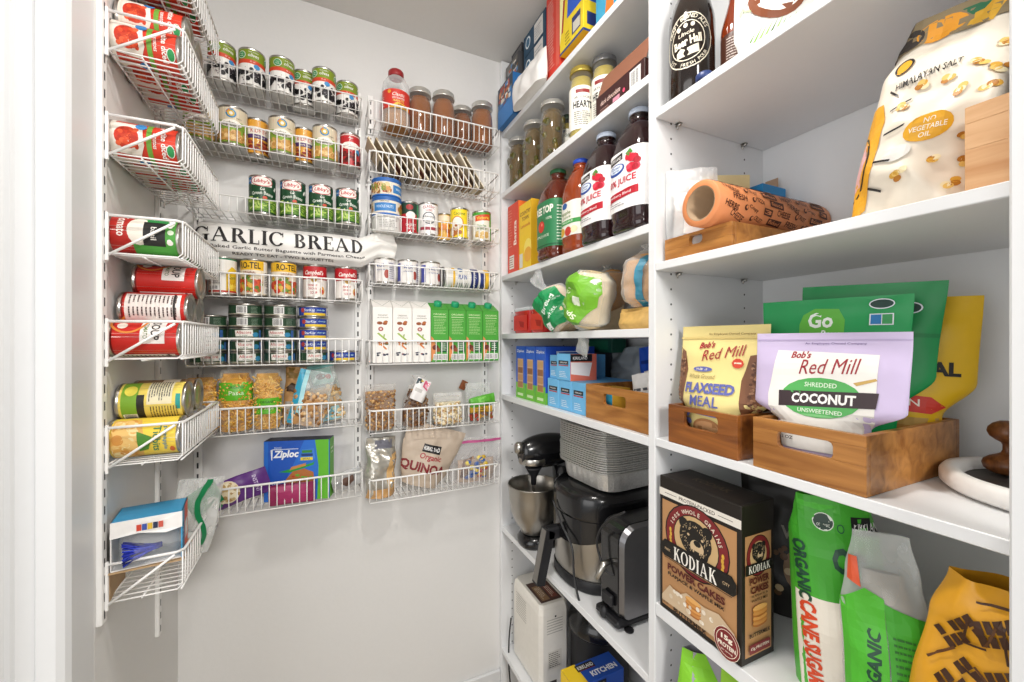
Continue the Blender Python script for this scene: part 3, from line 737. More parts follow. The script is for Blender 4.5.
# row five: cartons
def drink_carton(w, d, h, m, cap, front, side):
    t = thing('drink_carton', None, None)
    mb = MB(); hb = h * .87
    mb.box(-w / 2, -d / 2, 0, w / 2, d / 2, hb, m, .001)
    # sloped front roof with folded ears
    mb.add([(-w / 2, -d / 2, hb), (w / 2, -d / 2, hb), (w / 2, d / 2, hb), (-w / 2, d / 2, hb), (-w / 2, d * .1, h), (w / 2, d * .1, h), (w / 2, d / 2, h), (-w / 2, d / 2, h)],
           [[0, 1, 5, 4], [1, 2, 6, 5], [3, 0, 4, 7], [2, 3, 7, 6], [4, 5, 6, 7]], m)
    def Sr(x, z): k = (z - hb) / (h - hb); return (x, -d / 2 + d * .6 * k, z)
    mb.ink(Sr, [('p', [(-w * .48, h - .002), (-w * .46, h - .002), (.0007, hb + .004), (-.0007, hb + .004)], '#7d8a78'), ('p', [(w * .46, h - .002), (w * .48, h - .002), (.0007, hb + .004), (-.0007, hb + .004)], '#7d8a78')], cell=None)
    mb.ink(S_front(w, d, h), front, cell=None); mb.ink(S_right(w, d, h), side, cell=None)
    mb.build('carton_body', t)
    if cap:
        c = MB(); c.X = Matrix.Translation((0, -d * .15, hb + (h - hb) * .6)) @ Matrix.Rotation(.4, 4, 'X')
        c.lathe([(.0125, -.004), (.0135, .0), (.0135, .014), (.012, .0155), (.0005, .0155)], cap, 18); c.build('cap', t)
    return t
w, d, h = .0605, .088, .205
oat = [T('ORGANIC', 0, .152, .005, '#7a766c', w=.03), T('oat & almond', 0, .145, .004, '#7a766c', w=.034)] + specks(5, -.02, .02, .118, .14, .0075, ['#b5642b', '#8f4a1f', '#c87b3d'], 1, .6) + [('e', -.006, .108, .008, .007, '#9c3a33'), ('e', -.006, .108, .004, .0035, '#e8d0c8'),
      ('p', [(-.018, .094), (-.012, .096), (.014, .074), (.008, .072)], '#9bb84f'), ('p', [(.002, .09), (.007, .092), (.004, .076)], '#7f9f3a')] + specks(6, -.02, .02, .054, .07, .005, ['#5d6b36', '#b5642b', '#d98a44'], 2, .6) + [('p', [(-.008, .058), (-.002, .06), (.014, .044), (.01, .042)], '#d9823c')] + specks(8, -.022, .022, .02, .036, .0045, ['#2f3550', '#7d2a35', '#4a5a2c', '#23283e'], 3, .6)
t = drink_carton(w, d, h, M('#efece7', .45), None, oat, []); CANROOT['oat'] = [t, False, 0, 0]
grn = [T('ORGANIC', 0, .16, .006, '#d7e8b8', w=.044), ('r', -.022, .15, .022, .152, '#d7e8b8')] + lines(-.02, .022, .092, .146, 10, '#a9d28a', 4) + [('p', [(-.03, .0), (-.03, .086), (-.022, .078), (-.012, .05), (-.016, .03)], '#d98a52'), ('e', -.015, .048, .011, .009, '#6a2f1f'), ('e', -.006, .04, .009, .007, '#8c4a2a'), ('r', .0, .032, .026, .072, '#1f5d34')] + lines(.003, .024, .036, .07, 5, '#e8f0dc', 6) + barcode(-.022, .026, .006, .026)
t = drink_carton(w, d, h * .985, M('#4aa03a', .45), M('#1f9a6a', .4), grn, []); CANROOT['veg'] = [t, False, 0, 0]
x0 = .178
for i in range(7):
    k = 'oat' if i < 3 else 'veg'
    la = ('white carton with nut and leaf pictures, %s of the three' % ['left one', 'middle one', 'right one'][i]) if i < 3 else ('green carton with a green screw cap, %s of the four' % ['leftmost', 'second from left', 'third from left', 'rightmost'][i - 3])
    place(k, (x0 + i * .0618, 1.3925, RFL[4] + FLO), .0, la, 'carton', 'white cartons' if i < 3 else 'green cartons')
# ================================================================== cans lying on the left wall baskets
R = .0375; H = .112
tomato_art = lambda dx: [('p', [(dx - .03, .012), (dx + .03, .012), (dx + .034, .05), (dx + .012, .058), (dx - .03, .054)], '#efe8dc'), ('e', dx, .032, .021, .018, '#c8371f')] + specks(46, dx - .021, dx + .021, .015, .05, .0036, ['#dd4f2a', '#b83019', '#e8653c', '#c73f20'], 17) + \
    [('e', dx - .026, .052, .009, .009, '#3b86c4'), ('e', dx + .016, .098, .0115, .007, '#2d8f4e'), ('o', dx + .016, .098, .0115, .007, .0012, '#f4efe8')]
make_can('diced', R, H, '#d33c26', [('r', -.118, .006, .118, .012, '#e9e2d4'), band(R, .061, .069, '#6fa33c')] + [it for dx in (-.075, 0, .075) for it in tomato_art(dx) + [T('petite diced', dx, .087, .0125, '#f4eee8', w=.062), T('tomatoes', dx, .0745, .006, '#f4eee8', w=.03)]], name='tomato_can')
R = .0345
make_can('red_soup', R, H, '#c8271f', [('r', -.118, .006, .118, .009, '#7d1a16')] + [it for dx in (-.078, .078) for it in (('r', dx - .03, .05, dx + .024, .088, '#efe9e4'), T('SOUP', dx - .004, .073, .014, '#2a2422', w=.042), T('TOMATO', dx - .004, .058, .007, '#5c7a3a', w=.036),
         ('e', dx - .014, .022, .008, .008, '#efe3d6'), ('o', dx - .03, .03, .034, .03, .004, '#e08a3c'))] + [('r', -.028, .012, .03, .1, '#efe6e0')] + lines(-.024, -.002, .016, .096, 12, '#54403e') + lines(.003, .026, .016, .096, 12, '#54403e', 3) + [('r', -.028, .088, .03, .092, '#2c2624')], name='soup_can')
R = .0375
make_can('green_tomato', R, H, '#b3271f', [band(R, .04, .106, '#4b9a3c'), ('e', .0, .05, .03, .018, '#efe8dc'), ('r', -.02, .056, .03, .09, '#242322'), ('r', -.05, .06, -.02, .1, '#2f8a46'), T('Tomato', -.01, .024, .014, '#f3e8df', w=.05), T('basil', .005, .072, .009, '#f0ece4', w=.026)] + specks(8, -.045, .03, .092, .104, .004, ['#f0ece4', '#d8e6cc'], 2) + barcode(-.1, -.07, .06, .09), name='tomato_can')
make_can('pineapple', R, H, '#efd04a', [('p', [(-.05, .008), (.05, .008), (.05, .05), (.0, .06), (-.05, .048)], '#e2b05a')] + specks(60, -.05, .05, .008, .05, .0075, ['#efc67a', '#d99848', '#f3dca0', '#e6ae5a'], 9) + [('p', [(-.02, .046), (.02, .05), (.016, .064), (-.008, .07)], '#4f8a2c'), T('Tidbits', -.004, .077, .012, '#2a7d58', w=.05), T('pineapple', -.004, .09, .008, '#3b86a4', w=.046),
          ('e', .02, .1, .007, .004, '#c9652c'), ('r', .05, .008, .09, .104, '#ece6d4')] + lines(.053, .087, .02, .1, 12), name='pineapple_can')
make_can('pineapple_green', R, H, '#f0d86a', [('r', -.06, .01, .06, .036, '#7fae36'), ('r', -.02, .034, .05, .046, '#2c2a26'), ('r', -.06, .05, -.0, .09, '#efe6c4'), ('r', -.02, .096, .012, .104, '#2a9a94'), ('e', -.03, .024, .012, .01, '#f0e25a')] + barcode(.02, .05, .012, .034) + lines(-.055, -.004, .052, .088, 9) + lines(.004, .05, .054, .1, 10, '#6a5a36', 2), name='pineapple_can')
make_can('dark_can', R, H, '#8a6a4a', [band(R, .05, .08, '#e6dcc6'), T('BROTH', 0, .065, .014, '#5a3a24', w=.05)], name='soup_can')
XC = WX + .0035
def lie(kind, y, z, spin, label, group, dx=0.):
    """a can lying with its axis out from the wall, its top end towards the room"""
    place(kind, (XC + dx, y, z), (spin, PI / 2, 0), label, 'can', group)
def lie2(kind, y, zf, k, spin, label, group, dx=0.):
    lie(kind, y, zf + .0042 + R + k, spin, label, group, dx)
# spin turns the label round the can's own axis: done in local space through the rotation order
def lie(kind, y, z, spin, label, group, dx=0.):
    m = Matrix.Rotation(PI / 2, 4, 'Y') @ Matrix.Rotation(spin, 4, 'Z')
    e = m.to_euler()
    place(kind, (XC + dx, y, z), (e.x, e.y, e.z), label, 'can', group)
def pile(fl, n, kinds, labels, group, y0=1.049, spins=None, dxs=None, extra=0.):
    """n cans on the floor of the basket, then one on top of each gap"""
    global R
    R = CANROOT[kinds[0]][2]; D = 2 * R + .0009; up = R * 1.7323 + .0006
    for i, (k, la) in enumerate(zip(kinds, labels)):
        sp = spins[i] if spins else 0; dx = dxs[i] if dxs else 0
        if i < n: lie2(k, y0 + i * D, fl, 0, sp, la, group, dx)
        elif i < 2 * n - 1: lie2(k, y0 + (i - n + .5) * D, fl, up + .001, sp, la, group, dx)
        else: lie2(k, y0 + D, fl, 2 * up + .002, sp, la, group, dx)
g = 'cans lying in the left wall baskets'
pile(WFL[0], 3, ['diced', 'diced', 'diced', 'diced'], ['red tomato can lying nearest in the topmost left basket', 'red tomato can lying second in the topmost left basket', 'red tomato can lying at the far end of the topmost left basket', 'red tomato can lying on top in the topmost left basket'], g, spins=[.2, .5, .1, .3])
pile(WFL[1], 3, ['diced', 'diced', 'diced', 'diced', 'diced'], ['red diced tomato can lying nearest in the second left basket', 'red tomato can lying in the middle of the second left basket', 'red tomato can lying at the far end of the second left basket', 'red tomato can on top at the near end, second left basket', 'red tomato can on top at the far end, second left basket'], g, spins=[.1, .7, .2, -.1, .4])
pile(WFL[2], 3, ['diced', 'diced', 'diced'], ['red diced tomato can lying nearest in the third left basket', 'red tomato can lying in the middle of the third left basket', 'red tomato can lying at the far end of the third left basket'], g, spins=[.05, .3, .6])
pile(WFL[3] + .002, 3, ['green_tomato', 'green_tomato', 'green_tomato'], ['red and green tomato can lying nearest on the white liner', 'red and green tomato can lying in the middle on the white liner', 'red and green tomato can lying farthest on the white liner'], g, spins=[-.2, .3, .9])
pile(WFL[4], 3, ['red_soup'] * 6, ['red soup can with white panel lying nearest, bottom of its pile', 'red soup can lying in the bottom middle of its pile', 'red soup can lying at the bottom far end of its pile', 'red soup can showing its white nutrition panel, on top near', 'red soup can lying on top at the far end of its pile', 'red soup can with white panel lying highest of its pile'], g, spins=[1.9, .4, 2.2, -.15, 2.0, 1.6], dxs=[0, 0, 0, .004, .004, .014])
pile(WFL[5], 3, ['pineapple', 'pineapple', 'pineapple', 'pineapple_green', 'dark_can'], ['yellow pineapple can lying nearest in the sixth left basket', 'yellow pineapple can lying in the middle of the sixth left basket', 'yellow pineapple can lying at the far end of the sixth left basket', 'green and yellow pineapple can lying on top of the pile', 'brown can lying on top behind the green and yellow can'], g, spins=[.1, .4, .2, .1, .3])
# ================================================================== soft packs, boxes on the baskets
FILM = clear_plastic()
def tr(o, loc, rz=0, roll=0, pitch=0):
    """place o: roll leans it sideways in its own plane, pitch leans it back, rz turns it"""
    m = Matrix.Rotation(rz, 4, 'Z') @ Matrix.Rotation(pitch, 4, 'X') @ Matrix.Rotation(roll, 4, 'Y')
    o.location = loc; o.rotation_euler = m.to_euler(); return o
def scatter_on(mb, B, n, size, cols, seed, z0=.02, z1=.9, shape='bit', in_=.0015, side=(-1,)):
    """food pieces lying just under the film of bag B"""
    r = random.Random(seed)
    for i in range(n):
        z = B.h * r.uniform(z0, z1); a = B.w / 2 * lerp(B.pw, z / B.h) * .93; x = a * r.uniform(-1, 1)
        sd = r.choice(side); p = B.pt(x, z, sd); p.y -= sd * in_
        m = M(r.choice(cols), .6, 0, .12); d = Vector((r.uniform(-1, 1), r.uniform(-.2, .2), r.uniform(-1, 1))).normalized(); l = size * r.uniform(.7, 1.2)
        if shape == 'tube': mb.tube([p - d * l, p + Vector((0, r.uniform(-.001, 0), 0)), p + d * l], size * .3, m, 5)
        elif shape == 'curl':
            e = d.cross(Vector((0, 1, 0))); mb.tube([p + d * l * k + e * size * .35 * math.sin(k * 6) for k in (-1, -.5, 0, .5, 1)], size * .27, m, 5)
        elif shape == 'bit': mb.ball(p, l * r.uniform(.6, 1), l * .5, l * r.uniform(.5, .9), m, 6, 4)
    return mb
def soft_bag(name, label, cat, w, h, d, m, ink=(), back=None, group=None, part='pouch', cell=.01, mb_extra=None, fill=None, **k):
    """a pouch that is one thing; fill = (part name, function(mb, Bag)) for contents seen through film"""
    off_ = k.pop('off', .0008); res = k.pop('res', (40, 46)); B = Bag(w, h, d, **k)
    if fill:
        t = thing(name, label, cat, group=group)
        f = MB(); fill[1](f, B); fo = f.build(fill[0], t); fo['kind'] = 'stuff'
        mb = MB(); B.mesh(mb, m, back, *res)
        if ink: mb.ink(B.S(), list(ink), cell=cell, off=off_)
        mb.build(part, t); return t, B
    mb = MB(); B.mesh(mb, m, back, *res)
    if ink: mb.ink(B.S(), list(ink), cell=cell, off=off_)
    return solo(mb, name, label, cat, group=group), B
def core(mb, B, m, k=.93, z0=0., z1=.9):
    """lumpy filling of bag B up to height z1"""
    C = Bag(B.w * k, B.h * (z1 - z0), B.d * k, B.pw, [(0, .8), (.5, 1), (.85, .8), (1, .15)], B.amp, B.fr, B.seed / 7.3 + 1, B.ex, (lambda p: (B.warp(p + Vector((0, 0, B.h * z0))) if B.warp else p + Vector((0, 0, B.h * z0)))))
    C.mesh(mb, m); return C

# --- long bag of garlic bread lying on the cans of the fourth basket
zt = LFL[3] + FLO + .106 + .001
def wg(p):
    k = max(0, (p.x - .12) / .15); k = min(1, k); return Vector((p.x, p.y * (1 - .72 * k) - .004 * k * math.sin(p.z * 160), p.z * (1 - .12 * k) + .036 * min(1, max(0, (p.x - .16) / .06))))
B = Bag(.55, .096, .085, pw=((0, .97), (.5, 1), (1, .96)), pd=((0, .35), (.2, .85), (.5, 1), (.8, .85), (1, .25)), amp=.006, freq=16, seed=3, ex=7, warp=wg, ridge=.002)
mb = MB(); B.mesh(mb, M('#eeece8', .4, 0, .02), nx=60, nz=16)
mb.ink(B.S(), [T('Baked Garlic Butter Baguette with Parmesan Cheese', -.03, .026, .0115, '#2e2a2a', w=.40), T('READY TO EAT - TWO BAGUETTES', -.05, .012, .006, '#4a4646', w=.26)], cell=.008, off=.0008)
ink_serif(mb, B.S(), 'GARLIC BREAD', -.052, .06, .041, .44, M('#201d1e', .5), off=.001)
solo(mb, 'bread_bag', 'long white bag reading GARLIC BREAD lying across the cans', 'bread bag', (-.045, 1.398, zt + .002), 0)

# --- sixth left basket: pasta and snack bags
def pasta(u, w, h, lab, band_, seed, cols, shape, Y=1.392):
    x = rowx(u, Y)
    def fill(mb, B):
        core(mb, B, M(cols[0], .6, 0, .25), .9, 0, .93); scatter_on(mb, B, 230, .0085, cols, seed, .03, .86, shape, .003)
    t, B = soft_bag('pasta_bag', lab, 'pasta bag', w, h, .062, clear_plastic('#fdf8ee', .05, .15), fill=('pasta', fill), part='film_bag', group='clear bags of pasta in the sixth basket', amp=.0035, seed=seed, pd=((0, .8), (.2, 1), (.7, .9), (.9, .45), (1, .06)), pw=((0, .92), (.3, 1), (.8, .97), (1, .82)))
    if band_:
        z0, z1 = band_; b = MB(); xs = lin_range(-1, 1, 18)
        G = lambda uu, z: B.pt(math.sin(PI / 2 * uu) * w / 2 * lerp(B.pw, z / h) * .985, z, -1) + Vector((0, -.0012, 0))
        b.sheet(G, xs, lin_range(z0, z1, 8), M('#5fb52a', .35))
        b.ink(lambda xx, z: B.pt(xx, z, -1) + Vector((0, -.0012, 0)), [T('ORGANIC', 0, (z0 + z1) / 2 + .012, .007, '#2f5d1c', w=w * .5), T('Pasta', 0, (z0 + z1) / 2 - .004, .012, '#d9ecc2', w=w * .42)], cell=.008)
        b.build('green_label', t)
    return tr(t, (x, Y, LFL[5] + FLO + .001), face_cam(x, Y), 0)
pc = ['#d99f3c', '#e6b452', '#c98a2c', '#eec46a']
pasta(201, .076, .165, 'clear bag of yellow pasta half behind the left baskets', None, 11, pc, 'curl')
pasta(236, .084, .175, 'clear bag of pasta with a high green band and dark folded top', (.088, .138), 12, pc, 'tube')
pasta(267.5, .074, .172, 'clear bag of pasta with a low green band, beside the kraft pouch', (.045, .09), 13, ['#dba545', '#e9bb5d', '#cf9436', '#f0cb78'], 'curl')
x = rowx(291, 1.40)
o, B = soft_bag('kraft_pouch', 'open brown kraft pouch with a blue corner between pasta and zip bags', 'pouch', .058, .175, .03, M('#b98d58', .6, 0, .12), [('p', [(-.034, .1), (-.012, .128), (.016, .112), (.034, .135), (.034, .11), (.01, .088), (-.01, .1)], '#4a3524'), ('r', -.036, .14, .02, .172, '#8a6a2c'), ('p', [(.018, .172), (.036, .174), (.036, .14)], '#2f5a86'), ('r', -.03, .01, .03, .07, '#b5b0a8')], amp=.006, seed=5, freq=30, ridge=.003)
tr(o, (x + .003, 1.428, LFL[5] + FLO + .001), .1, .06)
def chips(cols, n, seed): return lambda mb, B: (core(mb, B, M(cols[0], .7, 0, .3), .85, 0, .6), scatter_on(mb, B, n, .009, cols, seed, .05, .6, 'bit', .002))
x = rowx(309, 1.385)
t, B = soft_bag('zip_bag', 'clear zip bag of snacks with a teal strip down its left side', 'zip bag', .1, .165, .026, clear_plastic('#eaf3f3', .22, .15), fill=('snacks', chips(['#b98a56', '#d9ae78', '#8f6438', '#e6c79a'], 90, 4)), part='film_bag', amp=.005, seed=6, ridge=.002)
s_ = MB(); s_.sheet(lambda a, z: B.pt(-.049 + a * .015, z, -1) + Vector((0, -.002, 0)), lin_range(0, 1, 3), lin_range(.002, .163, 14), M('#2f9fc0', .35)); s_.sheet(lambda a, z: B.pt(-.034 + a * .012, z, -1) + Vector((0, -.0022, 0)), lin_range(0, 1, 3), lin_range(.03, .163, 14), M('#a9dbe2', .35)); s_.build('zip_strip', t)
tr(t, (x - .012, 1.368, LFL[5] + FLO + .004), .05, .24)
x = rowx(335, 1.4)
t, B = soft_bag('zip_bag', 'clear zip bag with teal top and brown picture leaning right', 'zip bag', .085, .185, .03, clear_plastic('#e4efe9', .25, .15), [('p', [(-.042, .17), (.042, .17), (.042, .184), (-.042, .184)], '#7fc0bd'), ('r', -.03, .12, .03, .168, '#a9cdc4'), ('e', -.002, .145, .014, .01, '#6b3a2c'), ('e', .018, .14, .008, .008, '#b5493a'), ('r', -.03, .004, .03, .045, '#a7d0d4')] + slivers(10, -.03, .03, .004, .045, .03, .002, ['#e6f0f0', '#6fa9b8'], 3),
         fill=('snacks', chips(['#c9a06a', '#e3c798', '#a67c48'], 70, 8)), part='film_bag', amp=.005, seed=7)
tr(t, (x - .006, 1.423, LFL[5] + FLO + .003), -.15, -.22 + .5 * 0)

# --- lowest left basket
w, d, h = .182, .05, .178
sand = [('p', [(-.089, 0), (.089, 0), (.089, h), (-.089, h)], '#2b6fd0'), ('p', [(-.079, h), (.02, h), (-.03, .06), (-.079, .02)], '#2459bd'), ('p', [(.056, 0), (.089, 0), (.089, h), (.05, h), (.06, .1)], '#62b52c'),
        ('p', [(-.07, .122), (-.072, .152), (-.066, .154), (.004, .154), (.004, .1525), (-.066, .152), (-.0675, .122)], '#e9f0fa'), T('Ziploc', -.03, .136, .028, '#f5f8fd', w=.068, sh=.2, b=1.8), T('BRAND', -.052, .158, .005, '#cfe0f6', w=.02),
        ('p', [(.009, .118), (.014, .15), (.048, .153), (.051, .122)], '#3f7fd6'), ('r', .014, .14, .042, .148, '#3d8a3a'), ('r', .012, .13, .044, .138, '#23407d'), ('p', [(.01, .118), (.044, .118), (.044, .127), (.01, .127)], '#e8d23a'), T('SEAL', .027, .1225, .005, '#2a3f7d', w=.022),
        ('p', [(-.05, .086), (.045, .11), (.05, .116), (.046, .104), (-.02, .083)], '#2f9c3e'), ('p', [(-.02, .09), (.025, .102), (.025, .11), (-.015, .1)], '#c98a4a'), ('p', [(-.03, .036), (.05, .036), (.046, .082), (.02, .094), (-.012, .086), (-.03, .064)], '#b5703a')] + specks(18, -.025, .045, .04, .082, .005, ['#8f4f24', '#d99a5c', '#c23f2c', '#6fae3a'], 2, .5) + [T('90 BAGS', -.058, .05, .006, '#cfe0f6', w=.026)]
mb = carton(w, d, h, M('#2b6fd0', .4), front=sand, right=[('r', -d / 2, 0, d / 2, h, '#5fae2c'), T('easy', .004, .145, .008, '#e9f5da', w=.026), T('open', .004, .133, .007, '#e9f5da', w=.022)], top=[('r', -w / 2, -d / 2, w / 2, d / 2, '#3b3f4a')])
x = rowx(299, 1.392)
solo(mb, 'sandwich_bag_box', 'blue and green box of sandwich bags standing in the lowest left basket', 'box', (x + .002, 1.395, LFL[6] + FLO + .001), -.26)
x = rowx(236, 1.38)
o, B = soft_bag('snack_pouch', 'purple pouch with a picture of oats, lying beside the blue bag box', 'pouch', .075, .15, .03, M('#5b2a7a', .35), [T('INSTANT', 0, .118, .01, '#d9c8e6', w=.05), ('e', -.004, .05, .03, .028, '#e6d8b8'), ('e', -.028, .02, .012, .01, '#b3202e'), ('e', .02, .022, .008, .008, '#2c8a54')] + specks(40, -.03, .022, .026, .076, .005, ['#cdb27d', '#f0e4c6', '#b8955c'], 4), amp=.003, seed=9)
tr(o, (x - .063, 1.378, LFL[6] + .037), .0, 1.28)
o, B = soft_bag('snack_pouch', 'magenta pouch lying on the basket floor under the blue bag box', 'pouch', .06, .12, .024, M('#8a1f4f', .4), [('r', -.025, .02, .025, .1, '#a12a5f')], amp=.003, seed=10)
tr(o, (x + .035, 1.362, LFL[6] + .034), -.3, 1.57)
tr(o, (-.135, 1.3525, LFL[6] + .033), -.02, 1.57)
def foil_fill(mb, B): core(mb, B, M('#5a4034', .6, 0, .5), .8, 0, .8)
t, B = soft_bag('snack_bag', 'crumpled clear and silver bag at the right end of the lowest left basket', 'bag', .055, .09, .05, clear_plastic('#eef0f2', .35, .1), fill=('contents', foil_fill), part='film_bag', amp=.008, seed=11, ridge=.004)
tr(t, (.03, 1.385, LFL[6] + .03), .1, 1.35)

# --- right column, sixth basket
def granola(cols, n, seed, z1=.75, sz=.006): return lambda mb, B: (core(mb, B, M(cols[0], .8, 0, .4, bump=1, scale=180), .9, 0, z1), scatter_on(mb, B, n, sz, cols, seed, .03, z1, 'bit', .001))
GR = 'clear bags in the sixth right basket'; z6 = RFL[5] + FLO + .001
x = rowx(381, 1.392)
t, B = soft_bag('granola_bag', 'clear bag of golden granola at the left end of its basket', 'bag', .10, .145, .08, clear_plastic('#f7f2ea', .1, .12), fill=('granola', granola(['#9a6c3c', '#b5854e', '#7d5228', '#caa068'], 200, 3, .85)), part='film_bag', group=GR, amp=.007, seed=21, ridge=.004, pd=((0, .8), (.4, 1), (.8, .8), (1, .15)))
tr(t, (x - .004, 1.392, z6), .1, .0)
x = rowx(412, 1.39)
t, B = soft_bag('granola_bag', 'clear bag of brown cereal tied with a pink and white tag', 'bag', .085, .17, .07, clear_plastic('#f3eee8', .1, .12), fill=('cereal', granola(['#6f4a2c', '#8a6038', '#54361e', '#a07848'], 180, 5, .72)), part='film_bag', group=GR, amp=.008, seed=22, ridge=.005, pw=((0, .95), (.4, 1), (.75, .7), (.88, .32), (1, .6)), pd=((0, .8), (.4, 1), (.75, .6), (.88, .3), (1, .3)))
tg = MB(); C = Bag(.05, .075, .02, amp=.006, seed=3, freq=40); C.mesh(tg, M('#ece9e8', .4), nx=10, nz=10); tg.ink(C.S(), [('p', [(.0, .05), (.024, .04), (.024, .07), (.004, .073)], '#e0688a'), ('e', .014, .055, .006, .007, '#f3b8c6'), ('p', [(-.024, .05), (-.006, .06), (-.006, .074), (-.024, .07)], '#3a4a52'), ('r', -.02, .028, .004, .04, '#c9c6c2'), ('p', [(-.01, .062), (.0, .066), (.0, .074), (-.01, .074)], '#d9b84a')], cell=.01)
tg.build('tag', t, (-.012, -.036, .088), (0, .35, 0))
tr(t, (x + .006, 1.395, z6), .1, .1)
x = rowx(446, 1.39)
t, B = soft_bag('pasta_bag', 'clear bag of pale pasta shells in the middle of the sixth right basket', 'bag', .10, .105, .07, clear_plastic('#f6f4f0', .2, .12), fill=('pasta', granola(['#e2cfa4', '#efe2c4', '#cfb583', '#b98f5e', '#f4ecd8'], 170, 7, .7, .008)), part='film_bag', group=GR, amp=.008, seed=23, ridge=.005)
tr(t, (x + .006, 1.39, z6), -.05, 0)
x = rowx(480, 1.40)
t, B = soft_bag('spice_bag', 'clear bag with green and yellow packs at the right end', 'bag', .095, .135, .065, clear_plastic('#f2f5f2', .15, .1), fill=('packs', lambda mb, B: (core(mb, B, M('#5b4a24', .6, 0, .5), .8, 0, .35), scatter_on(mb, B, 30, .01, ['#c9912e', '#b3402a', '#8a5a24'], 4, .05, .35), )), part='film_bag', group=GR, amp=.009, seed=24, ridge=.006)
C = Bag(.04, .095, .026, amp=.004, seed=8, freq=35); g = MB(); C.mesh(g, M('#58a834', .35)); g.ink(C.S(), [('r', -.015, .03, .015, .06, '#7cc456')], cell=.01); g.build('green_pack', t, (-.046, -.036, .064), (0, 1.4, 0))
g = MB(); C = Bag(.022, .085, .018, amp=.003, seed=5, freq=35); C.mesh(g, M('#c79a2f', .4)); g.ink(C.S(), [('r', -.008, .02, .008, .06, '#3a3222')], cell=.01); g.build('yellow_pack', t, (-.048, -.037, .043), (0, 1.57, 0))
tr(t, (x - .004, 1.398, z6), .0, -.02)
mb = MB(); L = Bag(.024, .034, .006, amp=.002, seed=2, freq=50); L.mesh(mb, M('#8a4a26', .6, 0, .2), nx=8, nz=8)
o = tr(solo(mb, 'paper_tag', 'small brown tag sticking up behind the clear bags', 'tag'), (rowx(462, 1.43), 1.437, z6 + .108), 0, .45)
# --- right column, lowest basket
z7 = RFL[6] + FLO + .001; x = rowx(378, 1.385)
def nuts(mb, B): core(mb, B, M('#a67f55', .7, 0, .4, bump=1, scale=120), .88, 0, .8)
t, B = soft_bag('foil_bag', 'crumpled silver and tan bag left of the quinoa bag', 'bag', .095, .19, .06, M('#c4c0b6', .26, .55, .12, bump=.5, scale=70), [('p', [(.012, .01), (.047, .01), (.047, .14), (.02, .13)], '#d3ab72'), ('r', -.02, .155, .035, .182, '#6d6d78'), ('r', -.045, .0, .045, .028, '#c79a64')], amp=.011, seed=31, freq=26, ridge=.005)
tr(t, (x + .004, 1.388, z7), .15, .04)
x = rowx(428, 1.385)
o, B = soft_bag('quinoa_bag', 'tan bag reading Organic QUINOA with a black name label', 'bag', .20, .20, .075, M('#bfae9c', .5, 0, .06), [('p', [(-.032, .112), (.03, .112), (.03, .138), (-.032, .138)], '#1c1a1b'), T('KIRKLAND', -.001, .125, .013, '#f2f0ee', w=.055), T('Organic', .002, .096, .024, '#a3343c', w=.074, sh=.2), T('QUINOA', -.014, .06, .036, '#7d1f26', w=.15, b=1.8)],
     amp=.005, seed=32, ridge=.003, pw=((0, .62), (.3, .85), (.7, 1), (1, 1.08)), pd=((0, .8), (.3, 1), (.7, .5), (.95, .1), (1, .05)))
tr(o, (x - .03, 1.383, z7 + .02), 0, .32)
x = rowx(470, 1.395)
def stuff2(mb, B):
    r = random.Random(3)
    core(mb, B, M('#b8a08a', .6, 0, .4), .7, 0, .5)
    for i in range(26):
        p = B.pt(r.uniform(-.045, .03), r.uniform(.02, .085), -1); p.y += .006; mb.ball(p, .011, .007, .009, M(r.choice(['#d9b82f', '#c7a224', '#e6cf5a', '#3b5fa3', '#b5482f']), .5), 7, 5)
    for i in range(7):
        p = B.pt(-.062 + i * .005, .02 + .002 * i, -1); p.y += .006; mb.tube([p, p + Vector((.012, 0, .06))], .004, M(r.choice(['#8a6a54', '#a38974', '#6d5040']), .6), 6)
t, B = soft_bag('zip_bag', 'large clear zip bag with pink zipper and yellow packets inside', 'zip bag', .20, .155, .07, clear_plastic('#f4f2f4', .13, .1), fill=('packets', stuff2), part='film_bag', amp=.006, seed=33, ridge=.004, pd=((0, .8), (.35, 1), (.8, .35), (1, .06)))
s_ = MB(); s_.sheet(lambda a, q: B.pt(a, .138 + q * .008, -1) + Vector((0, -.0025, 0)), lin_range(-.097, .097, 24), [0, .5, 1], M('#c35a8e', .35)); s_.build('zipper', t)
tr(t, (x + .022, 1.40, z7), .05, .03)

# --- lowest left wall basket: open box and a clear bag
t = thing('glove_box', 'open blue and white carton with crumpled plastic and a blue brush inside', 'box')
w, d, h = .105, .085, .092; mb = MB(); wl = M('#e9e7e4', .5); bl = M('#3f9fd0', .4); k = .002
mb.box(-w / 2, -d / 2, 0, w / 2, d / 2, k, wl, .0004); mb.box(-w / 2, -d / 2, 0, -w / 2 + k, d / 2, h, wl, .0004); mb.box(w / 2 - k, -d / 2, 0, w / 2, d / 2, h, bl, .0004); mb.box(-w / 2, d / 2 - k, 0, w / 2, d / 2, h, wl, .0004); mb.box(-w / 2, -d / 2, h - k, w / 2, d / 2, h, bl, .0004)
mb.add([(-w / 2, -d / 2, h), (w / 2, -d / 2, h), (w / 2, -d / 2 - .002, h - .03), (.028, -d / 2 - .006, h - .034), (-.01, -d / 2 - .004, h - .026), (-w / 2, -d / 2 - .002, h - .03)], [[0, 5, 4, 3, 2, 1]], wl)
mb.ink(lambda x, z: (x, -d / 2 - .0035, z), [('r', -.015 + i * .008, h - .022, -.008 + i * .008, h - .01, c) for i, c in enumerate(('#c8442f', '#3a4fa0', '#d9b23a', '#2b3350', '#c85a4a'))], cell=None, off=.002)
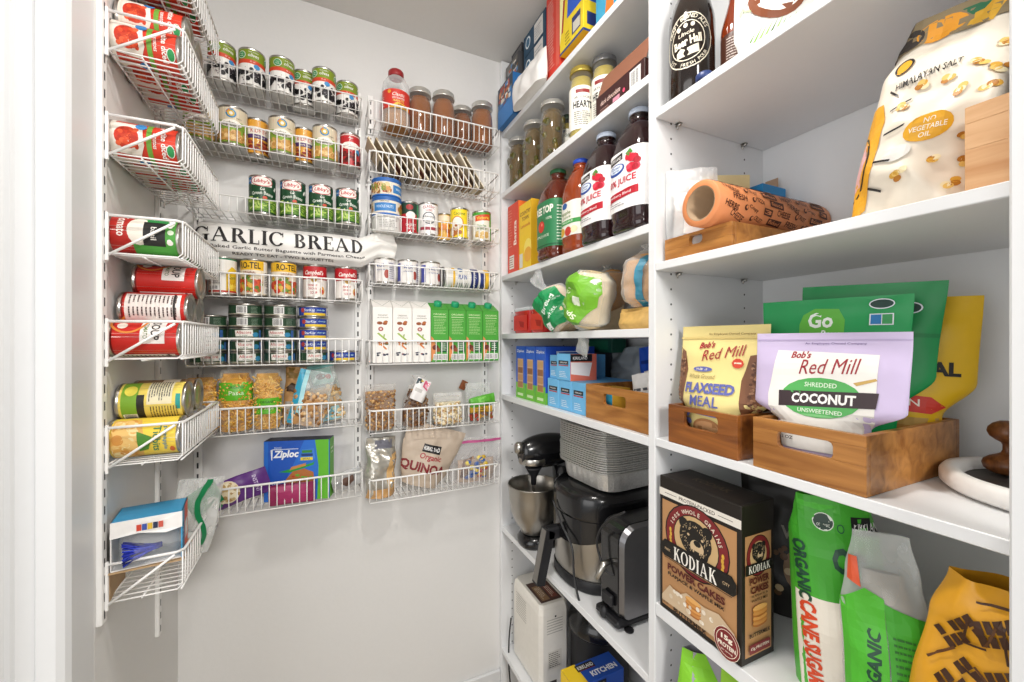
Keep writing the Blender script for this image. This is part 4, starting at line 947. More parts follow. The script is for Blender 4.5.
mb.ink(S_right(w, d, h), [('r', -.01, .0, .0425, h, '#d9492f'), ('r', .0, .02, .035, .055, '#e9e6e2')] + lines(-.04, -.015, .01, .068, 6, '#1d5f8a'), cell=None)
mb.build('carton_shell', t)
mb = MB(); C = Bag(w * .86, h * .8, .08, amp=.006, seed=4, freq=40, ridge=.004); C.mesh(mb, clear_plastic('#e6e6e8', .1, .1, .35)); mb.build('plastic_liner', t, (0, -.012, .004))
mb = MB(); r = random.Random(2)
for i in range(46):
    a = r.uniform(-1, 1); mb.tube([(.02, -.03, .03 + r.uniform(-.004, .004)), (-.012, -.045 + r.uniform(-.006, .01), .03 + a * .012), (-.034, -.048 + r.uniform(-.008, .01), .03 + a * .024)], .0014, M(r.choice(['#1f2fa8', '#2c42c8', '#16206f']), .4), 5)
mb.build('blue_bristles', t)
tr(t, (WX + .062, 1.05, WFL[6] + .0545), .14, 0)
mb = MB(); mb.box(-.058, -.05, 0, .058, .05, .003, M('#b99a74', .7, 0, .1), .0005); mb.box(-.056, -.046, -.0515, -.052, .046, 0, M('#b99a74', .7, 0, .1), .0005)
solo(mb, 'cardboard_sheet', 'tan folded cardboard under the open blue and white box', 'cardboard', (WX + .0625, 1.053, WFL[6] + .051), .08)
t, B = soft_bag('zip_bag', 'clear zip bag with a dark green seam strip at the basket corner', 'zip bag', .1, .165, .03, clear_plastic('#f0f3f1', .2, .1), amp=.006, seed=41, ridge=.004, fill=('contents', lambda mb, B: core(mb, B, M('#cfd3d0', .5, 0, .2), .7, 0, .3)), part='film_bag')
s_ = MB(); s_.sheet(lambda a, z: B.pt(-.004 + a * .013 + .012 * math.sin(z * 45), z, -1) + Vector((0, -.003, 0)), lin_range(0, 1, 3), lin_range(.02, .162, 20), M('#117a48', .4)); s_.build('seam_strip', t)
tr(t, (WX + .098, 1.135, WFL[6] + .007), .75, .22)
t, B = soft_bag('green_pouch', 'green edged pouch lying behind the clear bag at the corner', 'pouch', .07, .13, .02, M('#157a4a', .4), [('r', -.03, .01, .03, .05, '#e6e6e2')], amp=.003, seed=42)
tr(t, (WX + .03, 1.25, WFL[6] + .035), .7, 1.15)
# ================================================================== far bay of the shelving (fronts face the room, -X)
FACE = -PI / 2
def yx(u, X): return at(u, 300, X=X).y
def box_at(name, label, cat, y0, y1, x0, x1, z, h, m, group=None, rz=0., **k):
    """carton between y0 > y1 with its front at X = x0"""
    w, d = abs(y0 - y1), x1 - x0
    return solo(carton(w, d, h, m, **k), name, label, cat, ((x0 + x1) / 2, (y0 + y1) / 2, z), FACE + rz, group)
E = .0006
# --- top shelf
z = ZA[0] + E; g = 'boxes on the top shelf'
def mosaic(x0, x1, z0, z1, cols, seed, n=14):
    r = random.Random(seed); out = []
    for i in range(n):
        a, b = r.uniform(x0, x1 - .02), r.uniform(z0, z1 - .015); out.append(('r', a, b, min(x1, a + r.uniform(.012, .03)), min(z1, b + r.uniform(.008, .02)), r.choice(cols)))
    return out
box_at('cardboard_box', 'blue box with small photos at the far end of the top shelf', 'box', 1.434, 1.302, .613, .71, z, .15, M('#2f6fae', .45), g,
       front=[('r', -.066, .09, .066, .15, '#27384a')] + mosaic(-.06, .06, .07, .148, ['#d9d2c8', '#3f86c9', '#c9824a', '#5a6b78', '#a33b34', '#e9e6e0'], 3, 34) + [('r', -.066, .0, .066, .066, '#2f7fc8')], left=[('r', -.048, 0, .048, .15, '#2a3a4a')])
mb = carton(.112, .10, .085, M('#4a4a4c', .5), front=[('r', -.05, .05, .045, .08, '#6d6a66')] + mosaic(-.05, .05, .01, .08, ['#d5cfc6', '#7a5b3c', '#8a9098', '#3a3d42', '#b3552f', '#4f86b8'], 6, 24))
solo(mb, 'cardboard_box', 'grey picture box lying on the blue photo box', 'box', (.69, 1.365, z + .1505), FACE, g)
mb = carton(.085, .09, .04, M('#3c3d41', .5), front=[('r', -.04, .005, .04, .03, '#5a5a5c')])
solo(mb, 'cardboard_box', 'small dark grey box, topmost beside the teal boxes', 'box', (.70, 1.36, z + .236), FACE, g)
zz = z
for k, (la, h) in enumerate((('bottom', .10), ('middle', .085), ('top', .075))):
    mb = carton(.155, .12, h, M('#1d4560', .45), front=[('r', -.0775, .0, .0775, .003, '#16364c'), ('p', [(-.0, .006), (.06, .006), (.06, h - .006), (-.0, h - .006)], '#d9d6d2'), ('e', -.045, h * .55, .018, .02, '#e6ebee'), ('e', -.045, h * .55, .013, .015, '#2c607f')] + lines(.006, .054, .012, h - .02, 5, '#8d9298'),
                right=[('e', -.02, h * .5, .014, .016, '#dfe6ea'), ('r', .01, .02, .05, h - .02, '#2c607f')])
    solo(mb, 'cardboard_box', 'dark teal box, %s of the three stacked on the top shelf' % la, 'box', (.708, 1.208, zz), FACE, g); zz += h + .0004
o, B = soft_bag('paper_bag', 'white soft bag lying in front of the teal boxes on the top shelf', 'bag', .22, .095, .04, M('#eceae7', .4, 0, .02), amp=.006, seed=51, freq=18, ridge=.004, pd=((0, .8), (.4, 1), (.8, .6), (1, .2)), ex=4)
tr(o, (.618, 1.19, z), FACE + .03, 0)
red = M('#cf3a2a', .45)
box_at('cardboard_box', 'tall red box standing on the top shelf', 'box', 1.112, 1.032, .64, .75, z, .262, red, g, front=[('r', .018, .02, .036, .25, '#d9604f')] + lines(-.03, .01, .03, .24, 22, '#e9b8ae') , right=[('p', [(-.045, .05), (.01, .09), (.045, .08), (.045, .02)], '#d9503f')])
box_at('cardboard_box', 'low red box lying under the yellow box on the top shelf', 'box', 1.028, .90, .66, .78, z, .03, red, g, front=[('r', -.05, .012, .03, .016, '#e9b8ae')])
box_at('cardboard_box', 'yellow and blue box lying on top of the low red box', 'box', 1.026, .908, .636, .72, z + .0305, .20, M('#e6cb2a', .45), g, front=[('r', -.059, .0, .059, .007, '#27407f'), ('p', [(-.059, .03), (-.04, .1), (-.03, .2), (-.059, .2)], '#f3eea8'), ('p', [(-.05, .06), (-.042, .06), (-.03, .15), (-.04, .15)], '#a8342c'), ('p', [(-.02, .085), (.059, .085), (.059, .2), (-.012, .2)], '#2458c0'), ('r', .005, .02, .046, .068, '#26356f'), ('r', .01, .024, .044, .052, '#c9c6b8')] + lines(-.03, -.002, .012, .05, 4, '#8a7a1c'),
       right=[('r', -.042, .0, .042, .007, '#27407f'), ('r', -.042, .085, .042, .2, '#2458c0'), ('r', -.03, .02, .01, .055, '#26356f')])
box_at('cardboard_box', 'small light blue and orange box at the near end of the top shelf', 'box', .872, .80, .65, .75, z, .15, M('#3f9fc4', .45), g, front=[('p', [(.0, 0), (.036, 0), (.036, .15), (.02, .15)], '#d9772c')])
# --- jars
z = ZA[1] + E; PK = 'tall pickle jars on the second shelf'
def pickle(kind, R, H, col, bits, seed):
    t = glass_jar(R, H, col, LIDM, .017, .86); mb = MB(); r = random.Random(seed)
    for i in range(22):
        a = r.uniform(0, 2 * PI); zz = r.uniform(.014, H * .68); rr_ = R * .985
        mb.ball((rr_ * math.cos(a), rr_ * math.sin(a), zz), .009, .009, .012 * r.uniform(.6, 1.4), M(r.choice(bits), .3, 0, .1), 7, 5)
    o = mb.build('pickles', t); o['kind'] = 'stuff'; jset(kind, t, R, H)
    for c in t.children:
        if c.name.startswith('glass'): c.scale = (1.13, 1.13, 1)
        if c.name.startswith('lid'): c.scale = (1.12, 1.12, 1)
pickle('pickle', .0345, .185, '#553f06', ['#4d4a10', '#5a5216', '#665414', '#4a4510'], 3)
for u, X, la in ((518.5, .672, 'pickle jar with silver lid, farthest along the second shelf'), (534.5, .672, 'pickle jar with silver lid, second from the far end'), (552.5, .668, 'largest looking pickle jar with silver lid, beside the white labelled jar')):
    place('pickle', (X, yx(u, X), z), 0, la, 'jar', PK)
def lab_jar(name, label, R, H, col, lidm, label_items, zl, loc, rot, labc='#efece2'):
    t = glass_jar(R, H, col, lidm, .018, .88); tag(t, label, 'jar'); t.location = loc; t.rotation_euler = (0, 0, rot); t.name = name
    mb = MB(); q = R + .0022; mb.lathe([(q, zl[0]), (q, zl[1])], M(labc, .5), 36, cap=False)
    mb.ink(lambda s, z_: (q * math.sin(s / q), -q * math.cos(s / q), z_), label_items, cell=.008); mb.build('paper_label', t); return t
X = .735; y = yx(567, X)
lab_jar('pickle_jar', 'jar with white and green label and dark lid beside the artichoke jars', .03, .165, '#8a7a24', M('#2a3a2c', .4), [('p', [(-.03, .04), (.03, .055), (.03, .07), (-.03, .06)], '#3f8a44'), T('Pickles', 0, .095, .011, '#3a5a3a', w=.035), ('e', 0, .055, .012, .01, '#e2c84a'), ('e', -.012, .108, .007, .005, '#3a5a8a')], (.035, .115), (X, y, z), face_cam(X, y))
for (X, y, la, nm, k) in ((.672, .969, 'tall artichoke jar with cream label reading HEARTS', 'artichoke_jar', 0), (.703, .9045, 'second artichoke jar, partly behind the dark brown box', 'artichoke_jar', .35)):
    lab_jar(nm, la, .0325, .20, '#a8963c', M('#b5a04a' if k == 0 else '#8a8a8c', .35, .6), [('r', -.02, .12, .02, .13, '#8a2a2a'), T('ARTICHOKE', 0, .108, .007, '#3a3a34', w=.05), T('HEARTS', 0, .088, .02, '#2a2a28', w=.056, b=1.6)] + lines(-.024, .024, .03, .07, 7, '#6a675c') + lines(.05, .09, .03, .13, 14, '#5a5750'), (.02, .14), (X, y, z), face_cam(X, y) + .12 - k)
t = thing('chocolate_box', 'dark brown box with its lid flap raised at the near end of the second shelf', 'box', (.70, .777, z), FACE, None)
mb = carton(.176, .11, .058, M('#3a1d1c', .4), front=[T('dark chocolate', -.03, .034, .012, '#e3c7bb', w=.075, sh=.25), ('r', .04, .01, .076, .05, '#e6e2e0'), ('e', .02, .022, .004, .005, '#d9486a'), ('r', -.02, .012, .005, .022, '#c98a9c')] + lines(-.07, -.03, .01, .02, 2, '#b08a80') + barcode(.043, .073, .012, .048), right=[('r', -.05, .005, .05, .053, '#4a2624')]); mb.build('carton_body', t)
mb = MB(); mb.X = Matrix.Translation((0, -.05, .058)) @ Matrix.Rotation(-.3, 4, 'X'); mb.box(-.087, 0, 0, .087, .0015, .062, M('#8a5a44', .5), .0003); mb.build('lid_flap', t)
# --- juice shelf
z = ZA[2] + E
box_at('pasta_box', 'tall orange red box at the far end of the juice shelf', 'box', 1.425, 1.333, .65, .72, z, .262, M('#d8432a', .45), None, front=[T('Banza', .018, .15, .024, '#f4e6da', w=.09, rot=90), ('r', -.03, .02, .01, .07, '#e9e3da')] + lines(-.028, .008, .024, .066, 5, '#8a4a3a') + lines(-.04, -.006, .1, .245, 14, '#e8866e'), right=[('r', -.035, 0, .035, .262, '#e8722f')])
box_at('cracker_box', 'yellow box standing between the orange box and the juice', 'box', 1.322, 1.225, .648, .72, z, .235, M('#ecc52c', .45), None, front=[T('COUNTRY', .0, .2, .014, '#7a3a1c', w=.08), T('TOWN', .0, .18, .014, '#7a3a1c', w=.05), T('Lemonade', .0, .155, .012, '#c2552c', w=.07), ('e', .02, .07, .03, .035, '#f3dc6a'), ('e', .02, .05, .028, .026, '#e6a83a'), ('r', -.045, .01, -.02, .06, '#d9d6cc')], right=[('r', -.039, 0, .039, .235, '#d9a825')])
def bottle(label, y, X, H, col, capc, lab, items, zl, sx=.054, sy=.0595, neck=.021, e=3.4, labm=None, shoulder=.62):
    t = thing('juice_bottle', label, 'bottle', (X, y, z), FACE, 'juice bottles')
    lq = M(col, .08, 0, .08, coat=.6); mb = MB(); R = 1.
    prof = [(.88, 0), (.98, .006), (1, .018), (.96, .026), (1, .034), (1, H * shoulder), (.95, H * (shoulder + .05)), (.82, H * (shoulder + .14)), (.62, H * (shoulder + .22)), (.46, H * (shoulder + .27))]
    mb.lathe(prof, lq, 40, sy, sx, e)
    mb.build('bottle_body', t)
    n = MB(); zn = H * (shoulder + .27); n.lathe([(.026, zn - .004), (neck, zn + .008), (neck, H - .018), (neck + .003, H - .017), (neck + .003, H - .014)], lq, 24); n.build('neck', t)
    c = MB(); r_ = neck + .0035
    for i in range(1): c.lathe([(r_, H - .0135), (r_ + .001, H - .012), (r_, H - .002), (r_ - .003, H), (.0005, H)], M(capc, .4), 30)
    for i in range(30):
        a = 2 * PI * i / 30; c.tube([((r_ + .0004) * math.cos(a), (r_ + .0004) * math.sin(a), H - .012), ((r_ + .0002) * math.cos(a), (r_ + .0002) * math.sin(a), H - .003)], .0007, M(capc, .4), 4)
    c.build('cap', t)
    l = MB(); q = 1.012
    def S(s, zz):
        a = s / ((sx + sy) / 2) - PI / 2; cc, d = math.cos(a), math.sin(a); k = (abs(cc) ** e + abs(d) ** e) ** (-1 / e); return (cc * k * sy * q, d * k * sx * q, zz)
    l.sheet(S, lin_range(-PI * (sx + sy) / 2, PI * (sx + sy) / 2, 48), [zl[0], zl[1]], M(lab, .4)); l.ink(S, items, cell=.006); l.build('paper_label', t)
    return t
j1 = lambda dx, w: [('p', [(dx - .03, .158), (dx + .012, .163), (dx + .012, .178), (dx - .03, .172)], '#2a2224'), T('KIRKLAND', dx - .009, .168, .007, '#f2eeea', w=.034), ('e', dx - .008, .144, .026, .013, '#274a9c'), ('e', dx - .008, .146, .021, .009, '#dfe8f4'), T('Ocean', dx - .009, .149, .006, '#1f3f8f', w=.026), T('Spray', dx - .009, .142, .005, '#1f3f8f', w=.022),
      T('100% JUICE', dx + .0, .112, .019, '#c2273a', w=w), ('p', [(dx - .05, .072), (dx + .05, .077), (dx + .05, .094), (dx - .05, .089)], '#b3202f'), T('Cranberry Blend', dx, .083, .008, '#f6e6e6', w=.07)] + specks(9, dx + .018, dx + .056, .122, .17, .0085, ['#c9263a', '#e0455a', '#a3182a'], 5) + [('p', [(dx + .022, .17), (dx + .034, .178), (dx + .04, .168), (dx + .03, .162)], '#4f8a3a')] + lines(dx - .045, dx + .02, .058, .068, 2, '#8a8488')
items = j1(-.008, .092) + [('r', .062, .055, .1, .178, '#e3e3ea')] + lines(.066, .097, .06, .175, 16, '#3a4470')
for y, X, la in ((.737, .675, 'cranberry juice bottle nearest the divider, white label'), (.861, .675, 'cranberry juice bottle second from the divider, white label')):
    bottle(la, y, X, .287, '#241012', '#c9d4e6', '#f2f0ef', items, (.048, .182))
bottle('apple juice bottle with bright blue cap', .979, .678, .268, '#8f3a14', '#2348b0', '#eeece2', [('e', -.01, .132, .012, .009, '#2f5fa3'), T('apple', -.004, .11, .013, '#7a8a4a', w=.042), T('juice', .0, .098, .01, '#7a8a4a', w=.035), ('r', -.06, .078, .06, .09, '#3f9a4a'), T('100% JUICE', 0, .084, .006, '#f2f6ea', w=.05), ('e', -.022, .06, .013, .012, '#d9a83a'), ('e', .006, .058, .014, .013, '#c23a2f'), ('e', .028, .06, .01, .01, '#e8e0b8')] + lines(.055, .09, .05, .13, 9), (.045, .142), .048, .052, .019, 3.)
bottle('dark red apple juice bottle with green cap and green label', 1.103, .677, .285, '#57200f', '#1d5a34', '#2f7a4e', [T('TREE TOP', .0, .15, .024, '#f2efe2', w=.092, b=1.8), ('e', -.004, .102, .017, .018, '#cc3326'), ('p', [(-.004, .118), (.0, .126), (.004, .124), (-.001, .116)], '#6a4a24'), ('e', .0, .108, .004, .005, '#ee8a78'), T('APPLE JUICE', 0, .07, .01, '#dfe8d4', w=.066), T('100%', .032, .122, .008, '#dfe8d4', w=.02), ('r', -.1, .04, .1, .044, '#1d5a38')] + lines(.055, .09, .05, .16, 12, '#cfe0cc'), (.036, .178), .057, .06)
# --- bread shelf
z = ZA[3] + E
def tubbox(y0, y1, la):
    t = thing('strawberry_box', la, 'box', (.70, (y0 + y1) / 2, z), FACE, 'red plastic boxes'); w = abs(y0 - y1)
    mb = MB(); mb.lathe([(.94, 0), (1, .006), (1, .074), (1.02, .077), (1.02, .08)], M('#c4231f', .25, 0, .2, coat=.5), 32, w / 2, .045, 7); mb.build('box_body', t)
    l = MB(); l.lathe([(1.03, .0805), (1.04, .083), (1.04, .089), (.98, .093), (.001, .093)], clear_plastic('#e4e8ec', .45, .1), 32, w / 2, .045, 7); l.build('lid', t)
    l = MB(); l.ink(lambda x, q: (x, -.0462, q), [('r', -w * .42, .01, w * .42, .065, '#d63a30'), ('p', [(-.01, .045), (.03, .04), (.028, .02), (.0, .024)], '#a8181c')], cell=None); l.build('paper_label', t)
    return t
tubbox(1.388, 1.262, 'red plastic box at the far end of the bread shelf'); tubbox(1.254, 1.148, 'red plastic box beside the bread loaf')
t = thing('tin_foil_lid', 'dark blue patterned packet lying on the red boxes', 'packet', (.70, 1.21, z + .094), FACE)
mb = MB(); C = Bag(.09, .07, .012, amp=.002, seed=3); C.mesh(mb, M('#2a3358', .4)); mb.ink(C.S(), mosaic(-.035, .035, .01, .06, ['#c9cfe0', '#5f6fae', '#e9ecf4'], 4, 12), cell=.01); mb.X = Matrix.Identity(4); o = mb.build('packet_body', t, (0, .03, .008), (-1.45, 0, 0))
def loaf(name, label, L, R_, col, film, wrap, loc, rz, roll, tail, seed, wraps):
    """loaf lying along local z inside a printed film, twisted off at the top end"""
    t = thing(name, label, 'bread bag'); B = Bag(R_ * 2, L, R_ * 1.8, pw=((0, .45), (.12, .8), (.35, 1), (.8, 1), (.93, .75), (1, .4)), pd=((0, .6), (.15, 1), (.8, 1), (.93, .7), (1, .3)), amp=.004, seed=seed, ex=2.2)
    m = MB(); B.mesh(m, M(col, .75, 0, .12, bump=.5, scale=70)); m.build('loaf', t)
    W = Bag(R_ * 2.1, L + tail, R_ * 1.92, pw=((0, .5), (L * .12 / (L + tail), .82), (L * .35 / (L + tail), 1), (L * .82 / (L + tail), 1), (L * 1.0 / (L + tail), .42), (L * 1.06 / (L + tail), .14), (1, .5)), pd=((0, .6), (.12, 1), (L * .82 / (L + tail), 1), (L / (L + tail), .4), (L * 1.06 / (L + tail), .14), (1, .06)), amp=.008, freq=26, seed=seed + 1, ex=2.1, ridge=.007)
    m = MB(); W.mesh(m, film, nx=24, nz=34); m.build('film_bag', t)
    if wrap:
        m = MB()
        for pts, c in wrap: m.ink(lambda x, q: W.pt(x, q, -1) + Vector((0, -.0015, 0)), [('p', pts, M(c, .4))], cell=.009)
        for it in wraps: m.ink(lambda x, q: W.pt(x, q, -1) + Vector((0, -.0018, 0)), [it], cell=.008)
        m.build('printed_band', t)
    return tr(t, loc, rz, roll)
film = clear_plastic('#f3f5f6', .16, .1)
loaf('bread_bag', 'clear bread bag with dark green print, its twisted end up at the left', .15, .058, '#e0c49c', film, [([(-.055, .02), (.03, .0), (.058, .05), (.05, .12), (-.03, .14), (-.058, .10)], '#158a4e')], (.668, 1.02, z + .012), FACE + .25, -.72, .085, 61,
     [T('Bread', .012, .08, .022, '#e3f0e4', w=.06, rot=25), ('e', -.02, .05, .014, .012, '#0f6a3a'), ('p', [(-.04, .02), (-.02, .012), (-.01, .03), (-.03, .04)], '#f0f4ee'), T('white', .01, .05, .012, '#e3f0e4', w=.04, rot=25)])
loaf('bread_roll_bag', 'tan round roll in clear film behind the green bags', .13, .055, '#d9a368', clear_plastic('#f6f1ea', .12, .1), None, (.80, .99, z + .058), FACE + .2, -.15, .03, 62, [])
mb = MB(); C = Bag(.11, .08, .09, amp=.004, seed=4, ex=3); C.mesh(mb, M('#dcc8a8', .7, 0, .1, bump=.4, scale=80)); 
solo(mb, 'bread_loaf', 'pale loaf in film under the tan roll', 'bread', (.80, 1.0, z), FACE + .1)
loaf('bread_bag', 'lime green printed bread bag hanging over the shelf edge', .15, .062, '#d8c39a', clear_plastic('#f3f5f0', .2, .1), [([(-.064, .012), (.05, -.0), (.066, .05), (.062, .12), (.02, .15), (-.045, .13), (-.064, .08)], '#6fae2a')], (.640, .868, z + .152), FACE - .15, 3.45, .075, 63,
     [T('Sprouted', -.0, .1, .018, '#eef6da', w=.08, rot=-18), ('r', -.045, .06, -.022, .082, '#e6efd8'), T('Grain', .015, .06, .016, '#eef6da', w=.05, rot=35), ('p', [(-.064, .012), (-.04, .004), (-.045, .02), (-.06, .03)], '#e9efdf')])
loaf('bagel_bag', 'tan bagels in clear film with a blue band, beside the divider', .128, .056, '#c99a63', clear_plastic('#f5f2ee', .14, .1), [([(.02, .0), (.035, .0), (.04, .125), (.024, .125)], '#3a86a0')], (.70, .742, z + .052), FACE, .05, .02, 64, [])
t = thing('water_bottle', 'clear bottle with a blue cap in the corner by the divider', 'bottle', (.79, .832, z), 0)
mb = MB(); mb.lathe([(.03, 0), (.034, .006), (.034, .12), (.03, .145), (.018, .17), (.014, .178)], clear_plastic('#e6d9c8', .4, .1), 24); mb.build('bottle_body', t)
mb = MB(); mb.lathe([(.0185, .172), (.02, .176), (.02, .198), (.017, .202), (.0005, .202)], M('#1f5a8f', .35), 24); mb.build('cap', t)
mb = MB(); C = Bag(.12, .05, .06, amp=.006, seed=8, ridge=.004); C.mesh(mb, M('#c9a25c', .6, 0, .3)); 
solo(mb, 'roll_pack', 'yellow tan pack lying low in front of the bagels', 'pack', (.672, .737, z), FACE)
# --- bag boxes, foil boxes and the wooden crate
z = ZA[4] + E
sq = lambda w, h: [('r', -w / 2, 0, w / 2, h * .3, '#6fbb3a'), T('Ziploc', 0, h * .9, .012, '#f2f6fc', w=w * .8), ('r', -w * .3, h * .2, w * .3, h * .76, '#c9a27c')] + [it for i in range(4) for it in (('r', -w * .26, h * (.21 + i * .137), w * .26, h * (.32 + i * .137), ['#a5744a', '#b98a5c', '#8f5f38', '#c29868'][i]),)] + [('r', -w * .3, h * .05, w * .3, h * .1, '#cfe8b4')]
for i, (y0, y1) in enumerate(((1.352, 1.279), (1.276, 1.206), (1.203, 1.135))):
    w = y0 - y1; h = .186
    box_at('storage_bag_box', 'upright blue and green box of storage bags, %s of three' % ['farthest', 'middle', 'nearest'][i], 'box', y0, y1, .65, .84, z, h, M('#2a5cc0', .4), 'upright storage bag boxes', front=sq(w, h),
           right=[('r', -.095, 0, .095, h, '#2450b8'), T('Ziploc', .03, h * .72, .034, '#f2f6fc', w=.105, sh=.2, b=1.6), ('p', [(-.05, h * .55), (-.055, h * .92), (.06, h * .92), (.06, h * .905), (-.045, h * .9), (-.042, h * .55)], '#dfe8f8'), ('r', -.095, 0, .095, h * .2, '#6fbb3a')])
lb_c = '#6fb8e6'
def kbox(la, y0, y1, x0, x1, zz, h, rz=0, extra=()):
    w = y0 - y1
    return box_at('wrap_box', la, 'box', y0, y1, x0, x1, zz, h, M(lb_c, .45), 'light blue wrap boxes', rz, front=[('r', -w * .36, h * .6, w * .36, h * .74, '#1f2228'), T('KIRKLAND', 0, h * .67, .004, '#f2f2f2', w=w * .5), ('r', -w * .36, h * .54, w * .36, h * .58, '#b3342f')] + lines(-w * .3, w * .3, h * .1, h * .35, 4, '#e6f2fa'), right=list(extra))
for i, (y0, y1) in enumerate(((1.125, 1.058), (1.055, .99), (.987, .922))):
    kbox('light blue box standing in the front row, %s of the three' % ['farthest', 'middle', 'nearest the wooden crate'][i], y0, y1, .652, .84, z, .088)
kbox('light blue box lying upper left on the row of light blue boxes', 1.125, 1.075, .66, .84, z + .0886, .072)
t = kbox('open light blue box lying on the row, its red end towards the viewer', 1.066, .992, .65, .742, z + .0886, .078, .0, [('r', -.046, 0, .046, .078, '#d9705c'), ('r', -.046, .056, .03, .077, '#1f2226'), T('KIRKLAND', -.012, .066, .009, '#f2f2f2', w=.05), ('p', [(-.044, .02), (.02, .012), (.03, .052), (-.044, .054)], '#e9e4e4')])
def crate(label, w, d, h, loc, rz, m1, slot=(.36, .3), group=None, th=.009):
    t = thing('wooden_crate', label, 'crate', loc, rz, group)
    sw, s0, s1 = w * slot[0] / 2, h * .5, h * .5 + h * slot[1]
    for sgn, nm in ((-1, 'front_board'), (1, 'back_board')):
        y = sgn * (d / 2 - th / 2); mb = MB(); a, b = y - th / 2, y + th / 2
        mb.box(-w / 2, a, 0, w / 2, b, s0, m1, .0006); mb.box(-w / 2, a, s1, w / 2, b, h, m1, .0006)
        mb.box(-w / 2, a, s0, -sw, b, s1, m1, .0003); mb.box(sw, a, s0, w / 2, b, s1, m1, .0003)
        for sx in (-1, 1):
            for zc, q in ((s0, 1), (s1, -1)):
                c = .006; pts = [(sx * sw, zc), (sx * (sw - c), zc), (sx * (sw - c * .3), zc + q * c * .3), (sx * sw, zc + q * c)]
                mb.add([(x_, a, z_) for x_, z_ in pts] + [(x_, b, z_) for x_, z_ in pts], [[0, 1, 2, 3], [7, 6, 5, 4], [1, 5, 6, 2], [2, 6, 7, 3]], m1)
        mb.build(nm, t)
    for sgn in (-1, 1):
        mb = MB(); x = sgn * (w / 2 - th / 2); mb.box(x - th / 2, -d / 2 + th, 0, x + th / 2, d / 2 - th, h, m1, .0006); mb.build('side_board', t)
    mb = MB(); mb.box(-w / 2 + th, -d / 2 + th, .002, w / 2 - th, d / 2 - th, .007, m1, .0004); mb.build('bottom_board', t)
    return t
ACACIA = wood('#63361a', '#985c28', 5, .35, 'X'); ACACIA2 = wood('#875322', '#b87f40', 5, .35, 'X'); OAK = wood('#c08a58', '#d9ad80', 7, .45, 'X')
crate('long wooden crate with a cut-out handle beside the blue boxes', .232, .20, .09, (.745, .793, z), FACE, ACACIA2)
r = random.Random(4)
for i in range(5):
    y = .725 + i * .018; mb = MB(); C = Bag(.06, .12, .016, amp=.004, seed=i + 3, freq=35, ridge=.002); C.mesh(mb, M(['#e3e2e0', '#d0d2d6', '#ecebe6', '#c9ccd0', '#e8e4da'][i], .35, .0)); mb.ink(C.S(), [('r', -.022, .03, .022, .07, ['#d9b23a', '#8fb9c9', '#c8402f', '#7fa84a', '#4aa0b8'][i]), ('r', -.022, .08, .022, .086, '#55585e')], cell=.01)
    tr(solo(mb, 'foil_packet', 'pale foil packet %s in the long wooden crate' % ['nearest the divider', 'second from the divider', 'in the middle', 'fourth from the divider', 'farthest from the divider'][i], 'packet', group='foil packets in the crate'), (.685 + .028 * i, y, z + .009), FACE + r.uniform(-.06, .06), r.uniform(-.25, .25), 0)
mb = MB(); mb.box(-.03, -.03, 0, .03, .03, .075, M('#e8b23a', .5), .002); mb.ink(S_front(.06, .06, .075), [('r', -.03, .03, .0, .07, '#f0ead8'), ('r', .0, .03, .03, .07, '#3aa3c9')], cell=None)
solo(mb, 'tea_box', 'small yellow and blue box showing through the long crate handle', 'box', (.70, .86, z + .008), FACE)
o, B = soft_bag('freezer_bag', 'bright blue bag of bags lying over the back of the crate', 'bag', .22, .17, .04, M('#2a58c8', .35), [('p', [(-.11, .0), (.11, .0), (.11, .07), (-.11, .05)], '#4a9be0'), T('KS', .05, .1, .02, '#dfe8f8', w=.04), ('r', -.1, .12, .05, .13, '#173a8f')], amp=.006, seed=71, ridge=.004)
tr(o, (.90, .84, z + .03), FACE + .1, -.15)
o, B = soft_bag('grey_bag', 'crumpled grey translucent bag behind the light blue boxes', 'bag', .2, .18, .07, M('#9aa0a4', .3, 0, .05), amp=.01, seed=72, ridge=.008)
tr(o, (.92, 1.03, z + .004), FACE, -.12)
mb = carton(.16, .06, .05, M('#12503f', .5), front=[('r', -.06, .01, .06, .04, '#0f6a4c')])
solo(mb, 'green_box', 'dark green box lying high behind the hanging bread bag ends', 'box', (.90, 1.16, z + .1655), FACE)
mb = carton(.14, .10, .165, M('#3a4048', .6)); solo(mb, 'storage_box', 'grey box under the dark green box at the back of the shelf', 'box', (.90, 1.20, z), FACE)
o, B = soft_bag('black_pouch', 'black pouch standing in the far corner by the divider', 'pouch', .11, .19, .05, M('#17181c', .35), [('r', -.04, .12, .04, .15, '#3a3d44')], amp=.004, seed=73)
tr(o, (.935, .725, z + .003), FACE, .03)
# ================================================================== appliances in the far bay
z = ZA[5] + E
BLK = M('#141416', .22, 0, .05, coat=.4); BLKM = M('#1d1d20', .5); BRUSH = M('#a9a59e', .3, 1., .12, scale=14)
